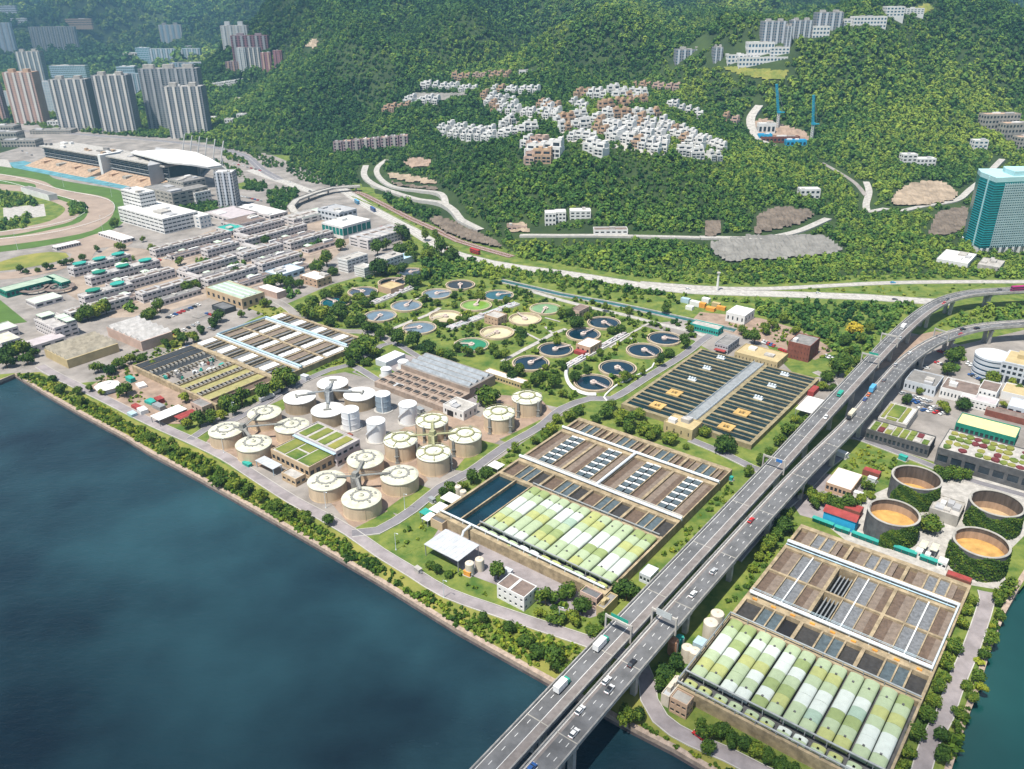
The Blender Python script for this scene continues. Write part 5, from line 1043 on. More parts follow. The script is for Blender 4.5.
# ---- factory and hall left of the basins
def saw(label, px, h, n, wall, roofm):
    a0, a1, b0, b1 = rect(px, h); x, y = W(a0, b0); t = thing('factory', label, 'factory', (x, y, 0), ROT); sx, sy = a1-a0, b1-b0; CLEAR_POLY.append([W(a0-2,b0-2),W(a1+2,b0-2),W(a1+2,b1+2),W(a0-2,b1+2)])
    o = MB(); o.box(0,sx,0,sy,-.2,h); o.build('wall', wall, t)
    for k in range(n):
        o = MB(); x0 = sx*k/n+.5; x1 = sx*(k+1)/n-.9; xm = (x0+x1)/2; o.add([(x0,.2,h),(x1,.2,h),(xm,.2,h+2.3),(x0,sy-.2,h),(x1,sy-.2,h),(xm,sy-.2,h+2.3)],[(0,1,2),(4,3,5),(1,4,5,2),(3,0,2,5)]); o.build('roof_ridge', roofm, t)
saw('low buff factory with three long roof ridges beside the riverside road', [(54,361),(92,328),(117,347),(60,350)], 6.0, 6, 'tan_wall', 'factory_roof' if mat('factory_roof',(0.47,0.42,0.33),var=.4,scale=.25,detail=8) else ''); saw('factory with white roof lights and a pinkish end wall, nearer the stables', [(112,325),(142,316),(162,331),(140,346)], 7.0, 6, 'pink_wall', 'stable_pale' if mat('stable_pale',(0.55,0.53,0.51),var=.35,scale=.3) else '')
t, sx, sy = pbld('depot_hall', 'beige hall with tall dark openings and a grey green roof of white roof lights', 'hall', [(211,287),(229,279.5),(259,292.5),(240,302)], 8.0, wall='beige_wall', roof='green_roof', floors=1, bays=(7,4), band=.8, pier=.55)
for k in range(3): o = MB(); o.box(3,sx-3,sy*(.2+.24*k),sy*(.28+.24*k),8,8.6); o.build('roof_light','cool_wall',t)
pbld('depot_hall', 'small dark roofed shed in front of the beige hall', 'shed', [(214,306),(222,301),(233,306),(226,311)], 3.5, wall='glass_dark', roof='dark_asphalt', plain=True)
pbld('house', 'cream house with a white roof and dark porch near the half blue tank', 'house', [(302,276.5),(311,270),(329,275),(320,281)], 6.5, wall='peach_wall', roof='white_wall', floors=2, bays=(4,3), band=1.1, pier=.6, roofbox=2)
pbld('store_shed', 'pinkish shed with a long white roof left of the cream house', 'shed', [(259,287),(267,284),(285,289.5),(277,293.5)], 5.5, wall='pink_wall', roof='white_wall', plain=True, par=.1)
pbld('clinic', 'long low blue grey building with glass sides below the stable rows', 'clinic', [(256,277),(275,266),(311,264),(296,273)], 5.0, wall='steel_blue', roof='cool_wall', floors=1, bays=(12,4), band=.8, roofbox=3)
for px, h, lab in [([(333,262),(342,255),(371,251),(364,258)],11,'long white four storey school block with grid windows'),([(380,258),(389,251),(399,253),(392,261)],12,'white school block right of a large dark tree'),([(357,266),(363,262.5),(370,266),(364,270)],8,'small white school block below the long one')]: pbld('school_block', lab, 'school', px, h, wall='white_wall', roof='pale_concrete', floors=4, bays=(9,5), band=.75, pier=.3, roofbox=1)
pbld('school_hall', 'low hall with a white and bright blue roof beside the school blocks', 'hall', [(395,259),(399,252),(408,254),(404,262)], 6, wall='cool_wall', roof='blue_white' if mat('blue_white', (0.45,0.66,0.85), var=.4, scale=.1) else '', plain=True, par=.1)
# ------------------------------------------------------------------ stable yard: long two storey rows on the plant's grid
mat('stable_roof', (0.50,0.475,0.46), var=.4, scale=.15); mat('stable_wall', (0.62,0.58,0.57), var=.15, scale=.2)
def stable(label, a, b0, b1, h=7.5, wd=10.5, roof='stable_roof', awn=None, floors=2):
    x, y = W(a-wd, b0); L = b1-b0
    t = bld('stable_row', label, 'stables', x, y, 0, ROT, wd, L, h, wall='stable_wall', roof=roof, floors=floors, bays=(2,max(4,int(L/4))), band=.7, pier=.28, par=.35, roofbox=0)
    R = random.Random(int(a*3+b0)); rm = R.choice(['pale_concrete','grey_wall'])
    for k in range(max(1, int(L/11))): o = MB(); y0 = 3+k*11+R.uniform(0,4); o.box(1.2,wd-1.5,y0,y0+R.uniform(1,3),h,h+R.uniform(.5,1.3)); o.build('roof_vent', rm, t)
    if not awn and floors > 1: o = MB(); x0 = wd*R.uniform(.3,.5); o.box(x0,x0+2.6,2,L-2,h+.08,h+.5); o.build('roof_ridge', 'tile_brown', t)
    if awn:
        for k in range(awn): o = MB(); yy = L*(k+.5)/awn; o.prism([(wd/2+cos(q)*4.6, yy+sin(q)*6.0) for q in [i*pi/4 for i in range(8)]],h+1.8,h+2.4); [o.box(wd/2+sx_-.1,wd/2+sx_+.1,yy+sy_-.1,yy+sy_+.1,h,h+1.9) for sx_ in (-2.5,2.5) for sy_ in (-3,3)]; o.build('awning', 'green_sheet' if R.random() < .5 else 'teal_sheet', t)
    return t
RS = random.Random(3)
ROWS = [(-703,372,452,'first stable row right of the stepped white building, nearest it',None),(-697,458,512,'far end stable row behind the stepped white building',None),(-664,400,434,'short stable row in the second line from the stepped white building',None),(-664,440,514,'stable row in the second line, nearest the green glass hall',None),
 (-628,355,406,'stable row in the third line, with sand yard behind it',None),(-626,411,455,'middle stable row of the third line from the stepped white building',None),(-622,460,512,'stable row in the third line, ending beside the green glass hall',None),(-588,350,398,'stable row nearest the beige hall with roof lights',None),(-588,403,446,'stable row of the fourth line above the blue grey clinic',None),
 (-709,300,352,'left stable row closest to the sand ring, with green roof awnings',3),(-672,296,358,'left stable row second from the sand ring, with green roof awnings',3),(-639,312,352,'brown roofed stable row left of the cross passage',None),(-631,270,310,'left stable row with green roof awnings behind the dark trees',2),(-604,246,292,'left stable row half hidden behind the dense green trees',None),(-600,300,348,'stable row behind the factory and the rounded trees',None)]
ROWS += [(-685,376,420,'low grey roofed stable row between the first and second stable lines',None),(-645,404,450,'low grey roofed stable row between the second and third stable lines, left',None),(-645,462,508,'low grey roofed stable row between the second and third stable lines, right',None),(-609,355,400,'low grey roofed stable row between the third and fourth stable lines, left',None),(-609,412,452,'low grey roofed stable row between the third and fourth stable lines, middle',None),(-570,360,400,'grey roofed stable row between the beige hall and the fourth stable line',None),(-690,305,350,'low grey roofed stable row between the two rows with green awnings',None),(-583,300,340,'grey roofed stable row behind the factory, nearest its white roof lights',None)]
for a, p, q, lab, aw in ROWS: stable('long white two storey '+lab if 'grey roofed' not in lab else lab, a, p, q, awn=aw, **(dict(h=4.6, wd=7, roof='tile_brown' if RS.random() < .5 else 'grey_roof', floors=1) if 'grey roofed' in lab else {}))
R = random.Random(21)
k = 0
for a, p, q in [(-690,376,448),(-652,404,506),(-614,358,404),(-612,414,450),(-610,462,506),(-576,354,396),(-697,304,348),(-660,300,352),(-619,274,306),(-574,404,440)]:
    patch('sand_yard', [PX(*W(a-7,p),0),PX(*W(a+12,p),0),PX(*W(a+12,q),0),PX(*W(a-7,q),0)], 'sand')
    n = max(1, int((q-p)/26))
    for i in range(n):
        x, y = W(a-1.5, p+(q-p)*i/n+2); t = bld('walking_shed', 'low brown roofed horse walking shed in a sand yard between white stable rows', 'shed', x, y, 0, ROT, 9.0, (q-p)/n-5, 3.6, wall='stable_wall', roof='tile_brown', floors=1, bays=(2,6), band=.5, par=.15, group='brown walking sheds between the stable rows', roofbox=1)
    for i in range(2):
        x, y = W(a-5+R.uniform(0,3), p+(q-p)*(.25+.5*i)); t = thing('yard_canopy', 'small pale green pyramid roof shelter among the stable rows', 'shelter', (x, y, 0), ROT, 'pale pyramid shelters among the stable rows')
        o = MB(); s = 3.3; o.add([(-s,-s,4),(s,-s,4),(s,s,4),(-s,s,4),(0,0,5.6)],[(0,1,4),(1,2,4),(2,3,4),(3,0,4),(3,2,1,0)]); o.build('roof','pale_green_roof',t); o = MB(); [o.box(u*s*.9-.12,u*s*.9+.12,v*s*.9-.12,v*s*.9+.12,0,4) for u in (-1,1) for v in (-1,1)]; o.build('post','metal_grey',t)
for a0_, b0_, b1_, lab in [(-700,452.5,457.5,'white link passage at the end of the first stable line'),(-664,434.5,439.5,'white link passage inside the second stable line'),(-640,353,357,'white cross passage between left and right stable rows')]:
    x, y = W(a0_, b0_); bld('link_passage', lab, 'passage', x, y, 0, ROT, 34, b1_-b0_, 5.5, wall='stable_wall', roof='stable_roof', floors=1, bays=(7,2), band=.8)
# front buildings at the river end of the stables
pbld('stable_office', 'two storey stable office with stepped pale green roof pavilions, nearest the sports pitch', 'office', [(33,323),(44,313),(78,317),(66,330)], 9.0, wall='stable_wall', roof='stable_roof', floors=3, bays=(10,3), band=.6)
for (px, lab) in [([(33,318),(40,312),(58,310),(50,317)],'pale green canopy on the stable office, long left one'),([(56,317),(62,313),(68,315),(62,320)],'pale green canopy on the stable office, middle one'),([(62,320),(67,316),(74,318.5),(69,323)],'pale green canopy on the stable office, right one')]:
    a0,a1,b0,b1 = rect(px, 11.5); x, y = W(a0,b0); t = thing('roof_canopy', lab, 'canopy', (x,y,9.0), ROT); o = MB(); o.box(0,a1-a0,0,b1-b0,2.3,2.7); o.build('roof','pale_green_roof',t); o = MB(); [o.box(u*(a1-a0-.4),u*(a1-a0-.4)+.3,v*(b1-b0-.4),v*(b1-b0-.4)+.3,0,2.3) for u in (0,1) for v in (0,1)]; o.build('post','metal_grey',t)
pbld('stable_office', 'cream roofed three storey block at the left edge beside the river inlet', 'office', [(-8,340),(2,330),(17,335),(8,346)], 10.0, wall='stable_wall', roof='cream_roof', floors=3, bays=(4,4), band=.7)
pbld('stable_office', 'low pale green roofed building at the left edge under the sports pitch', 'office', [(-20,331),(-2,323),(21,322),(12,332)], 6.5, wall='stable_wall', roof='pale_green_roof', floors=2, bays=(8,3), band=.7)
pbld('link_passage', 'long sloping pinkish roofed ramp building below the stable office', 'passage', [(18,346),(45,333),(70,332),(30,350)], 4.5, wall='stable_wall', roof='lilac_wall', floors=1, bays=(12,3), band=.7, par=.2)
pbld('indoor_school', 'long green roofed riding hall round two horse walkers', 'hall', [(2,288),(50,275),(52,279),(4,293)], 5.5, wall='green_sheet', roof='green_roof', floors=1, bays=(4,12), band=.5, par=.2)
pbld('indoor_school', 'short green roofed wing at the right end of the riding hall', 'hall', [(49,276),(54,273),(66,280),(60,285)], 5.5, wall='green_sheet', roof='green_roof', floors=1, bays=(8,4), band=.5, par=.2)
pbld('indoor_school', 'pale roofed low barn in front of the horse walkers', 'hall', [(24,301),(50,292),(62,295),(40,304)], 4.0, wall='stable_wall', roof='pale_green_roof', floors=1, bays=(8,3), band=.6, par=.2)
for u, v, lab in [(34.5,290,'left round dark horse walker beside the riding hall'),(60.5,289,'right round dark horse walker beside the riding hall')]:
    x, y = G(u, v, 1); t = thing('horse_walker', lab, 'horse walker', (x,y,0)); o = MB(); o.ring(0,0,7.5,11.5,2.6,3.1,32); o.build('roof','tile_brown',t); o = MB(); [o.cyl(9.5*cos(k),9.5*sin(k),.2,.2,0,2.6,6) for k in np.arange(0,6.28,.785)]; o.cyl(0,0,.8,.8,0,3.0,10); [o.bar((.7*cos(k),.7*sin(k),2.8),(8*cos(k),8*sin(k),2.8),.2,.2) for k in np.arange(0,6.28,.785)]; o.build('frame','metal_grey',t)
pbld('saddling_shed', 'long white roofed open shed on the edge of the sand ring, left one', 'shed', [(53,246),(76,240),(79,242),(56,248)], 3.5, wall='stable_wall', roof='white_wall', floors=1, bays=(3,10), band=.4, par=.1)
pbld('saddling_shed', 'white roofed open shed on the edge of the sand ring, bent right one', 'shed', [(97,234),(108,229),(132,237),(128,240)], 3.5, wall='stable_wall', roof='white_wall', floors=1, bays=(10,3), band=.4, par=.1)
pbld('arena_shed', 'white walled trackside shed inside the racecourse bend', 'shed', [(24,188),(27,185),(53,193),(50,196)], 7, wall='white_wall', roof='grey_roof', plain=True, par=.2)
# green glass hall and the stable perimeter
pbld('glass_hall', 'white flat roofed hall with green glass walls at the end of the stables', 'hall', [(329,223),(345,214),(367,219),(343,229)], 12, wall='white_wall', roof='white_wall', floors=1, bays=(6,6), glass='green_glass' if mat('green_glass',(0.02,0.22,0.19),rough=.25,var=.3,scale=.2) else '', band=.25, pier=.12, roofbox=2)
pbld('glass_hall', 'tall pale plant room with a dark glass back part behind the green glass hall', 'hall', [(322,209),(332,204),(353,208),(341,215)], 11, wall='cool_wall', roof='grey_wall', floors=2, bays=(6,4), roofbox=3)
stable('white banded stable block curving round the green glass hall at the bus road', -566, 505, 560, h=9, wd=26, floors=3); stable('white flat roofed stable wing between the green glass hall and the flyover', -690, 518, 556, h=7, wd=20)
pbld('stable_office', 'long pale green roofed wing in front of the flyover ramp', 'office', [(292,214),(322,207),(326,212),(300,221)], 6, wall='white_wall', roof='pale_green_roof', floors=2, bays=(10,4))
for k, (px, lab, rf) in enumerate([([(212,212),(232,205),(254,212),(230,221)],'low pale roofed shed row left of the expressway, nearest the grey block','lilac_wall'),([(225,222),(245,214),(262,217),(240,227)],'low dark roofed shed row left of the expressway','tile_brown'),([(240,208),(252,202),(282,212),(270,217)],'long low white shed along the expressway','white_wall'),([(218,228),(230,223),(246,227),(232,232)],'low turquoise roofed shed in the stable service yard','teal_sheet')]): pbld('service_shed', lab, 'shed', px, 4.5, wall='stable_wall', roof=rf, floors=1, bays=(6,4), band=.8, roofbox=2)
# ------------------------------------------------------------------ racecourse stands
TA = radians(-37.2)
def wedge(t, name, m, prof, L, x0=0):
    """a profile of (depth, height) swept along the stand"""
    o = MB(); n = len(prof); o.add([(x0,p[0],p[1]) for p in prof]+[(x0+L,p[0],p[1]) for p in prof], [(i,n+i,n+(i+1)%n,(i+1)%n) for i in range(n)]+[tuple(range(n)),tuple(range(2*n-1,n-1,-1))]); return o.build(name, m, t)
ax, ay = G(27, 163); LA = hypot(G(90,175)[0]-ax, G(90,175)[1]-ay)
def stand(label, p0, p1, deep, hgl, hrf, tiers):
    x, y = G(*p0); x1, y1 = G(*p1); L = hypot(x1-x, y1-y); an = atan2(y1-y, x1-x); t = thing('grandstand', label, 'grandstand', (x,y,0), an)
    CLEAR_POLY.append([(x+cos(an)*u-sin(an)*v, y+sin(an)*u+cos(an)*v) for u, v in ((-3,-5),(L+3,-5),(L+3,deep+30),(-3,deep+30))])
    wedge(t, 'terrace', 'seat_tan', [(0,0.2)]+[q for k in range(10) for q in ((tiers*k/10,.4+k*.75),(tiers*(k+1)/10,.4+k*.75))]+[(tiers,0)], L)
    for k in range(4): o = MB(); o.box(L*(.1+.25*k),L*(.1+.25*k)+3,.4,tiers,1.4,8.3) if False else o.box(L*(.12+.25*k),L*(.12+.25*k)+8,tiers*.45,tiers*.8,2.5,6.6); o.build('seat_block', 'concrete' if k % 2 else 'peach_wall', t)
    o = MB(); o.box(0,L,tiers+.2,tiers+deep,0,hgl); o.build('glazing', 'stand_front', t)
    o = MB(); n = 6
    for k in range(n+1): z = 7+(hgl-7)*k/n; o.box(-.5,L+.5,tiers-1.2-(1.8 if k % 2 else 0),tiers+.4,z-.45,z+.25)
    for k in range(13): o.box(L*k/12-.35,L*k/12+.35,tiers-.9,tiers+.1,6,hgl)
    o.build('balcony', 'metal_grey', t)
    o = MB(); o.box(-1.5,L+1.5,tiers-6,tiers+deep+2,hgl,hgl+1.6); o.build('roof', 'pale_concrete', t)
    R = random.Random(int(L)); 
    for k in range(16): o = MB(); xx = R.uniform(2,L-12); yy = R.uniform(tiers-2,tiers+deep-6); o.box(xx,xx+R.uniform(3,12),yy,yy+R.uniform(2,6),hgl+1.6,hgl+1.6+R.uniform(1,3.8)); o.build('roof_plant', R.choice(['grey_roof','white_wall','seat_tan','grey_wall']), t)
    return t, L
tS1, L1 = stand('long race stand with tan terraces and dark glass front, left of the two', (24,166), (86,178), 34, 22, 24, 34)
tS2, L2 = stand('race stand with dark glass front next to the white curved canopy', (93,179), (150,191), 40, 24, 26, 30)
o = MB(); o.box(L1+3,L1+9,20,50,0,27); o.build('stair_tower', 'white_wall', tS1)
patch('aqua_apron', [(8,163),(24,161),(70,172),(130,185),(128,190),(70,179),(14,168)], 'aqua_paving'); patch('aqua_apron', [(-120,150),(8,160),(12,168),(-120,150)], 'pale_concrete')
# white curved canopy over the parade ring, with masts
P0 = G(132,160,24); t = thing('parade_ring_canopy', 'large white curved canopy roof with slanting white masts over the parade ring', 'canopy', (0,0,0))
prof = [((130,152,30),(152,150,30)),((150,157,33),(175,149,34)),((168,162,33),(196,152,35)),((190,164,31),(210,158,32)),((208,167,26),(222,165,26)),((222,170,19),(230,171,19))]
o = MB(); A = [(*G(p[0][0],p[0][1],p[0][2]),p[0][2]) for p in prof]; B = [(*G(p[1][0],p[1][1],p[1][2]),p[1][2]) for p in prof]; n = len(A)
up = A+B; dn = [(p[0],p[1],p[2]-2.0) for p in up]
fs = [(i,i+1,n+i+1,n+i) for i in range(n-1)]+[(2*n+i,2*n+n+i,2*n+n+i+1,2*n+i+1) for i in range(n-1)]+[(i,2*n+i,2*n+i+1,i+1) for i in range(n-1)]+[(n+i,n+i+1,3*n+i+1,3*n+i) for i in range(n-1)]+[(0,n,3*n,2*n),(n-1,3*n-1,4*n-1,2*n-1)]
o.add(up+dn, fs); o.build('roof', 'white_wall', t)
for k, (u, v, u2, v2) in enumerate([(182,148,184.5,134),(189.5,149,192,135.5),(197,151,199.5,136.5),(204.5,153,207,138),(212.5,156,215,139.5),(219.5,161,223.5,141)]):
    x, y = G(u, v, 25); o = MB(); h = height_to(x, y, 25, v2); o.tube([(x,y,20),(*G(u2, v2, 25+h),25+h)], .7, 8); o.build('mast', 'white_wall', t)
for u, v in [(184,175),(200,176),(214,179),(222,180),(172,178)]: x, y = G(u, v, 0); o = MB(); o.tube([(x,y,0),(x+3,y+6,26)], .9, 8); o.build('column', 'metal_grey', t)
o = MB(); q = [G(165,185),G(196,180),G(208,168),G(172,170)]; o.prism(q, 0, 17); o.build('inner_stand', 'stand_front', t); CLEAR_POLY.append(q)
o = MB(); q2 = [G(152,189),G(166,186),G(172,170),G(160,168)]; o.prism(q2, 0, 28); o.build('end_wall', 'grey_wall', t)
for k, (px, h, fl, lab) in enumerate([([(155,190),(166,178),(196,183),(186,197)],17,4,'stepped terrace block in front of the curved canopy, lower part'),([(172,181),(180,174),(200,176),(193,184)],22,5,'stepped terrace block in front of the curved canopy, upper part'),([(186,191),(194,187),(206,189),(199,195)],13,3,'small white roofed block between the terraces and the grey flats')]):
    pbld('terrace_block', lab, 'building', px, h, wall='white_wall' if k == 2 else 'concrete', roof='white_wall' if k == 2 else 'grey_roof', floors=fl, bays=(7,5), band=.9, pier=.4, roofbox=5)
def tower_px(name, label, u0, u1, vb, vt, deep, wall='grey_wall', roof='pale_concrete', glass='window_glass', fins=6, floors=0, rot=0.0, fin='white_wall', z=None, roofbox=2, cat='tower block', band=.5, pier=.4, group=None, crown=0, steps=()):
    """a block whose front foot spans u0..u1 at photo row vb and whose roof edge reaches row vt"""
    x0, y0, z0 = T(u0, vb); x1, y1, z1 = T(u1, vb)
    if abs(y1-y0) > 0.25*abs(x1-x0): y1 = y0; sc_ = y0/max(T(u1,vb)[1],1); x1 = x0+(u1-u0)/ppm(x0, y0, z0)
    zb = max(min(z0, z1), 0)-1; sx = abs(x1-x0); h = height_to((x0+x1)/2, (y0+y1)/2, zb, vt); fl = floors or max(3, int(h/3.3)); nb = fins*2 if fins else max(3, int(sx/4.5))
    t = bld(name, label, cat, x0, y0, zb, rot, sx, deep, h, wall=wall, roof=roof, floors=fl, bays=(nb, max(2, int(deep/5))), glass=glass, band=band, pier=pier, par=1.0, roofbox=roofbox, deep=12, clear=6, group=group)
    if fins and fin:
        for k in range(fins): o = MB(); xx = sx*(k+.5)/fins; o.box(xx-sx/fins*.16,xx+sx/fins*.16,-1.3,.1,0,h+.6); o.build('facade_fin', fin, t)
    if crown: 
        for k in range(max(2, fins//2)): o = MB(); xx = sx*(k+.5)/max(2, fins//2); o.box(xx-sx*.09,xx+sx*.09,deep*.2,deep*.6,h,h+crown); o.build('roof_crown', roof, t)
    return t
tower_px('flats', 'grey block of staff flats with a white roof beside the expressway', 219, 237, 208, 173, 16, wall='grey_wall', roof='white_wall', fins=3, fin='cool_wall', cat='flats')
# stepped white headquarters
x, y = G(126,222,0)
pbld('headquarters', 'white stepped office wing with long window bands, lower and nearest the stable rows', 'office', [(128,208),(146,199),(193,210),(163,222)], 15, wall='white_wall', roof='white_wall', floors=4, bays=(10,8), band=1.5, pier=.15, roofbox=3)
pbld('headquarters', 'tall stepped white office block with dark window bands beside the turf bend', 'office', [(124,190),(133,186),(151,190),(142,195)], 30, wall='white_wall', roof='white_wall', floors=8, bays=(6,6), band=1.3, pier=.1, roofbox=3)
pbld('headquarters', 'small white office with a blue banded wall at the right end of the stepped offices', 'office', [(187,214),(192,210),(207,214),(202,218)], 12, wall='white_wall', roof='white_wall', floors=3, bays=(3,3), glass='blue_glass', band=1.2, pier=.6)
# ------------------------------------------------------------------ housing towers on the left
mat('tower_grey', (0.26,0.27,0.29), var=.15, scale=.05); mat('tower_pale', (0.66,0.62,0.57), var=.12, scale=.05); mat('tower_pink', (0.55,0.36,0.29), var=.15, scale=.05); mat('tower_blue', (0.36,0.48,0.56), var=.15, scale=.05); mat('tower_glass', (0.05,0.10,0.13), rough=.3, var=.4, scale=.08); mat('tower_plum', (0.34,0.17,0.19), var=.15, scale=.05)
tower_px('residential_tower', 'pinkish apartment slab with cream ribs, leftmost of the front towers', 15, 43, 124, 73, 26, wall='tower_pink', fins=4, fin='tower_pale', glass='mauve_wall', roof='peach_wall', crown=6)
tower_px('residential_tower', 'twin grey tower with pale edges, second from left in the front row', 60, 95, 131, 80, 24, wall='tower_grey', fins=5, fin='tower_pale', glass='tower_glass', crown=6)
tower_px('residential_tower', 'twin grey tower with pale edges, middle of the front row', 103, 136, 133, 76, 24, wall='tower_grey', fins=5, fin='tower_pale', glass='tower_glass', crown=6)
tower_px('residential_tower', 'wide grey tower standing behind the rightmost front tower', 149, 206, 129, 69, 22, wall='tower_grey', fins=7, fin='grey_wall', glass='tower_glass', crown=7)
tower_px('residential_tower', 'grey twin tower with teal top, rightmost and nearest of the front row', 171, 209, 138.5, 87, 24, wall='tower_grey', fins=5, fin='tower_pale', glass='tower_glass', crown=6)
tower_px('residential_tower', 'pale blue gridded block between the pink slab and the first twin tower', 43, 57, 113, 82, 16, wall='cool_wall', fins=0, floors=12, glass='tower_blue')
tower_px('residential_tower', 'pale ribbed tower standing behind the pink slab', 25, 49, 94, 52, 18, wall='tower_grey', fins=5, fin='tower_pale', glass='tower_blue', crown=6)
tower_px('residential_tower', 'long brownish ribbed slab high on the left hillside', 34, 79, 52, 27, 16, wall='grey_wall', fins=9, fin='concrete', glass='glass_dark', roof='tower_pink')
tower_px('residential_tower', 'grey ribbed tower at the left edge on the hillside', -8, 16, 52, 23, 16, wall='cool_wall', fins=4, fin='grey_wall', glass='tower_blue')
tower_px('school_block', 'low pale school block at the top left corner', -6, 17, 14, 6, 14, wall='cool_wall', fins=0, floors=4, cat='school', roof='pale_concrete')
tower_px('school_block', 'low white school block between the two hillside slabs', 12, 28, 26, 18.5, 14, wall='white_wall', fins=0, floors=4, cat='school')
tower_px('school_block', 'low buff terrace block above the long hillside slab', 66, 92, 25, 19, 14, wall='peach_wall', fins=0, floors=3, cat='school', roof='peach_wall')
tower_px('office_block', 'pale blue midrise with stepped roof behind the first twin tower', 52, 88, 80, 66, 22, wall='tower_blue', fins=0, floors=7, cat='office', roof='peach_wall', roofbox=5)
tower_px('office_block', 'dark blue glazed midrise behind the middle twin tower', 120, 138, 88, 67, 20, wall='tower_blue', fins=0, floors=8, cat='office', glass='tower_glass', roofbox=3)
tower_px('residential_tower', 'pale ribbed tower at the left edge in front of the hillside slab', -6, 14, 108, 92, 16, wall='cool_wall', fins=3, fin='tower_pale', glass='tower_blue')
tower_px('residential_tower', 'beige tower half hidden between the first two twin towers', 88, 101, 110, 86, 14, wall='tower_pale', fins=2, fin='tan_wall', glass='glass_dark')
tower_px('residential_tower', 'grey green tower behind the gap of the middle twin tower', 134, 147, 96, 74, 14, wall='tower_blue', fins=3, fin='cool_wall', glass='tower_glass')
tower_px('hospital_tower', 'white and aqua tower on the hillside above the blue slabs', 162, 184, 47, 25, 16, wall='tower_pale', fins=4, fin='tower_blue', glass='tower_blue', crown=8)
tower_px('hospital_block', 'pale ribbed block left of the turquoise one', 125, 139, 65, 53, 16, wall='tower_pale', fins=3, fin='tower_pale', glass='mauve_wall', cat='hospital')
tower_px('hospital_block', 'turquoise glazed block in the hospital row', 138, 151, 65, 48, 18, wall='tower_blue', fins=0, floors=8, glass='teal_glass', cat='hospital')
tower_px('hospital_block', 'long pale blue slab in the hospital row', 151, 202, 66, 49, 18, wall='tower_blue', fins=10, fin='cool_wall', glass='tower_glass', cat='hospital', roofbox=6)
tower_px('hospital_block', 'second pale blue slab stepping down to the right', 172, 236, 79, 63, 18, wall='tower_blue', fins=11, fin='cool_wall', glass='tower_glass', cat='hospital', roofbox=6)
tower_px('hospital_block', 'small white block with a red roof room above the blue slabs', 186, 204, 53, 46, 14, wall='white_wall', fins=0, floors=4, cat='hospital', roof='red_roof')
tower_px('residential_tower', 'tall white tower behind the plum coloured ones', 224, 250, 54, 26, 18, wall='tower_pale', fins=4, fin='white_wall', glass='cool_wall', roof='white_wall', crown=9)
tower_px('residential_tower', 'wide plum brown tower in the right hand group', 235, 271, 70, 36, 18, wall='tower_plum', fins=5, fin='grey_wall', glass='glass_dark', crown=5, roof='mauve_wall')
tower_px('residential_tower', 'slim white tower in front of the plum ones', 240, 248, 73, 48, 10, wall='white_wall', fins=2, fin='white_wall', glass='tower_blue')
tower_px('residential_tower', 'slim grey tower in front of the plum ones', 250, 263, 75, 48, 10, wall='tower_grey', fins=3, fin='tower_pale', glass='tower_glass')
tower_px('residential_tower', 'slim pink tower in front of the plum ones', 263, 273, 75, 53, 10, wall='tower_plum', fins=2, fin='tower_pink', glass='mauve_wall')
tower_px('residential_tower', 'dark pink tower standing alone at the right of the group', 275, 283.5, 71, 51, 10, wall='tower_plum', fins=2, fin='tower_plum', glass='mauve_wall')
tower_px('residential_tower', 'brownish midrise left of the slim white tower', 227, 243, 75, 62, 12, wall='mauve_wall', fins=3, fin='tower_pink', glass='glass_dark')
tower_px('residential_tower', 'dark plum slab cut by the left edge beside the pink slab', -14, 6, 121, 84, 14, wall='mauve_wall', fins=3, fin='tower_pink', glass='glass_dark')
for k, u in enumerate(range(206, 242, 5)): tower_px('townhouse', 'small white townhouse in the low row right of the grey towers', u, u+4.6, 90-k*.75, 84.5-k*.75, 10, wall='white_wall', fins=0, floors=3, cat='house', roof='white_wall' if k % 2 else 'tower_blue', roofbox=1, group='white townhouse row right of the grey towers')
for u, v, w_, lab in [(235,101,10,'pale hillside house with a rounded roof above the bright green tree'),(237,117,9,'pale hillside house below the bright green tree'),(225,122,8,'small pale house on the slope right of the nearest tower'),(210,120,6,'tiny white house at the foot of the nearest tower'),(150,105,18,'low turquoise roofed block between the grey towers'),(48,124,16,'low white podium in front of the pale gridded block')]: tower_px('house', lab, u, u+w_, v+3, v-2.5, 12, wall='white_wall', fins=0, floors=2, cat='house', roof='tower_blue' if 'turquoise' in lab else 'tower_pale')
for k, (u0, u1, vb, vt, lab) in enumerate([(-30,14,134,127,'long low grey station roof at the left edge'),(2,36,147,141,'pale low block left of the race stand'),(-20,18,141,133,'grey flat roofed deck building at the left edge'),(30,70,134,131,'long low viaduct building behind the race stand')]): tower_px('low_block', lab, u0, u1, vb, vt, 25, wall='concrete', fins=0, floors=2, cat='building', roof='grey_roof', roofbox=4)
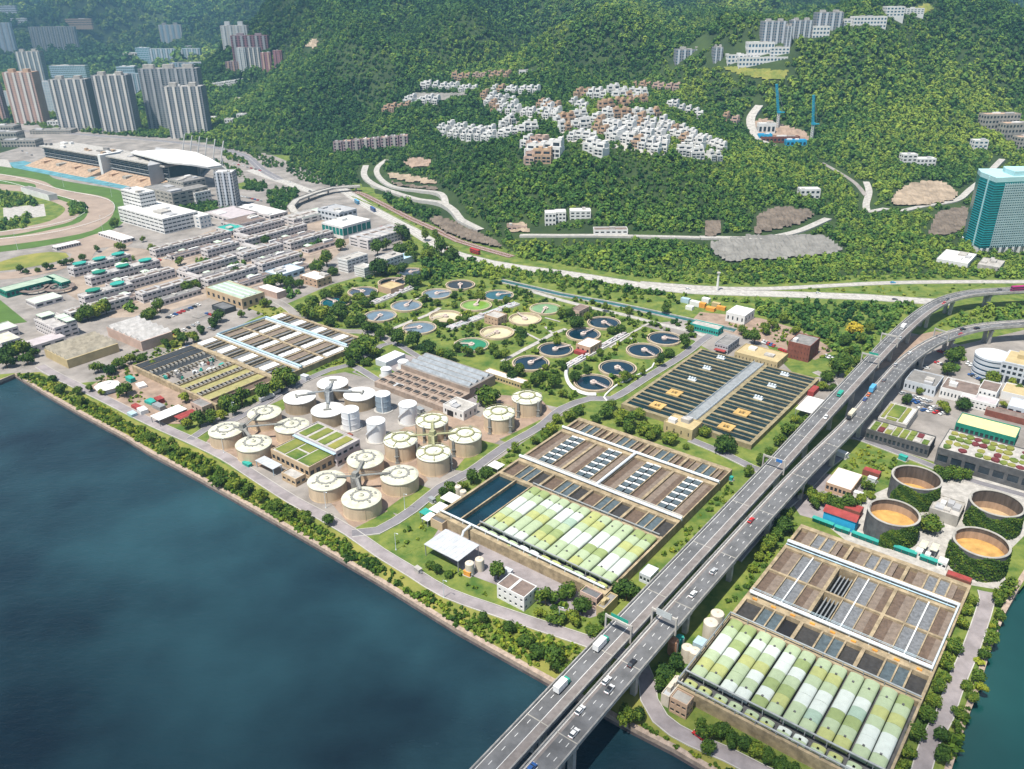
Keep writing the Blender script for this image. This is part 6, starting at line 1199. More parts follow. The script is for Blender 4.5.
# ------------------------------------------------------------------ hillside estates
def villa_mesh(kind):
    R = random.Random(kind*13+1); t = thing('villa', 'x', 'house'); wm = 'white_wall' if kind < 4 else 'peach_wall' if kind == 4 else 'pink_wall'
    w_, d, h = [(7.0,8,8.0),(6.2,9,9),(8.0,7.5,7.5),(7.0,8.5,10),(7.2,8,8.5),(8.5,9,8.5)][kind]
    o = MB(); o.box(0,w_,0,d,-6,h*.62); o.box(w_*.06,w_*.94,d*.32,d,h*.62,h); o.box(w_*.55,w_*.92,d*.5,d*.95,h,h+2.0)
    parapet(o,0,w_,0,d*.32,h*.62,.7,.2,0); parapet(o,w_*.06,w_*.94,d*.32,d,h,.5,.2,0); o.box(w_*.0,w_*.12,-.5,d*.3,-3,h*.72); o.build('wall', wm, t)
    for k, (x0, x1, y, z0, z1) in enumerate([(.18,.5,-.03,.1,.26),(.58,.92,-.03,.1,.26),(.18,.5,-.03,.36,.52),(.58,.92,-.03,.36,.52),(.2,.8,d*.32-.03,.68,.9)]): o = MB(); o.box(w_*x0,w_*x1,y,y+.2,h*z0,h*z1); o.build('window', 'window_glass', t)
    o = MB(); o.box(w_*.1,w_*.9,d*.36,d*.94,h-.05,h+.08); o.build('roof', ['pale_concrete','concrete','white_wall','lilac_wall','tan_wall','tile_brown'][kind], t)
    return t
VP = [villa_mesh(k) for k in range(6)]; _usedv = set()
def place_villa(k, x, y, z, rot, lab, grp, s=1.0):
    if k in _usedv: return dup(VP[k], (x,y,z), rot, lab, grp, s)
    v = VP[k]; _usedv.add(k); v.location = (x,y,z); v.rotation_euler = (0,0,rot); v['label'] = lab; v['group'] = grp; v.scale = (s,s,s); return v
R = random.Random(77)
HB = [] 
def vrow(p0, p1, n, kinds, lab, grp, s=1.0, jit=.5, slab=True):
    for i in range(n):
        f = (i+.5)/n; u = p0[0]+(p1[0]-p0[0])*f+R.uniform(-jit,jit)*1.6; v = p0[1]+(p1[1]-p0[1])*f+R.uniform(-jit,jit)*1.5
        x, y, z = T(u, v); a = T(u+2, v+(p1[1]-p0[1])/max(1e-3,abs(p1[0]-p0[0]))*2*(1 if p1[0]>p0[0] else -1)); an = atan2(a[1]-y, a[0]-x); an = max(-.9, min(.9, an))
        CLEAR_PT.append((x+1, y+4, 6.2*s)); CLEAR_PT.append((x, y-5, 3.6*s))
        place_villa(R.choice(kinds), x-3.5*s, y, z, an+R.uniform(-.12,.12), lab, grp, s*R.uniform(1.08,1.36))
Wt = [0,1,2,3,0,1,2,3,0,2,4]
ROWSV = [((450,81),(508,79),9,[4,5],'tan townhouse in the row at the top of the hillside estate','tan townhouse row at the top of the estate',1.0),
 ((418,89),(476,92),9,Wt,'white townhouse in the row above the grey retaining slope','white row above the retaining slope',1.0),((402,105),(438,104),6,Wt,'white townhouse in the row below the grey retaining slope','white row below the retaining slope',1.0),((381,114),(409,109),4,[5,4],'pinkish townhouse at the left end of the estate','pinkish houses at the left end of the estate',1.0),
 ((480,98),(512,106),5,Wt,'white villa in the upper left cluster of the hillside estate','upper left cluster of white villas',1.0),((483,104),(514,112),5,Wt,'white villa in the upper left cluster of the hillside estate','upper left cluster of white villas',1.0),((489,93),(538,94),7,Wt,'white villa in the upper left cluster of the hillside estate','upper left cluster of white villas',1.0),((489,114),(556,119),9,Wt,'white villa in the upper left cluster of the hillside estate','upper left cluster of white villas',1.0),((535,108),(556,113),3,[4],'cream villa at the right end of the upper left cluster','cream villas right of the upper left cluster',1.0),((517,125),(500,131),3,Wt,'white villa in the upper left cluster of the hillside estate','upper left cluster of white villas',1.0),
 ((437,131),(492,137),8,Wt,'white terraced villa in the long lower left row','lower left row of white villas',1.0),((440,137),(493,142),8,Wt,'white terraced villa in the long lower left row','lower left row of white villas',1.0),((496,139),(538,132),6,Wt,'white terraced villa in the long lower left row','lower left row of white villas',1.0),
 ((540,108),(557,119),3,Wt,'white villa in the top middle rows of the estate','top middle rows of white villas',1.0),((573,97),(606,100),5,Wt,'white villa in the top middle rows of the estate','top middle rows of white villas',1.0),((608,95),(647,98),6,Wt,'white villa in the top middle rows of the estate','top middle rows of white villas',1.0),((612,100),(648,103),5,[4,0],'white villa in the top middle rows of the estate','top middle rows of white villas',1.0),((630,89),(677,91),7,[5,4],'small reddish house at the top of the estate','small reddish houses at the top',.85),
 ((597,112),(649,106),8,[4],'beige terraced villa in the middle of the estate','beige terraces in the middle of the estate',1.0),((600,119),(663,119),9,[4,0],'beige terraced villa in the middle of the estate','beige terraces in the middle of the estate',1.0),((665,106),(702,120),6,Wt,'white house in the upper right line of the estate','upper right line of white houses',.9),((569,105),(585,113),3,Wt,'white villa in the top middle rows of the estate','top middle rows of white villas',1.0),
 ((557,127),(587,119),5,Wt,'white villa in the packed central part of the estate','packed central white villas',1.0),((560,134),(592,129),5,Wt,'white villa in the packed central part of the estate','packed central white villas',1.0),((566,140),(594,142),4,Wt,'white villa in the packed central part of the estate','packed central white villas',1.0),((589,122),(622,137),6,Wt,'white villa in the packed central part of the estate','packed central white villas',1.0),((592,131),(615,143),4,Wt,'white villa in the packed central part of the estate','packed central white villas',1.0),((604,126),(650,143),7,Wt,'white villa in the packed central part of the estate','packed central white villas',1.0),((622,122),(665,146),8,Wt,'white villa in the packed central part of the estate','packed central white villas',1.0),((634,122),(662,132),4,[0,1,4],'white villa in the packed central part of the estate','packed central white villas',1.0),
 ((606,139),(656,154),8,Wt,'white villa in the packed central part of the estate','packed central white villas',1.0),((632,146),(666,154),5,Wt,'white villa in the packed central part of the estate','packed central white villas',1.0),((657,126),(722,153),14,Wt,'white terraced house in the long right row above the wood','long right row of white terraces',.95),((655,132),(700,150),8,Wt,'white terraced house in the long right row above the wood','long right row of white terraces',.95),((584,149),(600,156),3,Wt,'large white villa below the central part, among trees','white villas below the central part',1.2),((678,155),(704,160),4,Wt,'white house in the low group at the right tip of the estate','low white group at the right tip',1.05),((711,161),(723,162),2,Wt,'white house in the low group at the right tip of the estate','low white group at the right tip',.9),
 ((522,146),(540,150),3,[0,5],'large white and pink house in the lower left corner of the estate','white and pink houses in the lower left corner',1.35),((525,157),(557,158),4,[5,0,3],'large white and pink house in the lower left corner of the estate','white and pink houses in the lower left corner',1.35),((524,164),(548,163),3,[5,4],'large white and pink house in the lower left corner of the estate','white and pink houses in the lower left corner',1.2),
 ((719,118),(737,126),2,[4,5],'lone small house in the wood right of the estate','lone houses in the wood right of the estate',.9)]
for a in ROWSV: vrow(*a)
# larger buildings on the slopes
for k in range(8):
    u = 334+k*9.4; tower_px('townhouse', 'brown and mauve townhouse block in the long terrace at the foot of the hill', u, u+8.2, 153.5-k*.9, 142.5-k*.9, 12, wall='mauve_wall', fins=1, fin='pale_concrete', floors=4, cat='townhouses', roof='peach_wall' if k % 2 else 'tile_brown', roofbox=2, group='brown townhouse terrace at the foot of the hill')
for u, w_, v, h, lab in [(545,11,226,12,'white stepped house left of the pair at the foot of the hill'),(555,11,223,10,'white house with pale roof beside the stepped one'),(570,21,220,8,'long white house among trees at the foot of the hill'),(594,34,236,5,'low buff roofed sheds by the hill road'),(507,20,232,5,'low brown roofed shed on the cut slope'),(519,13,77,6,'pink roofed villa alone in the upper wood'),(800,20,196,6,'white flat roofed villa alone below the yellow green slope'),(902,14,164,9,'left part of the large cream villa alone on the right hill'),(916,18,165,6,'right part of the large cream villa alone on the right hill'),(973,14,150,9,'white block with a blue side in the trees at right')]:
    tower_px('hill_house', lab, u, u+w_, v, v-h, 11, wall='white_wall' if 'brown' not in lab else 'pink_wall', fins=0, floors=3 if h > 6 else 2, cat='house', roof='tile_brown' if 'brown' in lab or 'buff' in lab or 'pink' in lab else 'white_wall', roofbox=1, glass='blue_glass' if 'blue' in lab else 'window_glass')
for u0, u1, vb, vt, lab in [(984,1021,128,115,'long buff four storey block at the right edge of the hill'),(1003,1040,139,124,'lower buff block at the right edge, in front of the long one'),(1018,1040,150,138,'small pinkish block cut by the right edge')]: tower_px('hostel_block', lab, u0, u1, vb, vt, 16, wall='concrete', fins=0, floors=4, cat='hostel', roof='peach_wall', rot=.12)
# campus on the saddle
CG = dict(glass='blue_glass', roof='pale_concrete')
for u0, u1, vb, vt, lab, fn in [(675,705,66,50,'blue glass campus block at the left end of the hilltop campus',5),(713,722,64,48,'grey campus tower right of the blue glass block',2),(761,786,46,22,'tall blue grey campus tower at the left of the hilltop pair',4),(784,791,48,27,'slim pale campus tower between taller ones',2),(790,812,39,21,'blue grey campus tower in the middle of the hilltop row',4),(815,843,31,13,'dark blue campus twin tower at the highest point',4)]: tower_px('campus_tower', lab, u0, u1, vb, vt, 16, wall='tower_grey', fins=fn, fin='cool_wall', cat='campus block', crown=4, roofbox=3, **CG)
for u0, u1, vb, vt, lab in [(727,746,66,55,'white campus podium with dark glazing, left part'),(738,790,70,58,'long white campus podium with dark glazing, front part'),(747,775,59,43,'white stepped campus hall behind the podium'),(770,790,57,48,'white campus hall below the tall tower'),(812,830,38,27,'white low campus wing below the twin tower'),(843,862,27,20,'white low campus block right of the twin tower'),(853,884,27,17,'long white campus lab on the right ridge'),(886,904,15,7,'white campus block farthest right on the ridge'),(903,924,13,9,'low pale campus roof beside the bare knoll')]: tower_px('campus_hall', lab, u0, u1, vb, vt, 16, wall='white_wall', fins=0, floors=3, cat='campus hall', roofbox=3, **CG)
# building site with two luffing cranes
def drape(name, px, m, step=2.2, lift=.8, rough=1.6, seed=1, kind='structure', relief=0.0, keep=False):
    xs = [p[0] for p in px]; ys = [p[1] for p in px]; gu = np.arange(min(xs), max(xs)+step, step); gv = np.arange(min(ys), max(ys)+step, step); R = random.Random(seed)
    idx = {}; V = []; Fc = []
    U, Vv = np.meshgrid(gu, gv); ins = inpoly(U.ravel(), Vv.ravel(), px).reshape(U.shape)
    for j in range(U.shape[0]):
        for i in range(U.shape[1]):
            if ins[j, i]:
                x, y, z = T(U[j,i], Vv[j,i]); idx[j,i] = len(V); V.append((x+R.uniform(-.5,.5), y+R.uniform(-.5,.5), z+lift+R.uniform(0,rough)+relief)); None if keep else CLEAR_PT.append((x, y, step*1.3/ppm(x,y,z)+1.5))
    for (j, i) in idx:
        if (j+1,i) in idx and (j,i+1) in idx and (j+1,i+1) in idx: Fc.append((idx[j,i], idx[j+1,i], idx[j+1,i+1], idx[j,i+1]))
    o = MB(); o.add(V, Fc); return tag(o.build(name, m, smooth=False), kind=kind)
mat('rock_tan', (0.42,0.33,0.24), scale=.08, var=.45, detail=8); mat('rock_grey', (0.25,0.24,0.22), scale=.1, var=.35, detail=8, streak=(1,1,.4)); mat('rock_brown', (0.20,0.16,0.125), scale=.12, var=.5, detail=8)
drape('rock_slope', [(889,206),(893,194),(905,185),(918,182),(942,182),(950,185),(961,196),(952,203),(920,208)], 'rock_tan', seed=2)
drape('rock_slope', [(926,237),(932,220),(938,210),(955,209),(967,205),(970,214),(964,232),(950,236)], 'rock_brown', seed=3)
drape('rock_slope', [(752,236),(757,214),(772,208),(795,208),(808,209),(817,217),(800,226),(770,233)], 'rock_brown', seed=4)
drape('rock_slope', [(708,243),(735,237),(768,234),(826,236),(846,251),(830,257),(768,262),(725,263),(712,255)], 'rock_grey', seed=5)
drape('rock_slope', [(703,239),(705,222),(721,222),(722,237)], 'rock_brown', seed=6); drape('rock_slope', [(503,233),(508,224),(526,224),(531,233)], 'rock_tan', seed=7)
drape('rock_slope', [(386,172),(402,174),(420,177),(436,181),(438,186),(410,184),(390,180)], 'rock_tan', seed=8, step=1.8); drape('rock_slope', [(386,180),(410,185),(438,187),(440,192),(415,190),(394,187)], 'rock_brown', seed=9, step=1.8)  # one rock cut: its lit top painted tan, the dark lower part brown
drape('rock_slope', [(428,221),(434,216),(450,219),(470,229),(497,241),(505,250),(470,243),(445,234)], 'rock_brown', seed=10, step=1.8); drape('retaining_slope', [(405,101),(418,92),(470,94),(475,98),(440,102),(438,107)], 'rock_grey', seed=11, step=1.8)
drape('knoll', [(905,14),(915,7),(928,3),(936,9),(925,16)], 'dry_grass', seed=12, step=1.8); drape('grass_slope', [(722,66),(790,71),(785,82),(755,80),(725,72)], 'dry_grass', seed=13, step=1.8)
drape('rock_slope', [(304,48),(312,38),(320,40),(316,50)], 'rock_tan', seed=14, step=1.6); drape('retaining_slope', [(402,163),(412,157),(432,160),(430,168),(410,170)], 'earth', seed=15, step=1.8)
drape('estate_ground', [(558,128),(590,118),(622,120),(665,143),(722,152),(722,158),(660,157),(606,148),(562,142)], 'pale_concrete', seed=21, lift=.25, rough=.3, keep=True)
drape('estate_ground', [(482,96),(512,104),(556,113),(557,121),(520,124),(498,136),(438,140),(438,132),(492,130),(512,118),(486,112)], 'pale_concrete', seed=22, lift=.25, rough=.3, keep=True)
drape('estate_ground', [(597,110),(650,103),(664,117),(640,122),(600,118)], 'pale_concrete', seed=23, lift=.25, rough=.3, keep=True)
drape('site_ground', [(753,122),(762,118),(806,132),(812,141),(792,146),(770,142),(756,136)], 'earth', seed=16, step=1.8, lift=1)
def crane(label, u, vb, vt, lean):
    x, y, z = T(u, vb); h = height_to(x, y, z, vt); t = thing('tower_crane', label, 'crane', (x,y,z)); hm = h*.36
    def lattice(o, p, q, wd, n, m=0):
        p = Vector(p); q = Vector(q); d = (q-p).normalized(); a = d.orthogonal().normalized(); b = d.cross(a); c = [(a+b)*wd/2,(a-b)*wd/2,(-a-b)*wd/2,(b-a)*wd/2]
        for k in range(4): o.bar(tuple(p+c[k]), tuple(q+c[k]), .5, .5, m)
        for i in range(n):
            for k in range(4): o.bar(tuple(p.lerp(q,i/n)+c[k]), tuple(p.lerp(q,(i+1)/n)+c[(k+1)%4]), .35, .35, m)
    o = MB(); lattice(o,(0,0,-3),(0,0,hm),2.4,9); o.build('mast', 'white_wall', t)
    o = MB(); lattice(o,(lean*.15,0,hm+1),(lean,2,h),2.0,16); o.build('jib', 'crane_blue' if mat('crane_blue',(0.02,0.33,0.50),var=.2,scale=.5) else '', t)
    o = MB(); o.box(-2,2,-2.5,2.5,hm,hm+2.4); o.box(-7 if lean > 0 else 2,-2 if lean > 0 else 7,-1.5,1.5,hm+.4,hm+1.4); o.build('slewing_deck', 'crane_blue', t)
    o = MB(); o.tube([(-4 if lean > 0 else 4,0,hm+1),(-3 if lean > 0 else 3,0,hm+9),(lean,2,h)], .2, 4); o.build('tie', 'metal_grey', t)
crane('blue luffing crane on the left of the hillside building site', 777, 129, 84, -7); crane('blue luffing crane on the right of the hillside building site', 811, 141, 95, -4)
for u0, u1, vb, vt, wm, rf, lab in [(758,775,133,124,'white_wall','white_wall','white roofed site shed at the foot of the left crane'),(762,798,141,137,'brick_red','earth','rust coloured site platform between the cranes'),(759,772,139,135,'blue_sheet','blue_sheet','blue sheeted stack at the left end of the building site'),(786,807,146,141,'blue_sheet','blue_sheet','blue sheeted stack at the right end of the building site')]: tower_px('site_block', lab, u0, u1, vb, vt, 9, wall=wm, fins=0, floors=1, cat='site building', roof=rf, roofbox=2)
# ------------------------------------------------------------------ teal hotel tower
A = G(963.5,247); B = G(978,255); 
h = height_to(B[0], B[1], 0, 179); an0 = atan2(B[1]-A[1], B[0]-A[0]); an1 = radians(8); LAB = hypot(B[0]-A[0], B[1]-A[1]); t = thing('hotel_tower', 'tall teal glass hotel slab at the right edge', 'hotel', (B[0],B[1],0), 0)
Cx = 78.; c1 = (cos(an1), sin(an1)); nrm = (-sin(an1), cos(an1)); a_ = (A[0]-B[0], A[1]-B[1])
foot = [(0,0),(Cx*c1[0],Cx*c1[1]),(Cx*c1[0]+nrm[0]*24,Cx*c1[1]+nrm[1]*24),(a_[0]+nrm[0]*8+6,a_[1]+nrm[1]*8+6),a_]
CLEAR_POLY.append([(B[0]+p[0]*1.15, B[1]+p[1]*1.15-2) for p in foot])
o = MB(); o.prism(foot, 6, h-3); o.build('glazing', 'teal_glass', t)
nf = 26
o = MB(); g = MB()
def band(o, P, Q, z0, z1, out, th=.4):
    d = Vector((Q[0]-P[0],Q[1]-P[1])); L = d.length; d /= L; n = Vector((d.y,-d.x)); o.prism([(P[0]+n.x*out,P[1]+n.y*out),(Q[0]+n.x*out,Q[1]+n.y*out),(Q[0]-n.x*th,Q[1]-n.y*th),(P[0]-n.x*th,P[1]-n.y*th)], z0, z1)
m0 = (Cx*.12*c1[0],Cx*.12*c1[1]); m1 = (Cx*.62*c1[0],Cx*.62*c1[1])
for k in range(nf):
    z = 8+(h-12)*k/nf; fh = (h-12)/nf
    band(g, m0, m1, z, z+fh*.52, .5); band(o, (0,0), m0, z, z+fh*.3, .4); band(o, m1, foot[1], z, z+fh*.3, .4); band(o, a_, (0,0), z, z+fh*.25, .35)
for k in range(19): f = .12+.5*k/18; p = (Cx*f*c1[0],Cx*f*c1[1]); q = (Cx*(f+.009)*c1[0],Cx*(f+.009)*c1[1]); band(g, p, q, 6, h-4, .45)
g.build('balcony_grid', 'hotel_grey' if mat('hotel_grey',(0.36,0.47,0.49),var=.12,scale=.1) else '', t); o.build('floor_band', 'hotel_teal' if mat('hotel_teal',(0.02,0.30,0.33),var=.15,scale=.1,rough=.4) else '', t)
o = MB(); [band(o, (a_[0]*f,a_[1]*f),(a_[0]*(f-.05),a_[1]*(f-.05)),6,h,.8) for f in (.45,)]; o.build('pale_rib', 'hotel_pale' if mat('hotel_pale',(0.40,0.62,0.64),var=.1,scale=.1) else '', t)
o = MB(); o.prism([(p[0]*1.02,p[1]*1.02) for p in foot], h-3, h+1); o.prism([(p[0]*.6+18,p[1]*.6+6) for p in foot], h+1, h+5); o.build('roof', 'hotel_pale', t)
o = MB(); [o.box(Cx*f*c1[0]-1,Cx*f*c1[0]+1,Cx*f*c1[1]-.5,Cx*f*c1[1]+1.5,0,6) for f in np.arange(.02,1,.08)]; o.prism([(p[0]*.97,p[1]*.97+2) for p in foot],0,6); o.build('arcade', 'white_wall', t)
for px, h_, m_, lab in [([(940,255),(950,247),(976,258),(962,268)],4,'white_wall','white sloping podium in front of the teal hotel'),([(976,262),(988,257),(1006,263),(996,270)],4,'pale_concrete','pale podium under the front of the teal hotel')]: pbld('hotel_podium', lab, 'podium', px, h_, wall=m_, roof=m_, plain=True, roofbox=3)
patch('pool', [(942,249),(948,244.5),(956,246),(950,250.5)], 'aqua_pool' if mat('aqua_pool',(0.15,0.5,0.7),rough=.15,var=.2,scale=.1) else '')
x, y = G(717,291); t = thing('lamp_mast', 'tall white mast beside the highway above the warehouse', 'mast', (x,y,0)); o = MB(); o.cyl(0,0,1.1,.7,0,15,10); o.build('pole','white_wall',t); o = MB(); o.cyl(0,0,1.5,1.5,14.6,15.6,10); o.build('lamp_head','pale_concrete',t); o = MB(); o.cyl(0,0,1.8,1.8,0,.8,10); o.build('base','pale_concrete',t)
# ------------------------------------------------------------------ vehicles
for nm, c in [('car_white',(0.75,0.75,0.74)),('car_black',(0.02,0.02,0.025)),('car_red',(0.5,0.03,0.03)),('car_silver',(0.45,0.46,0.47)),('car_blue',(0.03,0.10,0.30)),('car_green',(0.03,0.35,0.25)),('car_orange',(0.65,0.17,0.06)),('bus_magenta',(0.45,0.02,0.18)),('lorry_blue',(0.10,0.38,0.62)),('lorry_cream',(0.62,0.56,0.42)),('car_grey',(0.15,0.15,0.16))]: mat(nm, c, rough=.35, var=.08, scale=.5, spec=.5)
mat('tyre', (0.015,0.015,0.015), var=.2)
def hull(o, prof, w0, w1, m=0):
    """side outline (x, z) widened to w0 below and w1 above"""
    n = len(prof); zs = [p[1] for p in prof]; lo, hi = min(zs), max(zs); f = lambda z: (w0+(w1-w0)*(z-lo)/(hi-lo+1e-6))/2
    o.add([(p[0],-f(p[1]),p[1]) for p in prof]+[(p[0],f(p[1]),p[1]) for p in prof], [(i,(i+1)%n,n+(i+1)%n,n+i) for i in range(n)]+[tuple(range(n-1,-1,-1)),tuple(range(n,2*n))], m)
def wheels(t, xs, w_, r):
    for x in xs:
        for s in (1,-1):
            o = MB(); A = [2*pi*i/14 for i in range(14)]; y0 = s*(w_/2-.22); y1 = s*w_/2
            o.add([(x+r*cos(a),y0,r+r*sin(a)) for a in A]+[(x+r*cos(a),y1,r+r*sin(a)) for a in A],[(i,(i+1)%14,14+(i+1)%14,14+i) for i in range(14)]+[tuple(range(14)),tuple(range(27,13,-1))]); o.build('wheel','tyre',t)
def car(label, x, y, z, rot, paint, name='car', roof=None):
    t = thing(name, label, 'car', (x,y,z), rot); o = MB()
    hull(o, [(-2.15,.28),(2.1,.28),(2.18,.55),(2.0,.80),(1.0,.92),(-1.9,.95),(-2.2,.8),(-2.22,.5)], 1.78, 1.66); o.build('body', paint, t)
    o = MB(); hull(o, [(1.05,.90),(.35,1.38),(-1.25,1.40),(-1.95,.93)], 1.62, 1.28); o.build('glazing', 'window_glass', t)
    o = MB(); hull(o, [(.38,1.37),(.25,1.46),(-1.15,1.47),(-1.3,1.38)], 1.36, 1.24); o.build('roof', roof or paint, t)
    wheels(t, (1.35,-1.35), 1.84, .32)
    for s in (1,-1): o = MB(); o.box(2.05,2.2,s*.55-.2,s*.55+.2,.56,.72); o.build('headlight','white_wall',t); o = MB(); o.box(-2.26,-2.16,s*.6-.18,s*.6+.18,.62,.78); o.build('tail_light','car_red',t)
    return t
def lorry(label, x, y, z, rot, cab, box, L=7.0, bh=3.0, cat='lorry', name='lorry'):
    t = thing(name, label, cat, (x,y,z), rot); o = MB(); hull(o, [(L/2-1.7,.45),(L/2,.45),(L/2+.05,1.1),(L/2-.2,2.15),(L/2-1.6,2.25)], 2.1, 2.0); o.build('cab', cab, t)
    o = MB(); o.box(L/2-.3,L/2+.02,-.9,.9,1.25,1.95); o.build('windscreen','window_glass',t)
    o = MB(); o.box(-L/2,L/2-1.85,-1.15,1.15,.75,bh); o.build('cargo_box', box, t); o = MB(); o.box(-L/2,L/2-.4,-.5,.5,.45,.75); o.build('chassis','car_black',t); wheels(t,(L/2-.9,-L/2+1.3),2.2,.45); return t
def bus(label, x, y, z, rot, paint, L=11, h=4.2):
    t = thing('bus', label, 'bus', (x,y,z), rot); o = MB(); hull(o,[(-L/2,.35),(L/2,.35),(L/2+.05,1.2),(L/2-.1,h),(-L/2,h)],2.5,2.4); o.build('body',paint,t)
    for z0,z1 in ((1.15,1.95),(2.75,3.5)): o = MB(); o.box(-L/2+.3,L/2+.08,-1.27,1.27,z0,z1); o.build('glazing','window_glass',t)
    wheels(t,(L/2-2.4,-L/2+2.6),2.5,.5); return t
def on_deck(P, px, side):
    gx, gy = G(px[0], px[1], DZ+.6); k = min(range(1,len(P)-1), key=lambda i: hypot(P[i][0]-gx, P[i][1]-gy)); an = atan2(P[k+1][1]-P[k-1][1], P[k+1][0]-P[k-1][0]); d = (gx-P[k][0])*-sin(an)+(gy-P[k][1])*cos(an)
    ok = max(-3.2, min(3.2, d)); gx += -sin(an)*(ok-d); gy += cos(an)*(ok-d); return gx, gy, DZ+.03, an+(pi if side < 0 else 0)
for px, paint, lab in [((632,663),'car_black','black car just before the grey sign gantry'),((606.5,680.5),'car_white','white car alongside a black roofed one'),((580,710),'car_white','white car alone on the lowest stretch, upper of two'),((574,733),'car_white','lowest white car on the viaduct'),((531,768),'car_blue','dark blue car at the bottom edge of the viaduct'),((693,594),'car_white','white car between the arched roofs and the kiosk'),((713.5,571),'car_silver','pale car beside the middle basin corner'),((751,520),'car_red','red car near the far corner of the side channel basin'),((865,399),'car_blue','dark blue car behind the blue lorry'),((884,380),'car_grey','dark grey car just before the expansion joint'),((895.5,364.5),'car_silver','silver car with a dark roof on the bend'),((910,353),'car_white','white car on the start of the inner ramp'),((963,329),'car_black','black car on the inner ramp, left one'),((977,328),'car_black','black car on the inner ramp, right one'),((963,334.5),'car_red','dark red car on the inner ramp')]:
    car(lab, *on_deck(RCW, px, 1), paint)
car('white car with a black roof beside a white one', *on_deck(RCW, (609.5,689), 1), 'car_white', roof='car_black')
car('orange red car just left of the blue lorry', *on_deck(RCW, (863.5,393), 1), 'car_orange')
lorry('bright blue box lorry on the car lanes of the viaduct', *on_deck(RCW, (872,389.5), 1), 'lorry_blue', 'lorry_blue', 8.5, 3.4); lorry('long cream lorry with a black cab, below the blue lorry', *on_deck(RCW, (851,416), -1), 'car_black', 'lorry_cream', 9.5, 3.2)
lorry('white box lorry with a teal cab passing under the green sign gantry', *on_deck(LCW, (601,645), 1), 'car_green', 'car_white', 7.5, 3.2); lorry('white box lorry with a teal cab on the lower stretch over the water', *on_deck(LCW, (562,686.5), 1), 'car_green', 'car_white', 7, 3.2)
for px, paint, lab in [((826,417),'car_white','white car alone on the straight by the flat white roof'),((947,299),'car_grey','dark car on the outer ramp, upper of two'),((948,304),'car_red','dark red car on the outer ramp, lower of two'),((999,289.5),'car_grey','dark car ahead of the magenta bus'),((900,338),'car_silver','silver car at the parting of the ramps')]: car(lab, *on_deck(LCW, px, -1), paint)
lorry('green flat van near the flat white roof', *on_deck(LCW, (840,394.5), -1), 'car_green', 'car_green', 5.5, 2.3, 'van', 'van'); lorry('white van on the outer ramp after the bare gantry', *on_deck(LCW, (903,328), -1), 'car_white', 'car_white', 6.5, 3.0, 'van', 'van')
bus('magenta double decker bus at the right edge of the outer ramp', *on_deck(LCW, (1018,290.5), -1), 'bus_magenta')
hw = atan2(G(374,210)[1]-G(352,196)[1], G(374,210)[0]-G(352,196)[0])
for u, v, p, lab in [(357,202,'lorry_blue','pale blue bus at the upper end of the bus road'),(373,209.5,'car_blue','dark blue bus on the bus road beside the railway')]: bus(lab, *G(u,v,2), .25, hw, p, 12)
bus('red bus beside the railway near the highway', *G(475,251.5,2), .25, atan2(G(496,252.5)[1]-G(458,241)[1],G(496,252.5)[0]-G(458,241)[0]), 'car_red', 12)
for u, v, p, an, lab in [(688,288.5,'car_white',0,'white car on the highway above the warehouse'),(893,282.2,'lorry_blue',0.03,'pale blue car on the far carriageway before the hotel'),(818,292.8,'car_white',0,'white car on the near carriageway of the highway'),(895,299,'car_grey',0,'dark car on the near carriageway at the ramp'),(540,271,'car_black',-.3,'black car on the highway where the wood begins'),(425,240,'car_white',-.75,'white car on the bus road below the railway'),(446,249,'car_red',-.7,'red car on the bus road below the railway'),(290,182,'car_white',-.6,'white car on the expressway behind the racecourse'),(310,191,'car_black',-.6,'black car on the expressway behind the racecourse')]: car(lab, *G(u,v,1), .25, an, p)
car('red car parked on the path below the arched roofs', *G(698.5,735,.7), .25, 2.3, 'car_red'); lorry('long pale coach parked between the trees and the cream digesters', *G(267,397.5,1.5), .15, ROT+pi/2, 'car_white', 'car_silver', 10, 2.9, 'coach', 'coach'); lorry('dark lorry parked behind the pale coach', *G(278,391,1.5), .15, ROT+pi/2, 'car_black', 'car_silver', 6, 2.5)
# parked cars, small in the picture
PK = ['car_white','car_white','car_silver','car_black','car_grey','car_red','car_blue','car_white']; RP = random.Random(12); _pc = {}
def parked(u, v, rot, lab, grp):
    c = RP.choice(PK); x, y = G(u, v, .7)
    if c not in _pc:
        o = MB(); hull(o,[(-2.15,.28),(2.1,.28),(2.18,.55),(2.0,.80),(1.0,.92),(-1.9,.95),(-2.2,.8),(-2.22,.5)],1.78,1.66); hull(o,[(1.05,.90),(.35,1.38),(-1.25,1.40),(-1.95,.93)],1.62,1.28,1); hull(o,[(.38,1.37),(.25,1.46),(-1.15,1.47),(-1.3,1.38)],1.36,1.24); [o.cyl(a,b,.3,.3,.02,.3,8,2) for a in (1.3,-1.3) for b in (-.75,.75)]
        _pc[c] = o.mesh('parked_car',[c,'window_glass','tyre'])
    ob = bpy.data.objects.new('parked_car', _pc[c]); COL.objects.link(ob); ob.location = (x,y,.2); ob.rotation_euler = (0,0,rot+RP.choice([0,pi])); return tag(ob, lab, 'car', grp)
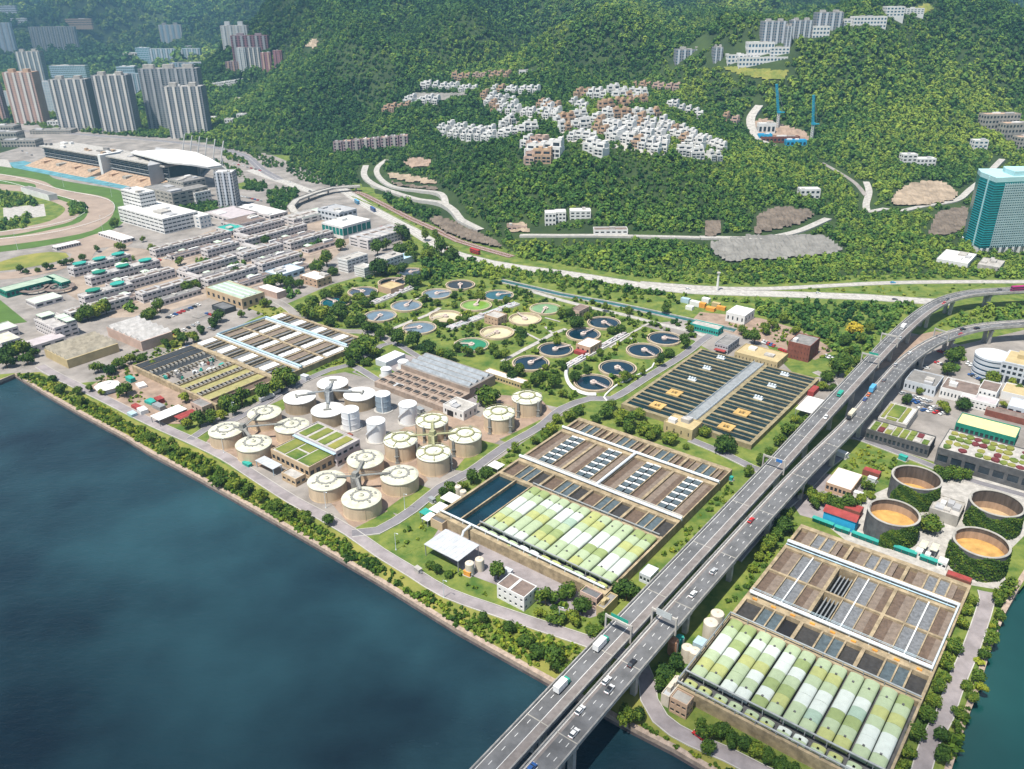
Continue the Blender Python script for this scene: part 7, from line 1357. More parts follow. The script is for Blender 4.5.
for p0, p1, n, dr, lab, grp in [((939,351),(958,357),6,0,'car parked in the upper row of the lot under the inner ramp','cars in the lot under the inner ramp'),((936,362),(955,369),6,0,'car parked in the upper row of the lot under the inner ramp','cars in the lot under the inner ramp'),((966,362),(978,369),4,pi/2,'car parked before the grey institute','cars before the grey institute'),((970,374),(984,381),5,0,'car parked before the grey institute','cars before the grey institute'),((915,362),(928,369),4,0,'car parked at the foot of the ramp beside the workshops','cars at the foot of the ramp'),
    ((232,163),(262,171),7,0,'vehicle on the service road behind the white canopy','vehicles behind the white canopy'),((256,186),(300,204),9,.1,'vehicle parked beside the expressway by the green oval','vehicles beside the expressway'),((20,150),(34,156),3,0,'vehicle parked left of the race stand','vehicles left of the race stand'),((118,326),(150,312),9,.3,'vehicle parked along the lanes of the stable yard','vehicles in the stable yard lanes'),((166,318),(200,304),9,.3,'vehicle parked along the lanes of the stable yard','vehicles in the stable yard lanes'),((172,335),(200,322),6,0,'vehicle parked along the lanes of the stable yard','vehicles in the stable yard lanes'),((236,246),(290,234),9,.2,'vehicle parked along the lanes of the stable yard','vehicles in the stable yard lanes'),((150,262),(200,250),8,.2,'vehicle parked along the lanes of the stable yard','vehicles in the stable yard lanes'),((380,226),(400,236),6,.1,'vehicle parked along the bus road by the banded block','vehicles by the banded block'),((50,338),(75,344),5,0,'vehicle parked along the lanes of the stable yard','vehicles in the stable yard lanes'),
    ((762,341),(775,346),5,pi/2,'car parked behind the brick building and blower house','cars behind the brick building'),((824,355),(848,364),7,pi/2,'car parked in the row right of the brick building','cars right of the brick building'),((780,349),(787,352),3,0,'car parked behind the brick building and blower house','cars behind the brick building'),((176,352),(190,346),4,.4,'car parked in the court beside the rounded clump','cars beside the rounded clump'),((205,313),(216,316),3,0,'car parked in the court before the beige hall','cars before the beige hall'),((208,327),(214,330),2,0,'car parked in the court before the beige hall','cars before the beige hall'),
    ((240,196),(262,201),8,0,'vehicle parked in the orange white lot by the green oval','vehicles by the green oval'),((238,200),(256,206),7,0,'vehicle parked in the orange white lot by the green oval','vehicles by the green oval'),((270,196),(285,190),4,0,'vehicle parked in the orange white lot by the green oval','vehicles by the green oval'),((432,404),(442,410),3,0,'car parked beside the white control house','cars beside the white control house'),((905,398),(940,410),7,1,'small vehicle in the crowded red and white yard below the workshops','vehicles in the crowded yard'),((900,392),(932,402),6,1,'small vehicle in the crowded red and white yard below the workshops','vehicles in the crowded yard'),((915,408),(945,414),5,1,'small vehicle in the crowded red and white yard below the workshops','vehicles in the crowded yard')]:
    for i in range(n): f = (i+.5)/n; parked(p0[0]+(p1[0]-p0[0])*f, p0[1]+(p1[1]-p0[1])*f, ROT+dr+RP.uniform(-.08,.08), lab, grp)
# ------------------------------------------------------------------ lamps
def lamp(label, u, v, h=9.0):
    x, y, z = T(u, v); t = thing('street_lamp', label, 'street lamp', (x,y,z), ROT); o = MB(); o.cyl(0,0,.16,.09,0,h,8); o.cyl(0,0,.3,.3,0,.5,8); o.build('pole','pale_pipe',t); o = MB(); o.bar((0,0,h),(1.6,0,h+.3),.1,.1); o.box(1.2,2.1,-.16,.16,h+.2,h+.36); o.build('lamp_head','pale_pipe',t)
for u, v, lab in [(326,508,'slim lamp post in front of the digester under the roof garden'),(405,510,'slim lamp post beside the road bend digester'),(224,453,'slim lamp post between the two leftmost digesters'),(299,415,'slim lamp post in front of the flat white digester'),(234,416,'slim lamp post at the dark trees behind the leftmost digester'),(396,550,'slim lamp post on the roundabout lawn by the river'),(559,625,'slim lamp post by the riverside road near the thicket'),(444,598,'slim lamp post by the riverside road below the dosing tanks')]: lamp(lab, u, v)
for u, v, lab in [(64,187,'floodlight mast on the turf track, left one'),(112,197,'floodlight mast on the turf track at the bend'),(103,231,'floodlight mast by the sand ring'),(18,250,'floodlight mast at the turf edge, lower left')]: lamp(lab, u, v, 16)
R = random.Random(31)
for u, v, m, s, lab in [(434,403,'steel_blue',2.6,'small dark cabin with a blue top between tanks and control house'),(420,411,'metal_grey',3,'grey machine skid left of the control house'),(407,392,'black',3,'dark conveyor box at the filter house corner'),(398,389,'sheet_grey',4,'pale sheeted machine shed beside the blue grey tank'),(350,436,'brick_red',2,'rust coloured pump skid beside the white banded tank'),(446,456,'orange',1.6,'orange valve set at the front framed digester'),(432,500,'metal_grey',2,'grey machine beside the flat white canopy'),(305,378,'cool_wall',3,'pale blue and orange kiosk at the basin corner by the road'),(418,600-30,'pale_concrete',2,'pale concrete plinth on the roundabout side lawn'),(468,573,'orange',2,'orange drum set beside the ribbed shed'),(508,572,'cool_wall',2.2,'white water tank behind the river house'),(649,579,'car_green',1.6,'green bin set at the white kiosk'),(730,478,'teal_sheet',1.8,'teal cabinet at the viaduct foot by the road'),(858,495,'white_wall',2.4,'white cabinet group behind the hedge'),(872,480,'cool_wall',2.4,'pale machine base beside the stained tank'),(900,472,'white_wall',2.2,'white cart on the green lawn edge'),(842,455,'white_wall',3,'pale slab stack at the lawn corner by the viaduct'),(903,458,'teal_sheet',2.4,'teal skip below the patchwork roof')]:
    x, y = G(u, v, 1); t = thing('plant_cabinet', lab, 'cabinet', (x,y,0), ROT+R.uniform(-.2,.2)); o = MB(); o.box(-s*.8,s*.8,-s*.5,s*.5,.15,s*.75+.6); o.box(-s*.85,s*.85,-s*.55,s*.55,s*.75+.6,s*.75+.75); o.build('body', m, t); o = MB(); o.box(-s,s,-s*.7,s*.7,0,.15); o.build('plinth','concrete',t); o = MB(); o.box(s*.9,s*.9+.5,-.3,.3,.15,s*.6); o.tube([(s*.8,0,s*.5),(s*1.3,0,s*.5),(s*1.3,0,.1)],.14,6); o.build('pipe','metal_grey',t)
# ------------------------------------------------------------------ leaves
def crown_mesh(name, lobes, leaves, size, matn, seed, flat=0.8, core=True, rad=1.0):
    """a crown of radius ~1 standing on z=0..~1.7: lobes, each with a small solid core and many leaf clumps round it"""
    R = random.Random(seed); V = []; Fc = []; A = []
    cs = []
    for k in range(lobes):
        a = R.uniform(0, 2*pi); r = rad*(0 if k == 0 else R.uniform(0.3, 0.72)); z = (1.15 if k == 0 else R.uniform(0.45, 1.05))*flat
        cs.append((r*cos(a), r*sin(a), z, R.uniform(0.36, 0.56)*(1.15 if k == 0 else 1), R.uniform(0.25, 0.75)))
    def leaf(p, n, s, c):
        n = n.normalized(); u = n.orthogonal().normalized(); u.rotate(Matrix.Rotation(R.uniform(0, 6.3), 3, n)); w_ = n.cross(u)
        o = len(V); s2 = s*R.uniform(0.6, 1.0)
        V.extend([tuple(p-u*s-w_*s2*.4), tuple(p-w_*s2+u*s*.2), tuple(p+u*s+w_*s2*.3), tuple(p+w_*s2-u*s*.3)]); Fc.append((o,o+1,o+2,o+3)); A.append(min(1, max(0, c)))
    per = max(4, leaves//lobes)
    for (x, y, z, r, c) in cs:
        if core:
            n = 7; o = len(V); rings = [(-0.5,0.7),(0.15,0.86),(0.62,0.55)]
            for (h, q) in rings: V.extend([(x+r*.78*q*cos(2*pi*i/n+h)*R.uniform(.8,1.15), y+r*.78*q*sin(2*pi*i/n+h)*R.uniform(.8,1.15), z+r*.8*h*R.uniform(.85,1.1)) for i in range(n)])
            V.append((x, y, z+r*.76))
            for j in range(2):
                for i in range(n): Fc.append((o+j*n+i, o+j*n+(i+1)%n, o+(j+1)*n+(i+1)%n, o+(j+1)*n+i)); A.append(c*R.uniform(.5,.9))
            for i in range(n): Fc.append((o+2*n+i, o+2*n+(i+1)%n, o+3*n)); A.append(c*R.uniform(.6,1.0))
        for _ in range(per):
            d = Vector((R.gauss(0,1), R.gauss(0,1), R.gauss(0.35,0.9))).normalized()
            p = Vector((x,y,z))+d*r*R.uniform(0.82,1.12)
            leaf(p, d+Vector((R.gauss(0,.45), R.gauss(0,.45), R.gauss(.25,.4))), size*R.uniform(.7,1.3), c+R.uniform(-.3,.3))
    me = bpy.data.meshes.new(name); me.from_pydata(V, [], Fc)
    at = me.attributes.new('leaf', 'FLOAT', 'FACE'); at.data.foreach_set('value', np.array(A, dtype=np.float32))
    me.materials.append(MATS[matn]); me.update(); return me
# ------------------------------------------------------------------ the woods: one mass of trees, each with its own place, size and tint
def scatter(name, pts, variants, label=None):
    """pts: rows of x, y, z, scale, turn, tint, kind"""
    P = np.array(pts, dtype=np.float64); n = len(P)
    me = bpy.data.meshes.new(name); me.vertices.add(n); me.vertices.foreach_set('co', P[:, :3].ravel())
    for k, col in (('size', 3), ('turn', 4), ('tint', 5)):
        a = me.attributes.new(k, 'FLOAT', 'POINT'); a.data.foreach_set('value', P[:, col].astype(np.float32))
    a = me.attributes.new('variety', 'INT', 'POINT'); a.data.foreach_set('value', P[:, 6].astype(np.int32))
    o = bpy.data.objects.new(name, me); COL.objects.link(o)
    ng = bpy.data.node_groups.new(name, 'GeometryNodeTree')
    ng.interface.new_socket('Geometry', in_out='INPUT', socket_type='NodeSocketGeometry'); ng.interface.new_socket('Geometry', in_out='OUTPUT', socket_type='NodeSocketGeometry')
    N = ng.nodes; Lk = ng.links
    gi = N.new('NodeGroupInput'); go = N.new('NodeGroupOutput'); ip = N.new('GeometryNodeInstanceOnPoints'); gti = N.new('GeometryNodeGeometryToInstance')
    for vmesh in variants[::-1]:
        vo = bpy.data.objects.new('tree_kind', vmesh)      # a tree to copy, itself not in the scene
        oi = N.new('GeometryNodeObjectInfo'); oi.inputs['Object'].default_value = vo; oi.inputs['As Instance'].default_value = True
        Lk.new(oi.outputs['Geometry'], gti.inputs[0])
    def attr(nm, ty):
        a = N.new('GeometryNodeInputNamedAttribute'); a.data_type = ty; a.inputs[0].default_value = nm; return a.outputs[0]
    jn = N.new('GeometryNodeJoinGeometry')
    for l in list(ng.links):
        if l.to_node == gti: ng.links.remove(l)
    for nd in N:
        if nd.bl_idname == 'GeometryNodeObjectInfo': Lk.new(nd.outputs['Geometry'], jn.inputs[0])
    N.remove(gti)
    m2p = N.new('GeometryNodeMeshToPoints'); Lk.new(gi.outputs[0], m2p.inputs[0])
    Lk.new(m2p.outputs[0], ip.inputs['Points']); Lk.new(jn.outputs[0], ip.inputs['Instance']); ip.inputs['Pick Instance'].default_value = True
    Lk.new(attr('variety', 'INT'), ip.inputs['Instance Index']); Lk.new(attr('size', 'FLOAT'), ip.inputs['Scale'])
    cx = N.new('ShaderNodeCombineXYZ'); Lk.new(attr('turn', 'FLOAT'), cx.inputs[2]); Lk.new(cx.outputs[0], ip.inputs['Rotation'])
    Lk.new(ip.outputs[0], go.inputs[0])
    md = o.modifiers.new('trees', 'NODES'); md.node_group = ng
    return tag(o, label, kind='stuff')
def clear_mask(X, Y, patches=True):
    ok = np.ones(X.shape, bool)
    for P in (CLEAR_POLY+CLEAR_PATCH if patches else CLEAR_POLY): ok &= ~inpoly(X, Y, P)
    for P, r in CLEAR_LINE:
        x0 = min(p[0] for p in P)-r; x1 = max(p[0] for p in P)+r; y0 = min(p[1] for p in P)-r; y1 = max(p[1] for p in P)+r
        near = np.nonzero((X > x0) & (X < x1) & (Y > y0) & (Y < y1))[0]
        if len(near) == 0: continue
        px, py = X[near], Y[near]; d2 = np.full(px.shape, 1e12)
        for i in range(len(P)-1):
            ax, ay = P[i][:2]; bx, by = P[i+1][:2]; L2 = (bx-ax)**2+(by-ay)**2+1e-9
            t = np.clip(((px-ax)*(bx-ax)+(py-ay)*(by-ay))/L2, 0, 1); d2 = np.minimum(d2, (px-ax-t*(bx-ax))**2+(py-ay-t*(by-ay))**2)
        ok[near] &= d2 > r*r
    if CLEAR_PT:
        C = np.array(CLEAR_PT)
        for k in range(0, X.size, 4000):
            sl = slice(k, k+4000)
            ok[sl] &= ~(((X[sl, None]-C[None, :, 0])**2+(Y[sl, None]-C[None, :, 1])**2) < C[None, :, 2]**2).any(1)
    return ok
# ------------------------------------------------------------------ single trees
def tree_proto(k):
    t = thing('leafy_tree', 'x', 'tree'); sp = [dict(lobes=10, leaves=820, size=.115, flat=.85), dict(lobes=8, leaves=700, size=.125, flat=1.05, rad=.85), dict(lobes=13, leaves=900, size=.11, flat=.68, rad=1.08), dict(lobes=7, leaves=520, size=.12, flat=1.4, rad=.7), dict(lobes=6, leaves=520, size=.12, flat=.95, rad=1.1), dict(lobes=12, leaves=900, size=.12, flat=.95, rad=.9)][k]
    me = crown_mesh('crown', sp['lobes'], sp['leaves'], sp['size'], 'leaves', 500+k, sp['flat'], rad=sp.get('rad', .95)); c = bpy.data.objects.new('crown', me); COL.objects.link(c); c.parent = t; c.location = (0,0,.35)
    o = MB(); o.tube([(0,0,-.1),(.02,.01,.4),(.05,.03,.95)], .085, 7, 0, .05)
    for a in (0.4,2.3,4.4): o.tube([(.02,.01,.45),(.3*cos(a),.3*sin(a),.85),(.5*cos(a),.5*sin(a),1.1)], .045, 5, 0, .02)
    o.build('trunk', 'bark', t); return t
TP = [tree_proto(k) for k in range(6)]; _ut = set(); RT = random.Random(404); NT = [0]; TREES = []
def plant(u, v, rp, lab, grp, kind=None, tint=0.0, name='leafy_tree'):
    """a tree whose crown is rp photo pixels in radius and centred on the pixel"""
    x, y = G(u, v, 4); x, y, z = x, y, 0.0; r = max(1.3, rp/ppm(x, y, 3)*0.98); x, y = G(u, v, r*1.1); z = max(0.0, H1(x, y)-.3)
    k = RT.choice([0,0,1,2,4,5]) if kind is None else kind
    s = (r*RT.uniform(.92,1.08), r*RT.uniform(.92,1.08), r*RT.uniform(.9,1.15)); ro = RT.uniform(0,6.28)
    if k in _ut: t = dup(TP[k], (x,y,z), ro, lab, grp, s)
    else: t = TP[k]; _ut.add(k); t.location = (x,y,z); t.rotation_euler = (0,0,ro); t.scale = s; t['label'] = lab; t['group'] = grp
    for c in t.children: c.color = (min(1,max(0,.46+tint*.9+RT.gauss(0,.12))), 0, 0, 1)
    NT[0] += 1; TREES.append((x, y, r)); return t
def grove(lab, grp, pts, tint=0.0, kind=None):
    for q in pts: plant(q[0], q[1], q[2], lab, grp, q[4] if len(q) > 4 else kind, tint+(q[3] if len(q) > 3 else 0))
grove('dark round tree in the belt between the yellow beds and the cream digesters','trees between yellow beds and digesters',[(285,376,11,-.1),(277,384,9,-.1),(263,391,8),(241,397,10,-.1),(226,401,9,-.1),(211,415,8),(199,419,8),(221,415,6,.1),(187,423,6,.15),(233,409,6,.1)])
grove('broad tree in the clump between the white covered basin and the white shed','trees left of the white shed',[(365,342,12,-.1),(356,351,11,-.05),(373,351,8),(366,360,6,.05),(351,362,5,.1)])
grove('dark tree in the row between the settling tanks and the ridged filter house','trees above the ridged filter house',[(397,337,9,-.08),(412,340,9,-.12),(427,346,9,-.12),(450,354,7),(467,351,6),(441,350,6),(458,347,5),(479,349,5),(380,334,6),(389,330,5,.05)])
plant(487,392,13,'big broad tree between the long white office and the framed digesters',None,2,-.08)
grove('small tree beside the round settling tanks','small trees among the settling tanks',[(506,366,7),(519,370,7),(521,331,5,-.1),(519,341,4.5,-.1),(560,312,6),(570,312,5),(577,322,7.5,-.05),(588,316,5,.15),(612,329,5),(620,327,6),(562,365,6),(536,380,7),(554,381,7),(586,371,5),(625,377,6),(605,308,4,0,3),(629,309,5),(667,307,6,-.05),(670,351,6),(627,375,5),(690,327,5),(492,347,6),(479,324,5),(455,295,4),(454,304,4),(425,297,5),(507,300,4),(480,294,6),(539,374,7),(562,393,5),(575,377,6),(505,353,5,.1),(545,366,4,.1),(600,352,4),(643,372,4),(437,302,4),(465,318,4),(470,330,4),(557,341,4),(497,353,5),(512,376,6),(525,386,6)])
grove('low rounded bush against the empty cream tank','bushes against the empty cream tank',[(441,324,4,-.05),(450,320,4,-.05),(436,321,3.5),(458,317,3.5)],kind=2)
plant(685,342,7,'dark conical tree at the rim of the last dark settling tank',None,3,-.2); plant(660,361,6,'dark conical tree beside the white winding pipe',None,3,-.2)
grove('tree in the line between the aeration basin and the middle filter basin','tree line below the aeration basin',[(605,410,8),(620,415,9,.05),(632,420,9),(645,425,9,.08),(657,430,8),(670,436,8),(612,404,6),(640,414,6,.1),(628,428,6),(686,446,3.5),(596,418,5),(650,436,5,.1)])
plant(727,440,12,'single big dark tree at the near right corner of the aeration basin',None,2,-.1); plant(705,431,6,'small tree at the tan pump house by the aeration basin',None)
grove('tree between the aeration basin and the viaduct','trees between the aeration basin and the viaduct',[(790,430,9),(782,440,8,-.05),(807,420,7),(770,452,6),(760,460,6,.1),(822,385,5,.15),(800,438,6),(795,418,5,.1),(778,462,6),(748,470,6),(815,430,5)])
grove('tree behind the grey roofed office and the blower house','trees behind the grey roofed office',[(755,337,7),(748,332,6),(765,328,6),(742,330,5),(773,323,6),(783,318,5,.1),(797,330,5,.15)])
grove('bushy tree left of the viaduct, below the green sign','trees left of the viaduct below the green sign',[(840,366,10),(828,374,8),(849,376,7,.1),(824,386,5,.15),(834,386,5,.1),(845,358,7),(857,362,6)])
grove('tree in the hedge in front of the white workshop with orange eaves','hedge below the white workshop',[(811,494,8),(822,497,8),(834,500,9),(847,503,9,-.05),(858,505,7),(804,487,7,.05),(868,485,6,-.1),(872,494,5),(862,497,6),(815,503,6),(840,508,6)])
grove('flat layered tree in front of the long grey hall','layered trees in front of the long grey hall',[(956,470,10,-.05),(944,473,8,-.05),(967,473,7),(938,467,5)],kind=2)
grove('tree around the workshops under the inner ramp','trees around the workshops',[(908,399,6,-.05),(944,406,7,-.1),(966,401,9),(994,378,9),(1013,382,5),(1004,404,4),(954,356,8),(949,368,7),(961,350,6),(985,381,5),(920,391,4),(1000,370,5),(940,378,3),(1019,388,5)])
grove('round tree between the viaduct and the far corner of the side channel basin','trees at the far corner of the side channel basin',[(784,525,10,-.05),(771,541,10,-.05),(801,491,7),(778,533,8,.05),(760,556,6,.12),(752,566,6),(788,514,7),(764,548,6,.15)])
grove('dark tree under the viaduct beside the arched roofs','dark trees under the viaduct',[(666,672,10,-.22),(677,660,10,-.22),(658,682,8,-.2),(671,681,7,-.2)])
plant(933,521,12,'spreading olive tree among the four open tanks',None,2,-.03)
grove('yellowish tree along the side channel promenade','yellowish promenade trees',[(954,646,9,.28),(949,661,9,.30),(939,687,8,.18),(944,674,7,.22)])
grove('green tree along the side channel promenade','green promenade trees',[(961,622,7,.08),(966,608,7,.05),(927,713,10),(917,732,10),(909,752,9,-.05),(934,700,8,.05),(903,766,9,-.05),(972,600,6,.1)])
grove('tree leaning over the side channel wall','trees over the side channel wall',[(990,636,9,-.1),(978,676,8),(968,684,7),(961,711,8,-.05),(941,733,9,-.1),(944,753,10,-.12),(1012,587,11,-.12),(998,597,8,-.08),(1000,614,6),(985,655,7,-.05),(973,697,6,.1),(956,726,7,-.05)])
plant(983,687,6,'lime yellow round tree at the side channel edge',None,0,.42); plant(993,626,4,'small bright yellow bush at the side channel edge',None,0,.5)
grove('dark tree below the near end of the striped arched roofs','dark trees below the arched roofs',[(699,726,9,-.2),(711,734,10,-.2),(722,728,9,-.18),(731,738,9,-.2),(744,742,9,-.18),(757,748,9,-.2),(768,757,9,-.2),(709,747,8,-.2),(781,764,9,-.2),(795,770,9,-.2)])
grove('tree at the foot of the viaduct pier by the water','trees at the viaduct pier',[(630,719,11,-.12),(624,710,8,-.1),(640,714,8,-.08)])
plant(627,589,13,'big dark dome shaped tree hard against the viaduct',None,0,-.25)
grove('tree in the thicket between the white river house and the arched roofs','thicket beside the white river house',[(546,596,11,-.06),(566,590,10,-.1),(582,606,9,-.05),(556,616,9,.05),(592,629,8,-.1),(573,618,8,.1),(540,612,7,.12),(604,618,7,-.1),(585,592,7)])
plant(498,570,10,'dark tree between the dosing tanks and the white river house',None,1,-.2)
grove('shrubby tree beside the open black tanks','shrubby trees beside the black tanks',[(486,470,8,-.15),(473,476,8,-.18),(463,486,6,-.15),(451,487,7,-.18),(443,492,5,-.15),(448,573,5,-.1),(430,563,6,-.15),(437,569,5,-.1)])
grove('grey green tree at the river wall beside the viaduct','grey green trees at the river wall',[(556,659,13,-.12),(538,648,10,-.12),(509,627,7,-.1),(570,668,9,-.15),(526,640,8,-.08)])
plant(483,618,7,'slim tall tree between the riverside road and the river wall',None,3,-.1)
grove('tree in the strip beside the road right of the framed digesters','trees beside the road right of the framed digesters',[(552,426,7,.08),(545,435,7),(516,446,6),(557,417,6,.12),(570,415,7,-.05),(578,409,6),(535,440,5,.1)])
grove('young tree in the row along the riverside road','riverside row of young trees',[(51,377,5),(61,388,6),(77,390,5),(80,401,5),(106,410,4),(118,418,4),(130,430,4),(142,427,4),(150,438,5),(165,448,6),(182,452,5),(191,456,5),(205,470,6),(220,480,7),(233,483,7),(247,490,7),(260,496,7),(275,503,8),(290,510,8),(305,516,8),(93,405,4),(172,440,4),(198,461,4),(328,520,6)])
grove('tree among the cabins behind the pavilion','trees around the pavilion',[(125,388,8,-.15),(110,368,7,-.1),(97,366,7,-.1),(130,358,6,.12),(118,363,6,.1),(142,356,6,.1),(185,397,6),(90,388,4),(101,392,4),(152,362,5,.1)])
grove('rounded tree in the clump between the factory and the black covers','clump between factory and black covers',[(173,342,5,.05),(183,338,7),(193,337,6,.05),(165,343,5,.1),(178,334,5),(212,322,6,-.1),(219,316,6,-.1),(200,329,5,-.05)])
grove('tree standing among the white stable rows','trees among the stable rows',[(151,248,5,.05),(120,246,5,-.1),(143,239,3),(180,260,5),(146,274,4),(187,287,6,-.05),(235,272,6,-.1),(266,240,5,-.1),(300,255,5),(340,244,6,-.15),(159,305,7,-.15),(151,311,7),(145,313,6),(235,273,5,-.1),(196,284,5)])
grove('tree in the dense green row in front of the left stable row','dense row in front of the stables',[(86,312,8),(96,309,8),(105,306,8,-.05),(80,316,6,-.05),(110,303,6)])
grove('dark tree at the river inlet by the cream roofed block','dark trees at the river inlet',[(11,351,9,-.2),(22,349,9,-.2),(5,360,8,-.2),(26,358,7,-.15),(33,352,6,-.1),(-4,354,8,-.2)])
grove('clipped round tree in the line along the sand ring','clipped trees along the sand ring',[(20,269,4),(26,271,3),(37,269,3),(46,266,4),(52,266,3),(61,263,3),(66,261,4),(72,260,3),(82,257,4),(96,248,4),(114,222,5)],-.15)
grove('tree in the planting beside the clinic and cream house','trees beside the clinic',[(326,258,8,-.15,3),(317,266,7,-.05),(332,269,6),(290,280,7,-.1),(280,280,7,-.1),(270,281,7,-.12),(265,302,6,-.05),(241,314,4),(354,260,4),(299,283,5)])
grove('tree in the clump left of the half blue settling tank','clump left of the half blue tank',[(326,292,7),(337,291,7,.05),(307,312,9),(320,311,9,-.05),(314,304,8,.05),(338,312,9,-.08),(340,306,7,-.05),(351,320,7),(360,320,7,-.08),(375,325,6,.1),(367,327,6),(330,319,7),(300,306,6,.1),(345,298,6)])
grove('tree in the planting round the school blocks','trees round the school blocks',[(379,264,11,-.15),(402,232,8,-.1),(397,227,5),(377,247,8,-.1),(386,244,6),(410,246,8),(400,249,7),(436,237,5,-.05,3),(425,236,5,0,3),(441,247,8),(450,254,8,-.05),(430,251,7,.1),(425,256,7),(411,254,7),(392,267,7),(402,266,6),(360,297,7,-.05),(365,301,6),(374,294,5),(409,281,6),(417,279,7),(425,270,6)])
t = plant(854,325,9,'wide tree covered in yellow blossom left of the viaduct bend',None,2,.1)
for c in list(t.children):
    if c.name.startswith('crown'): c.data = c.data.copy(); c.data.materials[0] = MATS['yellow_leaves']
grove('tree below the yellow blossom tree, left of the viaduct','trees below the yellow blossom tree',[(845,340,7),(862,338,6,.1),(870,328,6),(850,350,5,.15)])
print('trees', NT[0])
CLEAR_PT += [(x, y, r*.8) for x, y, r in TREES]
# ivy on the four open tanks: a creeper mat of leaves on the wall
def ivy(t, r, h, span, seed):
    Rv = random.Random(seed); V = []; Fc = []; A = []
    for _ in range(3400):
        a = Rv.uniform(*span); e = min(a-span[0], span[1]-a); top = h*(.90+.09*sin(a*5+seed))*(min(1,.5+e*1.6)); z = top*Rv.random()**.8; rr = r+.12+Rv.random()*.55*(1-z/h*.5)
        p = Vector((rr*cos(a), rr*sin(a), z)); n = Vector((cos(a)+Rv.gauss(0,.5), sin(a)+Rv.gauss(0,.5), .35+Rv.gauss(0,.4))).normalized(); u = n.orthogonal().normalized(); u.rotate(Matrix.Rotation(Rv.uniform(0,6.3),3,n)); w_ = n.cross(u); s = Rv.uniform(.3,.62); o = len(V)
        V.extend([tuple(p-u*s),tuple(p-w_*s*.8),tuple(p+u*s),tuple(p+w_*s*.8)]); Fc.append((o,o+1,o+2,o+3)); A.append(min(1,max(0,Rv.gauss(.42,.3)+.3*sin(a*7+z))))
    me = bpy.data.meshes.new('climbing_plant'); me.from_pydata(V,[],Fc); at = me.attributes.new('leaf','FLOAT','FACE'); at.data.foreach_set('value',np.array(A,dtype=np.float32)); me.materials.append(MATS['leaves']); o = bpy.data.objects.new('climbing_plant', me); COL.objects.link(o); o.parent = t; o.color = (.36,0,0,1)
for k, (t, r, h, sp) in enumerate(IVY): ivy(t, r, h, sp, k+1)
# ------------------------------------------------------------------ ground cover: bushes on verges and lawns
SV = [crown_mesh('shrub', 3, 30, 0.34, 'shrub_leaves', 300+i, .55) for i in range(3)]
FV = SV; pts = []
def cover(px, sp, s0, s1, tint, dens=1.0, tv=.18):
    global pts
    poly = [G(*q) for q in px]; x0, x1 = min(p[0] for p in poly), max(p[0] for p in poly); y0, y1 = min(p[1] for p in poly), max(p[1] for p in poly)
    gx, gy = np.meshgrid(np.arange(x0,x1,sp), np.arange(y0,y1,sp)); gx = gx.ravel()+RNG.uniform(-.5,.5,gx.size)*sp; gy = gy.ravel()+RNG.uniform(-.5,.5,gy.size)*sp
    k = inpoly(gx,gy,poly)&(RNG.random(gx.size) < dens*(1+1.2*_vn(gx,gy,18,9))); gx, gy = gx[k], gy[k]; k = clear_mask(gx,gy,False); gx, gy = gx[k], gy[k]
    s = RNG.uniform(s0,s1,gx.size); ti = np.clip(tint+tv*RNG.normal(0,1,gx.size)+.5*_vn(gx,gy,14,10)+.4*_vn(gx,gy,45,12),0,1)
    for row in zip(gx,gy,np.zeros(gx.size)-.1,s,RNG.uniform(0,6.28,gx.size),ti,RNG.integers(0,3,gx.size)): pts.append(row)
VERGE = [(14,374),(40,376),(60,387),(100,408),(150,433),(200,456),(260,491),(320,527),(380,563),(446,602),(490,617),(546,636),(590,655),(556,680),(456,625),(380,578),(256,506),(150,449),(60,398)]
cover(VERGE, 2.0, .9, 2.2, .45, .95); cover([(17,376),(60,398),(150,448),(256,505),(340,553),(256,495),(150,440),(60,392)], 1.6, .6, 1.3, .72, .6)
cover([(98,402),(125,420),(150,440),(150,447),(122,430),(98,410)], 1.6, .7, 1.3, 1.0, .8, .1); cover([(632,722),(610,700),(645,672),(652,700),(664,724),(700,750),(735,768),(735,788),(709,766),(675,747)], 2.0, .7, 1.6, .42, .75)
cover([(955,590),(985,595),(975,630),(945,700),(925,740),(900,770),(895,720),(930,640)], 2.6, 1.0, 2.2, .5, .8); cover([(990,600),(1005,612),(990,649),(978,688),(966,720),(952,766),(930,766),(950,715),(975,650)], 2.4, 1.0, 2.4, .4, .8)
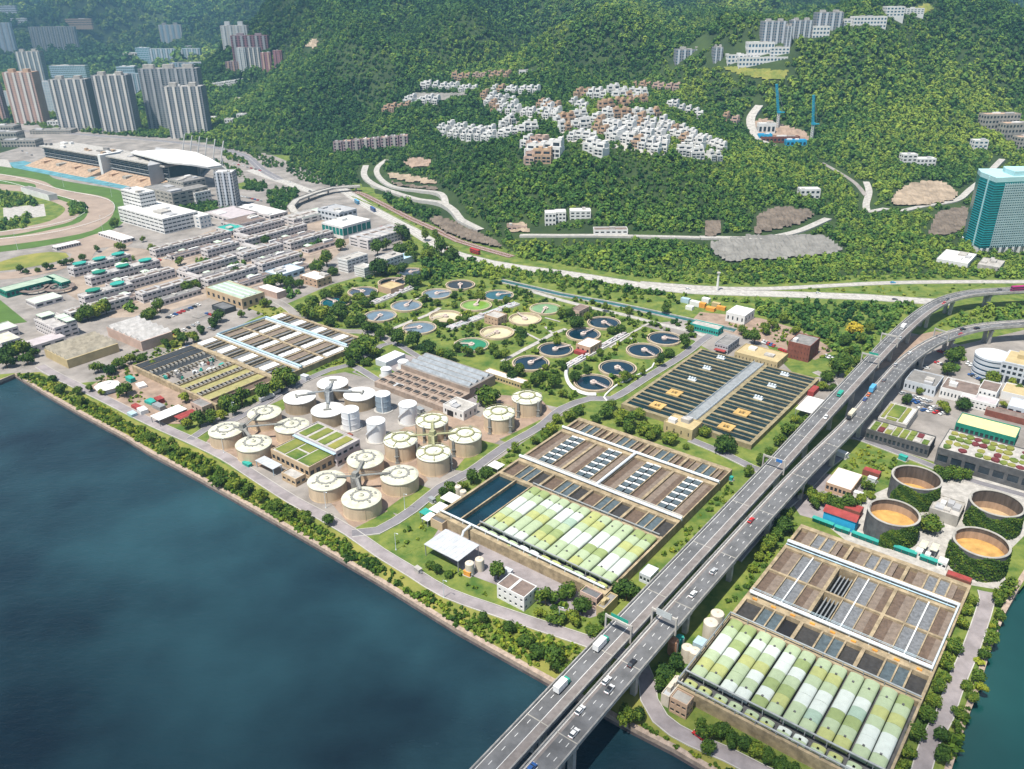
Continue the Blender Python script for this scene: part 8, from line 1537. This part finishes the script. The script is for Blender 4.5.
for px, d, ti in [([(520,590),(560,600),(612,615),(605,642),(546,625),(490,606)],.7,.42),([(385,538),(412,514),(434,520),(428,546),(405,554)],.25,.35),([(428,560),(470,575),(495,600),(440,590),(415,572)],.6,.4),([(740,500),(775,455),(790,440),(770,500),(740,545),(725,560)],.6,.5),([(640,560),(700,500),(725,475),(735,490),(680,555),(650,590)],.6,.42),
    ([(700,610),(760,545),(800,515),(790,540),(740,600)],.7,.5),([(825,452),(855,440),(900,462),(905,475),(880,485),(845,478),(812,470)],.5,.66),([(190,440),(235,418),(292,388),(345,368),(340,350),(255,385),(205,410)],.5,.5),([(455,475),(540,424),(580,405),(590,410),(500,470)],.45,.55),([(320,372),(355,362),(345,348),(310,365)],.5,.5),
    ([(300,330),(330,290),(380,270),(440,280),(520,285),(600,305),(690,325),(700,340),(600,405),(540,395),(480,350),(400,330)],.10,.45),([(90,385),(130,350),(190,345),(140,395),(190,410),(185,425),(120,400)],.45,.5),([(225,300),(300,310),(330,330),(290,330),(255,315)],.3,.5),([(700,315),(830,335),(850,350),(820,362),(740,330)],.3,.5),([(780,425),(830,405),(840,420),(800,470),(780,500),(770,470)],.5,.45),([(850,420),(872,415),(860,435),(845,445)],.6,.55),([(900,330),(930,318),(945,325),(900,345)],.3,.6),
    ([(800,480),(870,500),(870,515),(800,500)],.7,.4),([(640,312),(700,318),(690,330),(620,318)],.06,.5),([(380,205),(455,245),(450,250),(370,212)],.25,.5),([(700,290),(985,284),(960,292),(915,298)],.12,.6)]: cover(px, 2.6, .8, 2.0, ti, d)
cover([(300,330),(330,290),(380,270),(440,280),(520,285),(600,305),(690,325),(700,340),(600,405),(540,395),(480,350),(400,330)], 5, 1.8, 3.4, .36, .38); cover([(600,306),(690,322),(685,334),(600,318)], 5, 1.6, 3, .36, .3); cover([(520,268),(690,292),(690,312),(560,292)], 5, 1.8, 3.2, .36, .4)
scatter('shrubs', pts, SV, 'low green shrubs and ground cover on the verges and lawns')
print('shrubs', len(pts))
WOODS = [([(214,143),(250,150),(288,166),(262,169),(226,159)],6),([(45,123),(120,131),(215,136),(216,141),(110,135),(40,128)],5.5),([(244,178),(268,186),(262,192),(246,190)],5),([(205,216),(230,206),(236,209),(212,221)],4.5),([(20,104),(50,112),(46,122),(14,116)],7),([(92,104),(104,110),(100,124),(90,118)],7),
 ([(178,285),(196,283),(200,290),(182,293)],5),([(120,262),(132,258),(136,262),(124,267)],5),([(228,268),(246,262),(250,268),(234,275)],5),([(300,248),(320,240),(326,246),(306,254)],5),([(195,262),(210,258),(213,262),(198,267)],5),([(150,296),(166,292),(168,299),(154,303)],5),([(240,246),(258,240),(262,245),(244,251)],5),([(276,290),(300,292),(296,300),(276,299)],4.5),([(120,310),(134,305),(140,308),(126,315)],5),
 ([(528,271),(600,284),(690,298),(770,301),(900,306),(926,303),(895,325),(866,352),(840,370),(826,352),(838,345),(790,325),(760,317),(754,306),(700,299),(640,296),(560,284)],6.0),
 ([(428,240),(500,263),(560,276),(560,285),(500,281),(470,277),(440,280),(425,280),(420,262)],5.5),
 ([(505,257),(600,271),(690,284),(760,285),(900,279),(1040,278),(1060,250),(940,258),(840,260),(700,262),(600,258),(510,248)],5.5),
 ([(391,196),(440,208),(443,218),(424,221),(393,203)],5.0), ([(950,311),(1024,305),(1060,305),(1060,321),(990,325),(960,330),(940,324)],6),
 ([(-60,90),(245,98),(215,142),(140,130),(0,124),(-60,120)],8), ([(298,148),(345,152),(367,172),(352,189),(328,186),(300,180),(284,170)],6),
 ([(268,191),(298,186),(297,205),(280,213),(268,204)],5.5), ([(165,206),(200,199),(238,208),(240,216),(205,213),(190,210)],5), ([(215,160),(240,170),(246,178),(222,178)],6),
 ([(940,250),(975,262),(1040,262),(1040,275),(930,275)],5), ([(945,345),(965,345),(958,372),(942,372)],6), ([(1000,415),(1060,425),(1060,430),(985,405)],4),
 ([(930,575),(968,582),(975,600),(962,612),(940,600)],4), ([(70,205),(84,204),(88,213),(70,216)],5), ([(0,190),(30,198),(40,206),(0,208)],7), ([(0,222),(30,216),(26,228),(0,232)],6)]
FV = [crown_mesh('forest_tree', 4+i%3, 78, 0.24, 'forest_leaves', 100+i, [.8,1.05,.65,.9,1.25,.75][i], rad=[1,.85,1.1,1,.7,1.05][i]) for i in range(6)]
pts = []
def grow(y0, y1, sp, sc0, sc1, hill_only=True, poly=None, tint=0.43, tv=0.13, bias=0.0):
    X0, X1 = (-(0.66*y1+80), 0.66*y1+80) if poly is None else (min(p[0] for p in poly), max(p[0] for p in poly))
    if poly is not None: y0, y1 = min(p[1] for p in poly), max(p[1] for p in poly)
    gx, gy = np.meshgrid(np.arange(X0, X1, sp), np.arange(y0, y1, sp)); gx = gx.ravel()+RNG.uniform(-.5, .5, gx.size)*sp*.95; gy = gy.ravel()+RNG.uniform(-.5, .5, gy.size)*sp*.95
    k = np.abs(gx) < 0.66*gy+80; gx, gy = gx[k], gy[k]
    z = terr(gx, gy)
    k = (z > 0.8) if poly is None else inpoly(gx, gy, poly); gx, gy, z = gx[k], gy[k], z[k]
    k = clear_mask(gx, gy) if poly is None else clear_mask_lines(gx, gy); gx, gy, z = gx[k], gy[k], z[k]
    s = RNG.uniform(sc0, sc1, gx.size)*(1+0.6*_vn(gx, gy, 40, 6)+0.5*_vn(gx, gy, 160, 21)); big = RNG.random(gx.size) < 0.12; s[big] *= 1.35; sm = RNG.random(gx.size) < 0.2; s[sm] *= 0.7
    ti = tint+bias+tv*RNG.normal(0, 1, gx.size)+0.45*_vn(gx, gy, 130, 7)+0.45*_vn(gx, gy, 420, 15)+0.22*_vn(gx, gy, 30, 8)
    dk = RNG.random(gx.size) < .16; ti = np.where(dk, ti-.28, ti); lt = (_vn(gx, gy, 70, 23) > .30); ti = np.where(lt, ti+.12, ti); s = np.where(lt, s*.72, s)
    for row in zip(gx, gy, z-0.25*s, s, RNG.uniform(0, 6.28, gx.size), np.clip(ti, 0, 1), RNG.integers(0, len(FV), gx.size)): pts.append(row)
def clear_mask_lines(X, Y): return clear_mask(X, Y, False)
grow(600, 1150, 5.6, 3.2, 5.0); grow(1150, 1750, 7.2, 4.0, 6.2); grow(1750, 2700, 11.0, 6.4, 9.5, tint=0.40); grow(2700, 5200, 24.0, 13.0, 20.0, tint=0.38)
for poly_px, sp in WOODS: grow(0, 0, sp, 2.6, 4.4, poly=[G(*q) for q in poly_px])
scatter('forest', pts, FV, 'broadleaf forest covering the hills')
print('forest trees', len(pts))
# ------------------------------------------------------------------ the air
m = bpy.data.materials.new('haze'); m.use_nodes = True; t = m.node_tree; t.nodes.clear()
v = t.nodes.new('ShaderNodeVolumePrincipled'); v.inputs['Color'].default_value = (0.36,0.70,1.0,1); v.inputs['Density'].default_value = 1.1e-4; v.inputs['Anisotropy'].default_value = 0.2
ou = t.nodes.new('ShaderNodeOutputMaterial'); t.links.new(v.outputs[0], ou.inputs['Volume']); MATS['haze'] = m
o = MB(); o.box(-7600,7600,-3000,7400,-9.5,max(620.0, float(HGT.max())+40)); hz = o.build('haze','haze'); tag(hz, kind='stuff'); bpy.context.view_layer.update()
hz.data.update()
# ------------------------------------------------------------------ a few thin clouds out of view above the haze, put in to shade the near water and the far slopes
def shade_cloud(gx, gy, rx, ry, tau, z=1500.0, thick=70.0, seed=1):
    k = z/_sv.z; cx, cy = gx+_sv.x*k, gy+_sv.y*k; n, mm = 40, 14; V = [(0,0,thick)]; Fc = []
    for j in range(1, mm):
        p = pi*j/mm
        for i in range(n):
            a = 2*pi*i/n; w_ = 1+.22*sin(3*a+seed)+.12*sin(7*a+2*seed)+.06*sin(13*a+seed)
            V.append((rx*w_*sin(p)*cos(a), ry*w_*sin(p)*sin(a), thick*cos(p)*(1 if p < pi/2 else .55)))
    V.append((0,0,-thick*.55)); b = len(V)-1
    Fc += [(0, 1+i, 1+(i+1)%n) for i in range(n)]+[(b, 1+(mm-2)*n+(i+1)%n, 1+(mm-2)*n+i) for i in range(n)]
    for j in range(mm-2): Fc += [(1+j*n+i, 1+(j+1)*n+i, 1+(j+1)*n+(i+1)%n, 1+j*n+(i+1)%n) for i in range(n)]
    me = bpy.data.meshes.new('shade_cloud'); me.from_pydata(V, [], Fc); m = bpy.data.materials.new('shade_cloud_%d' % seed); m.use_nodes = True; t = m.node_tree; t.nodes.clear()
    v = t.nodes.new('ShaderNodeVolumePrincipled'); v.inputs['Color'].default_value = (.95,.95,.95,1); v.inputs['Density'].default_value = tau/(thick*1.55/_sv.z); ou = t.nodes.new('ShaderNodeOutputMaterial'); t.links.new(v.outputs[0], ou.inputs['Volume'])
    me.materials.append(m); o = bpy.data.objects.new('shade_cloud', me); COL.objects.link(o); o.location = (cx, cy, z); return tag(o, kind='stuff')
shade_cloud(-70, 70, 300, 195, .8, seed=1); shade_cloud(-1750, 3300, 1050, 620, .9, seed=2); shade_cloud(450, 2500, 620, 420, .9, seed=3); shade_cloud(-520, 2100, 260, 330, .7, seed=4)
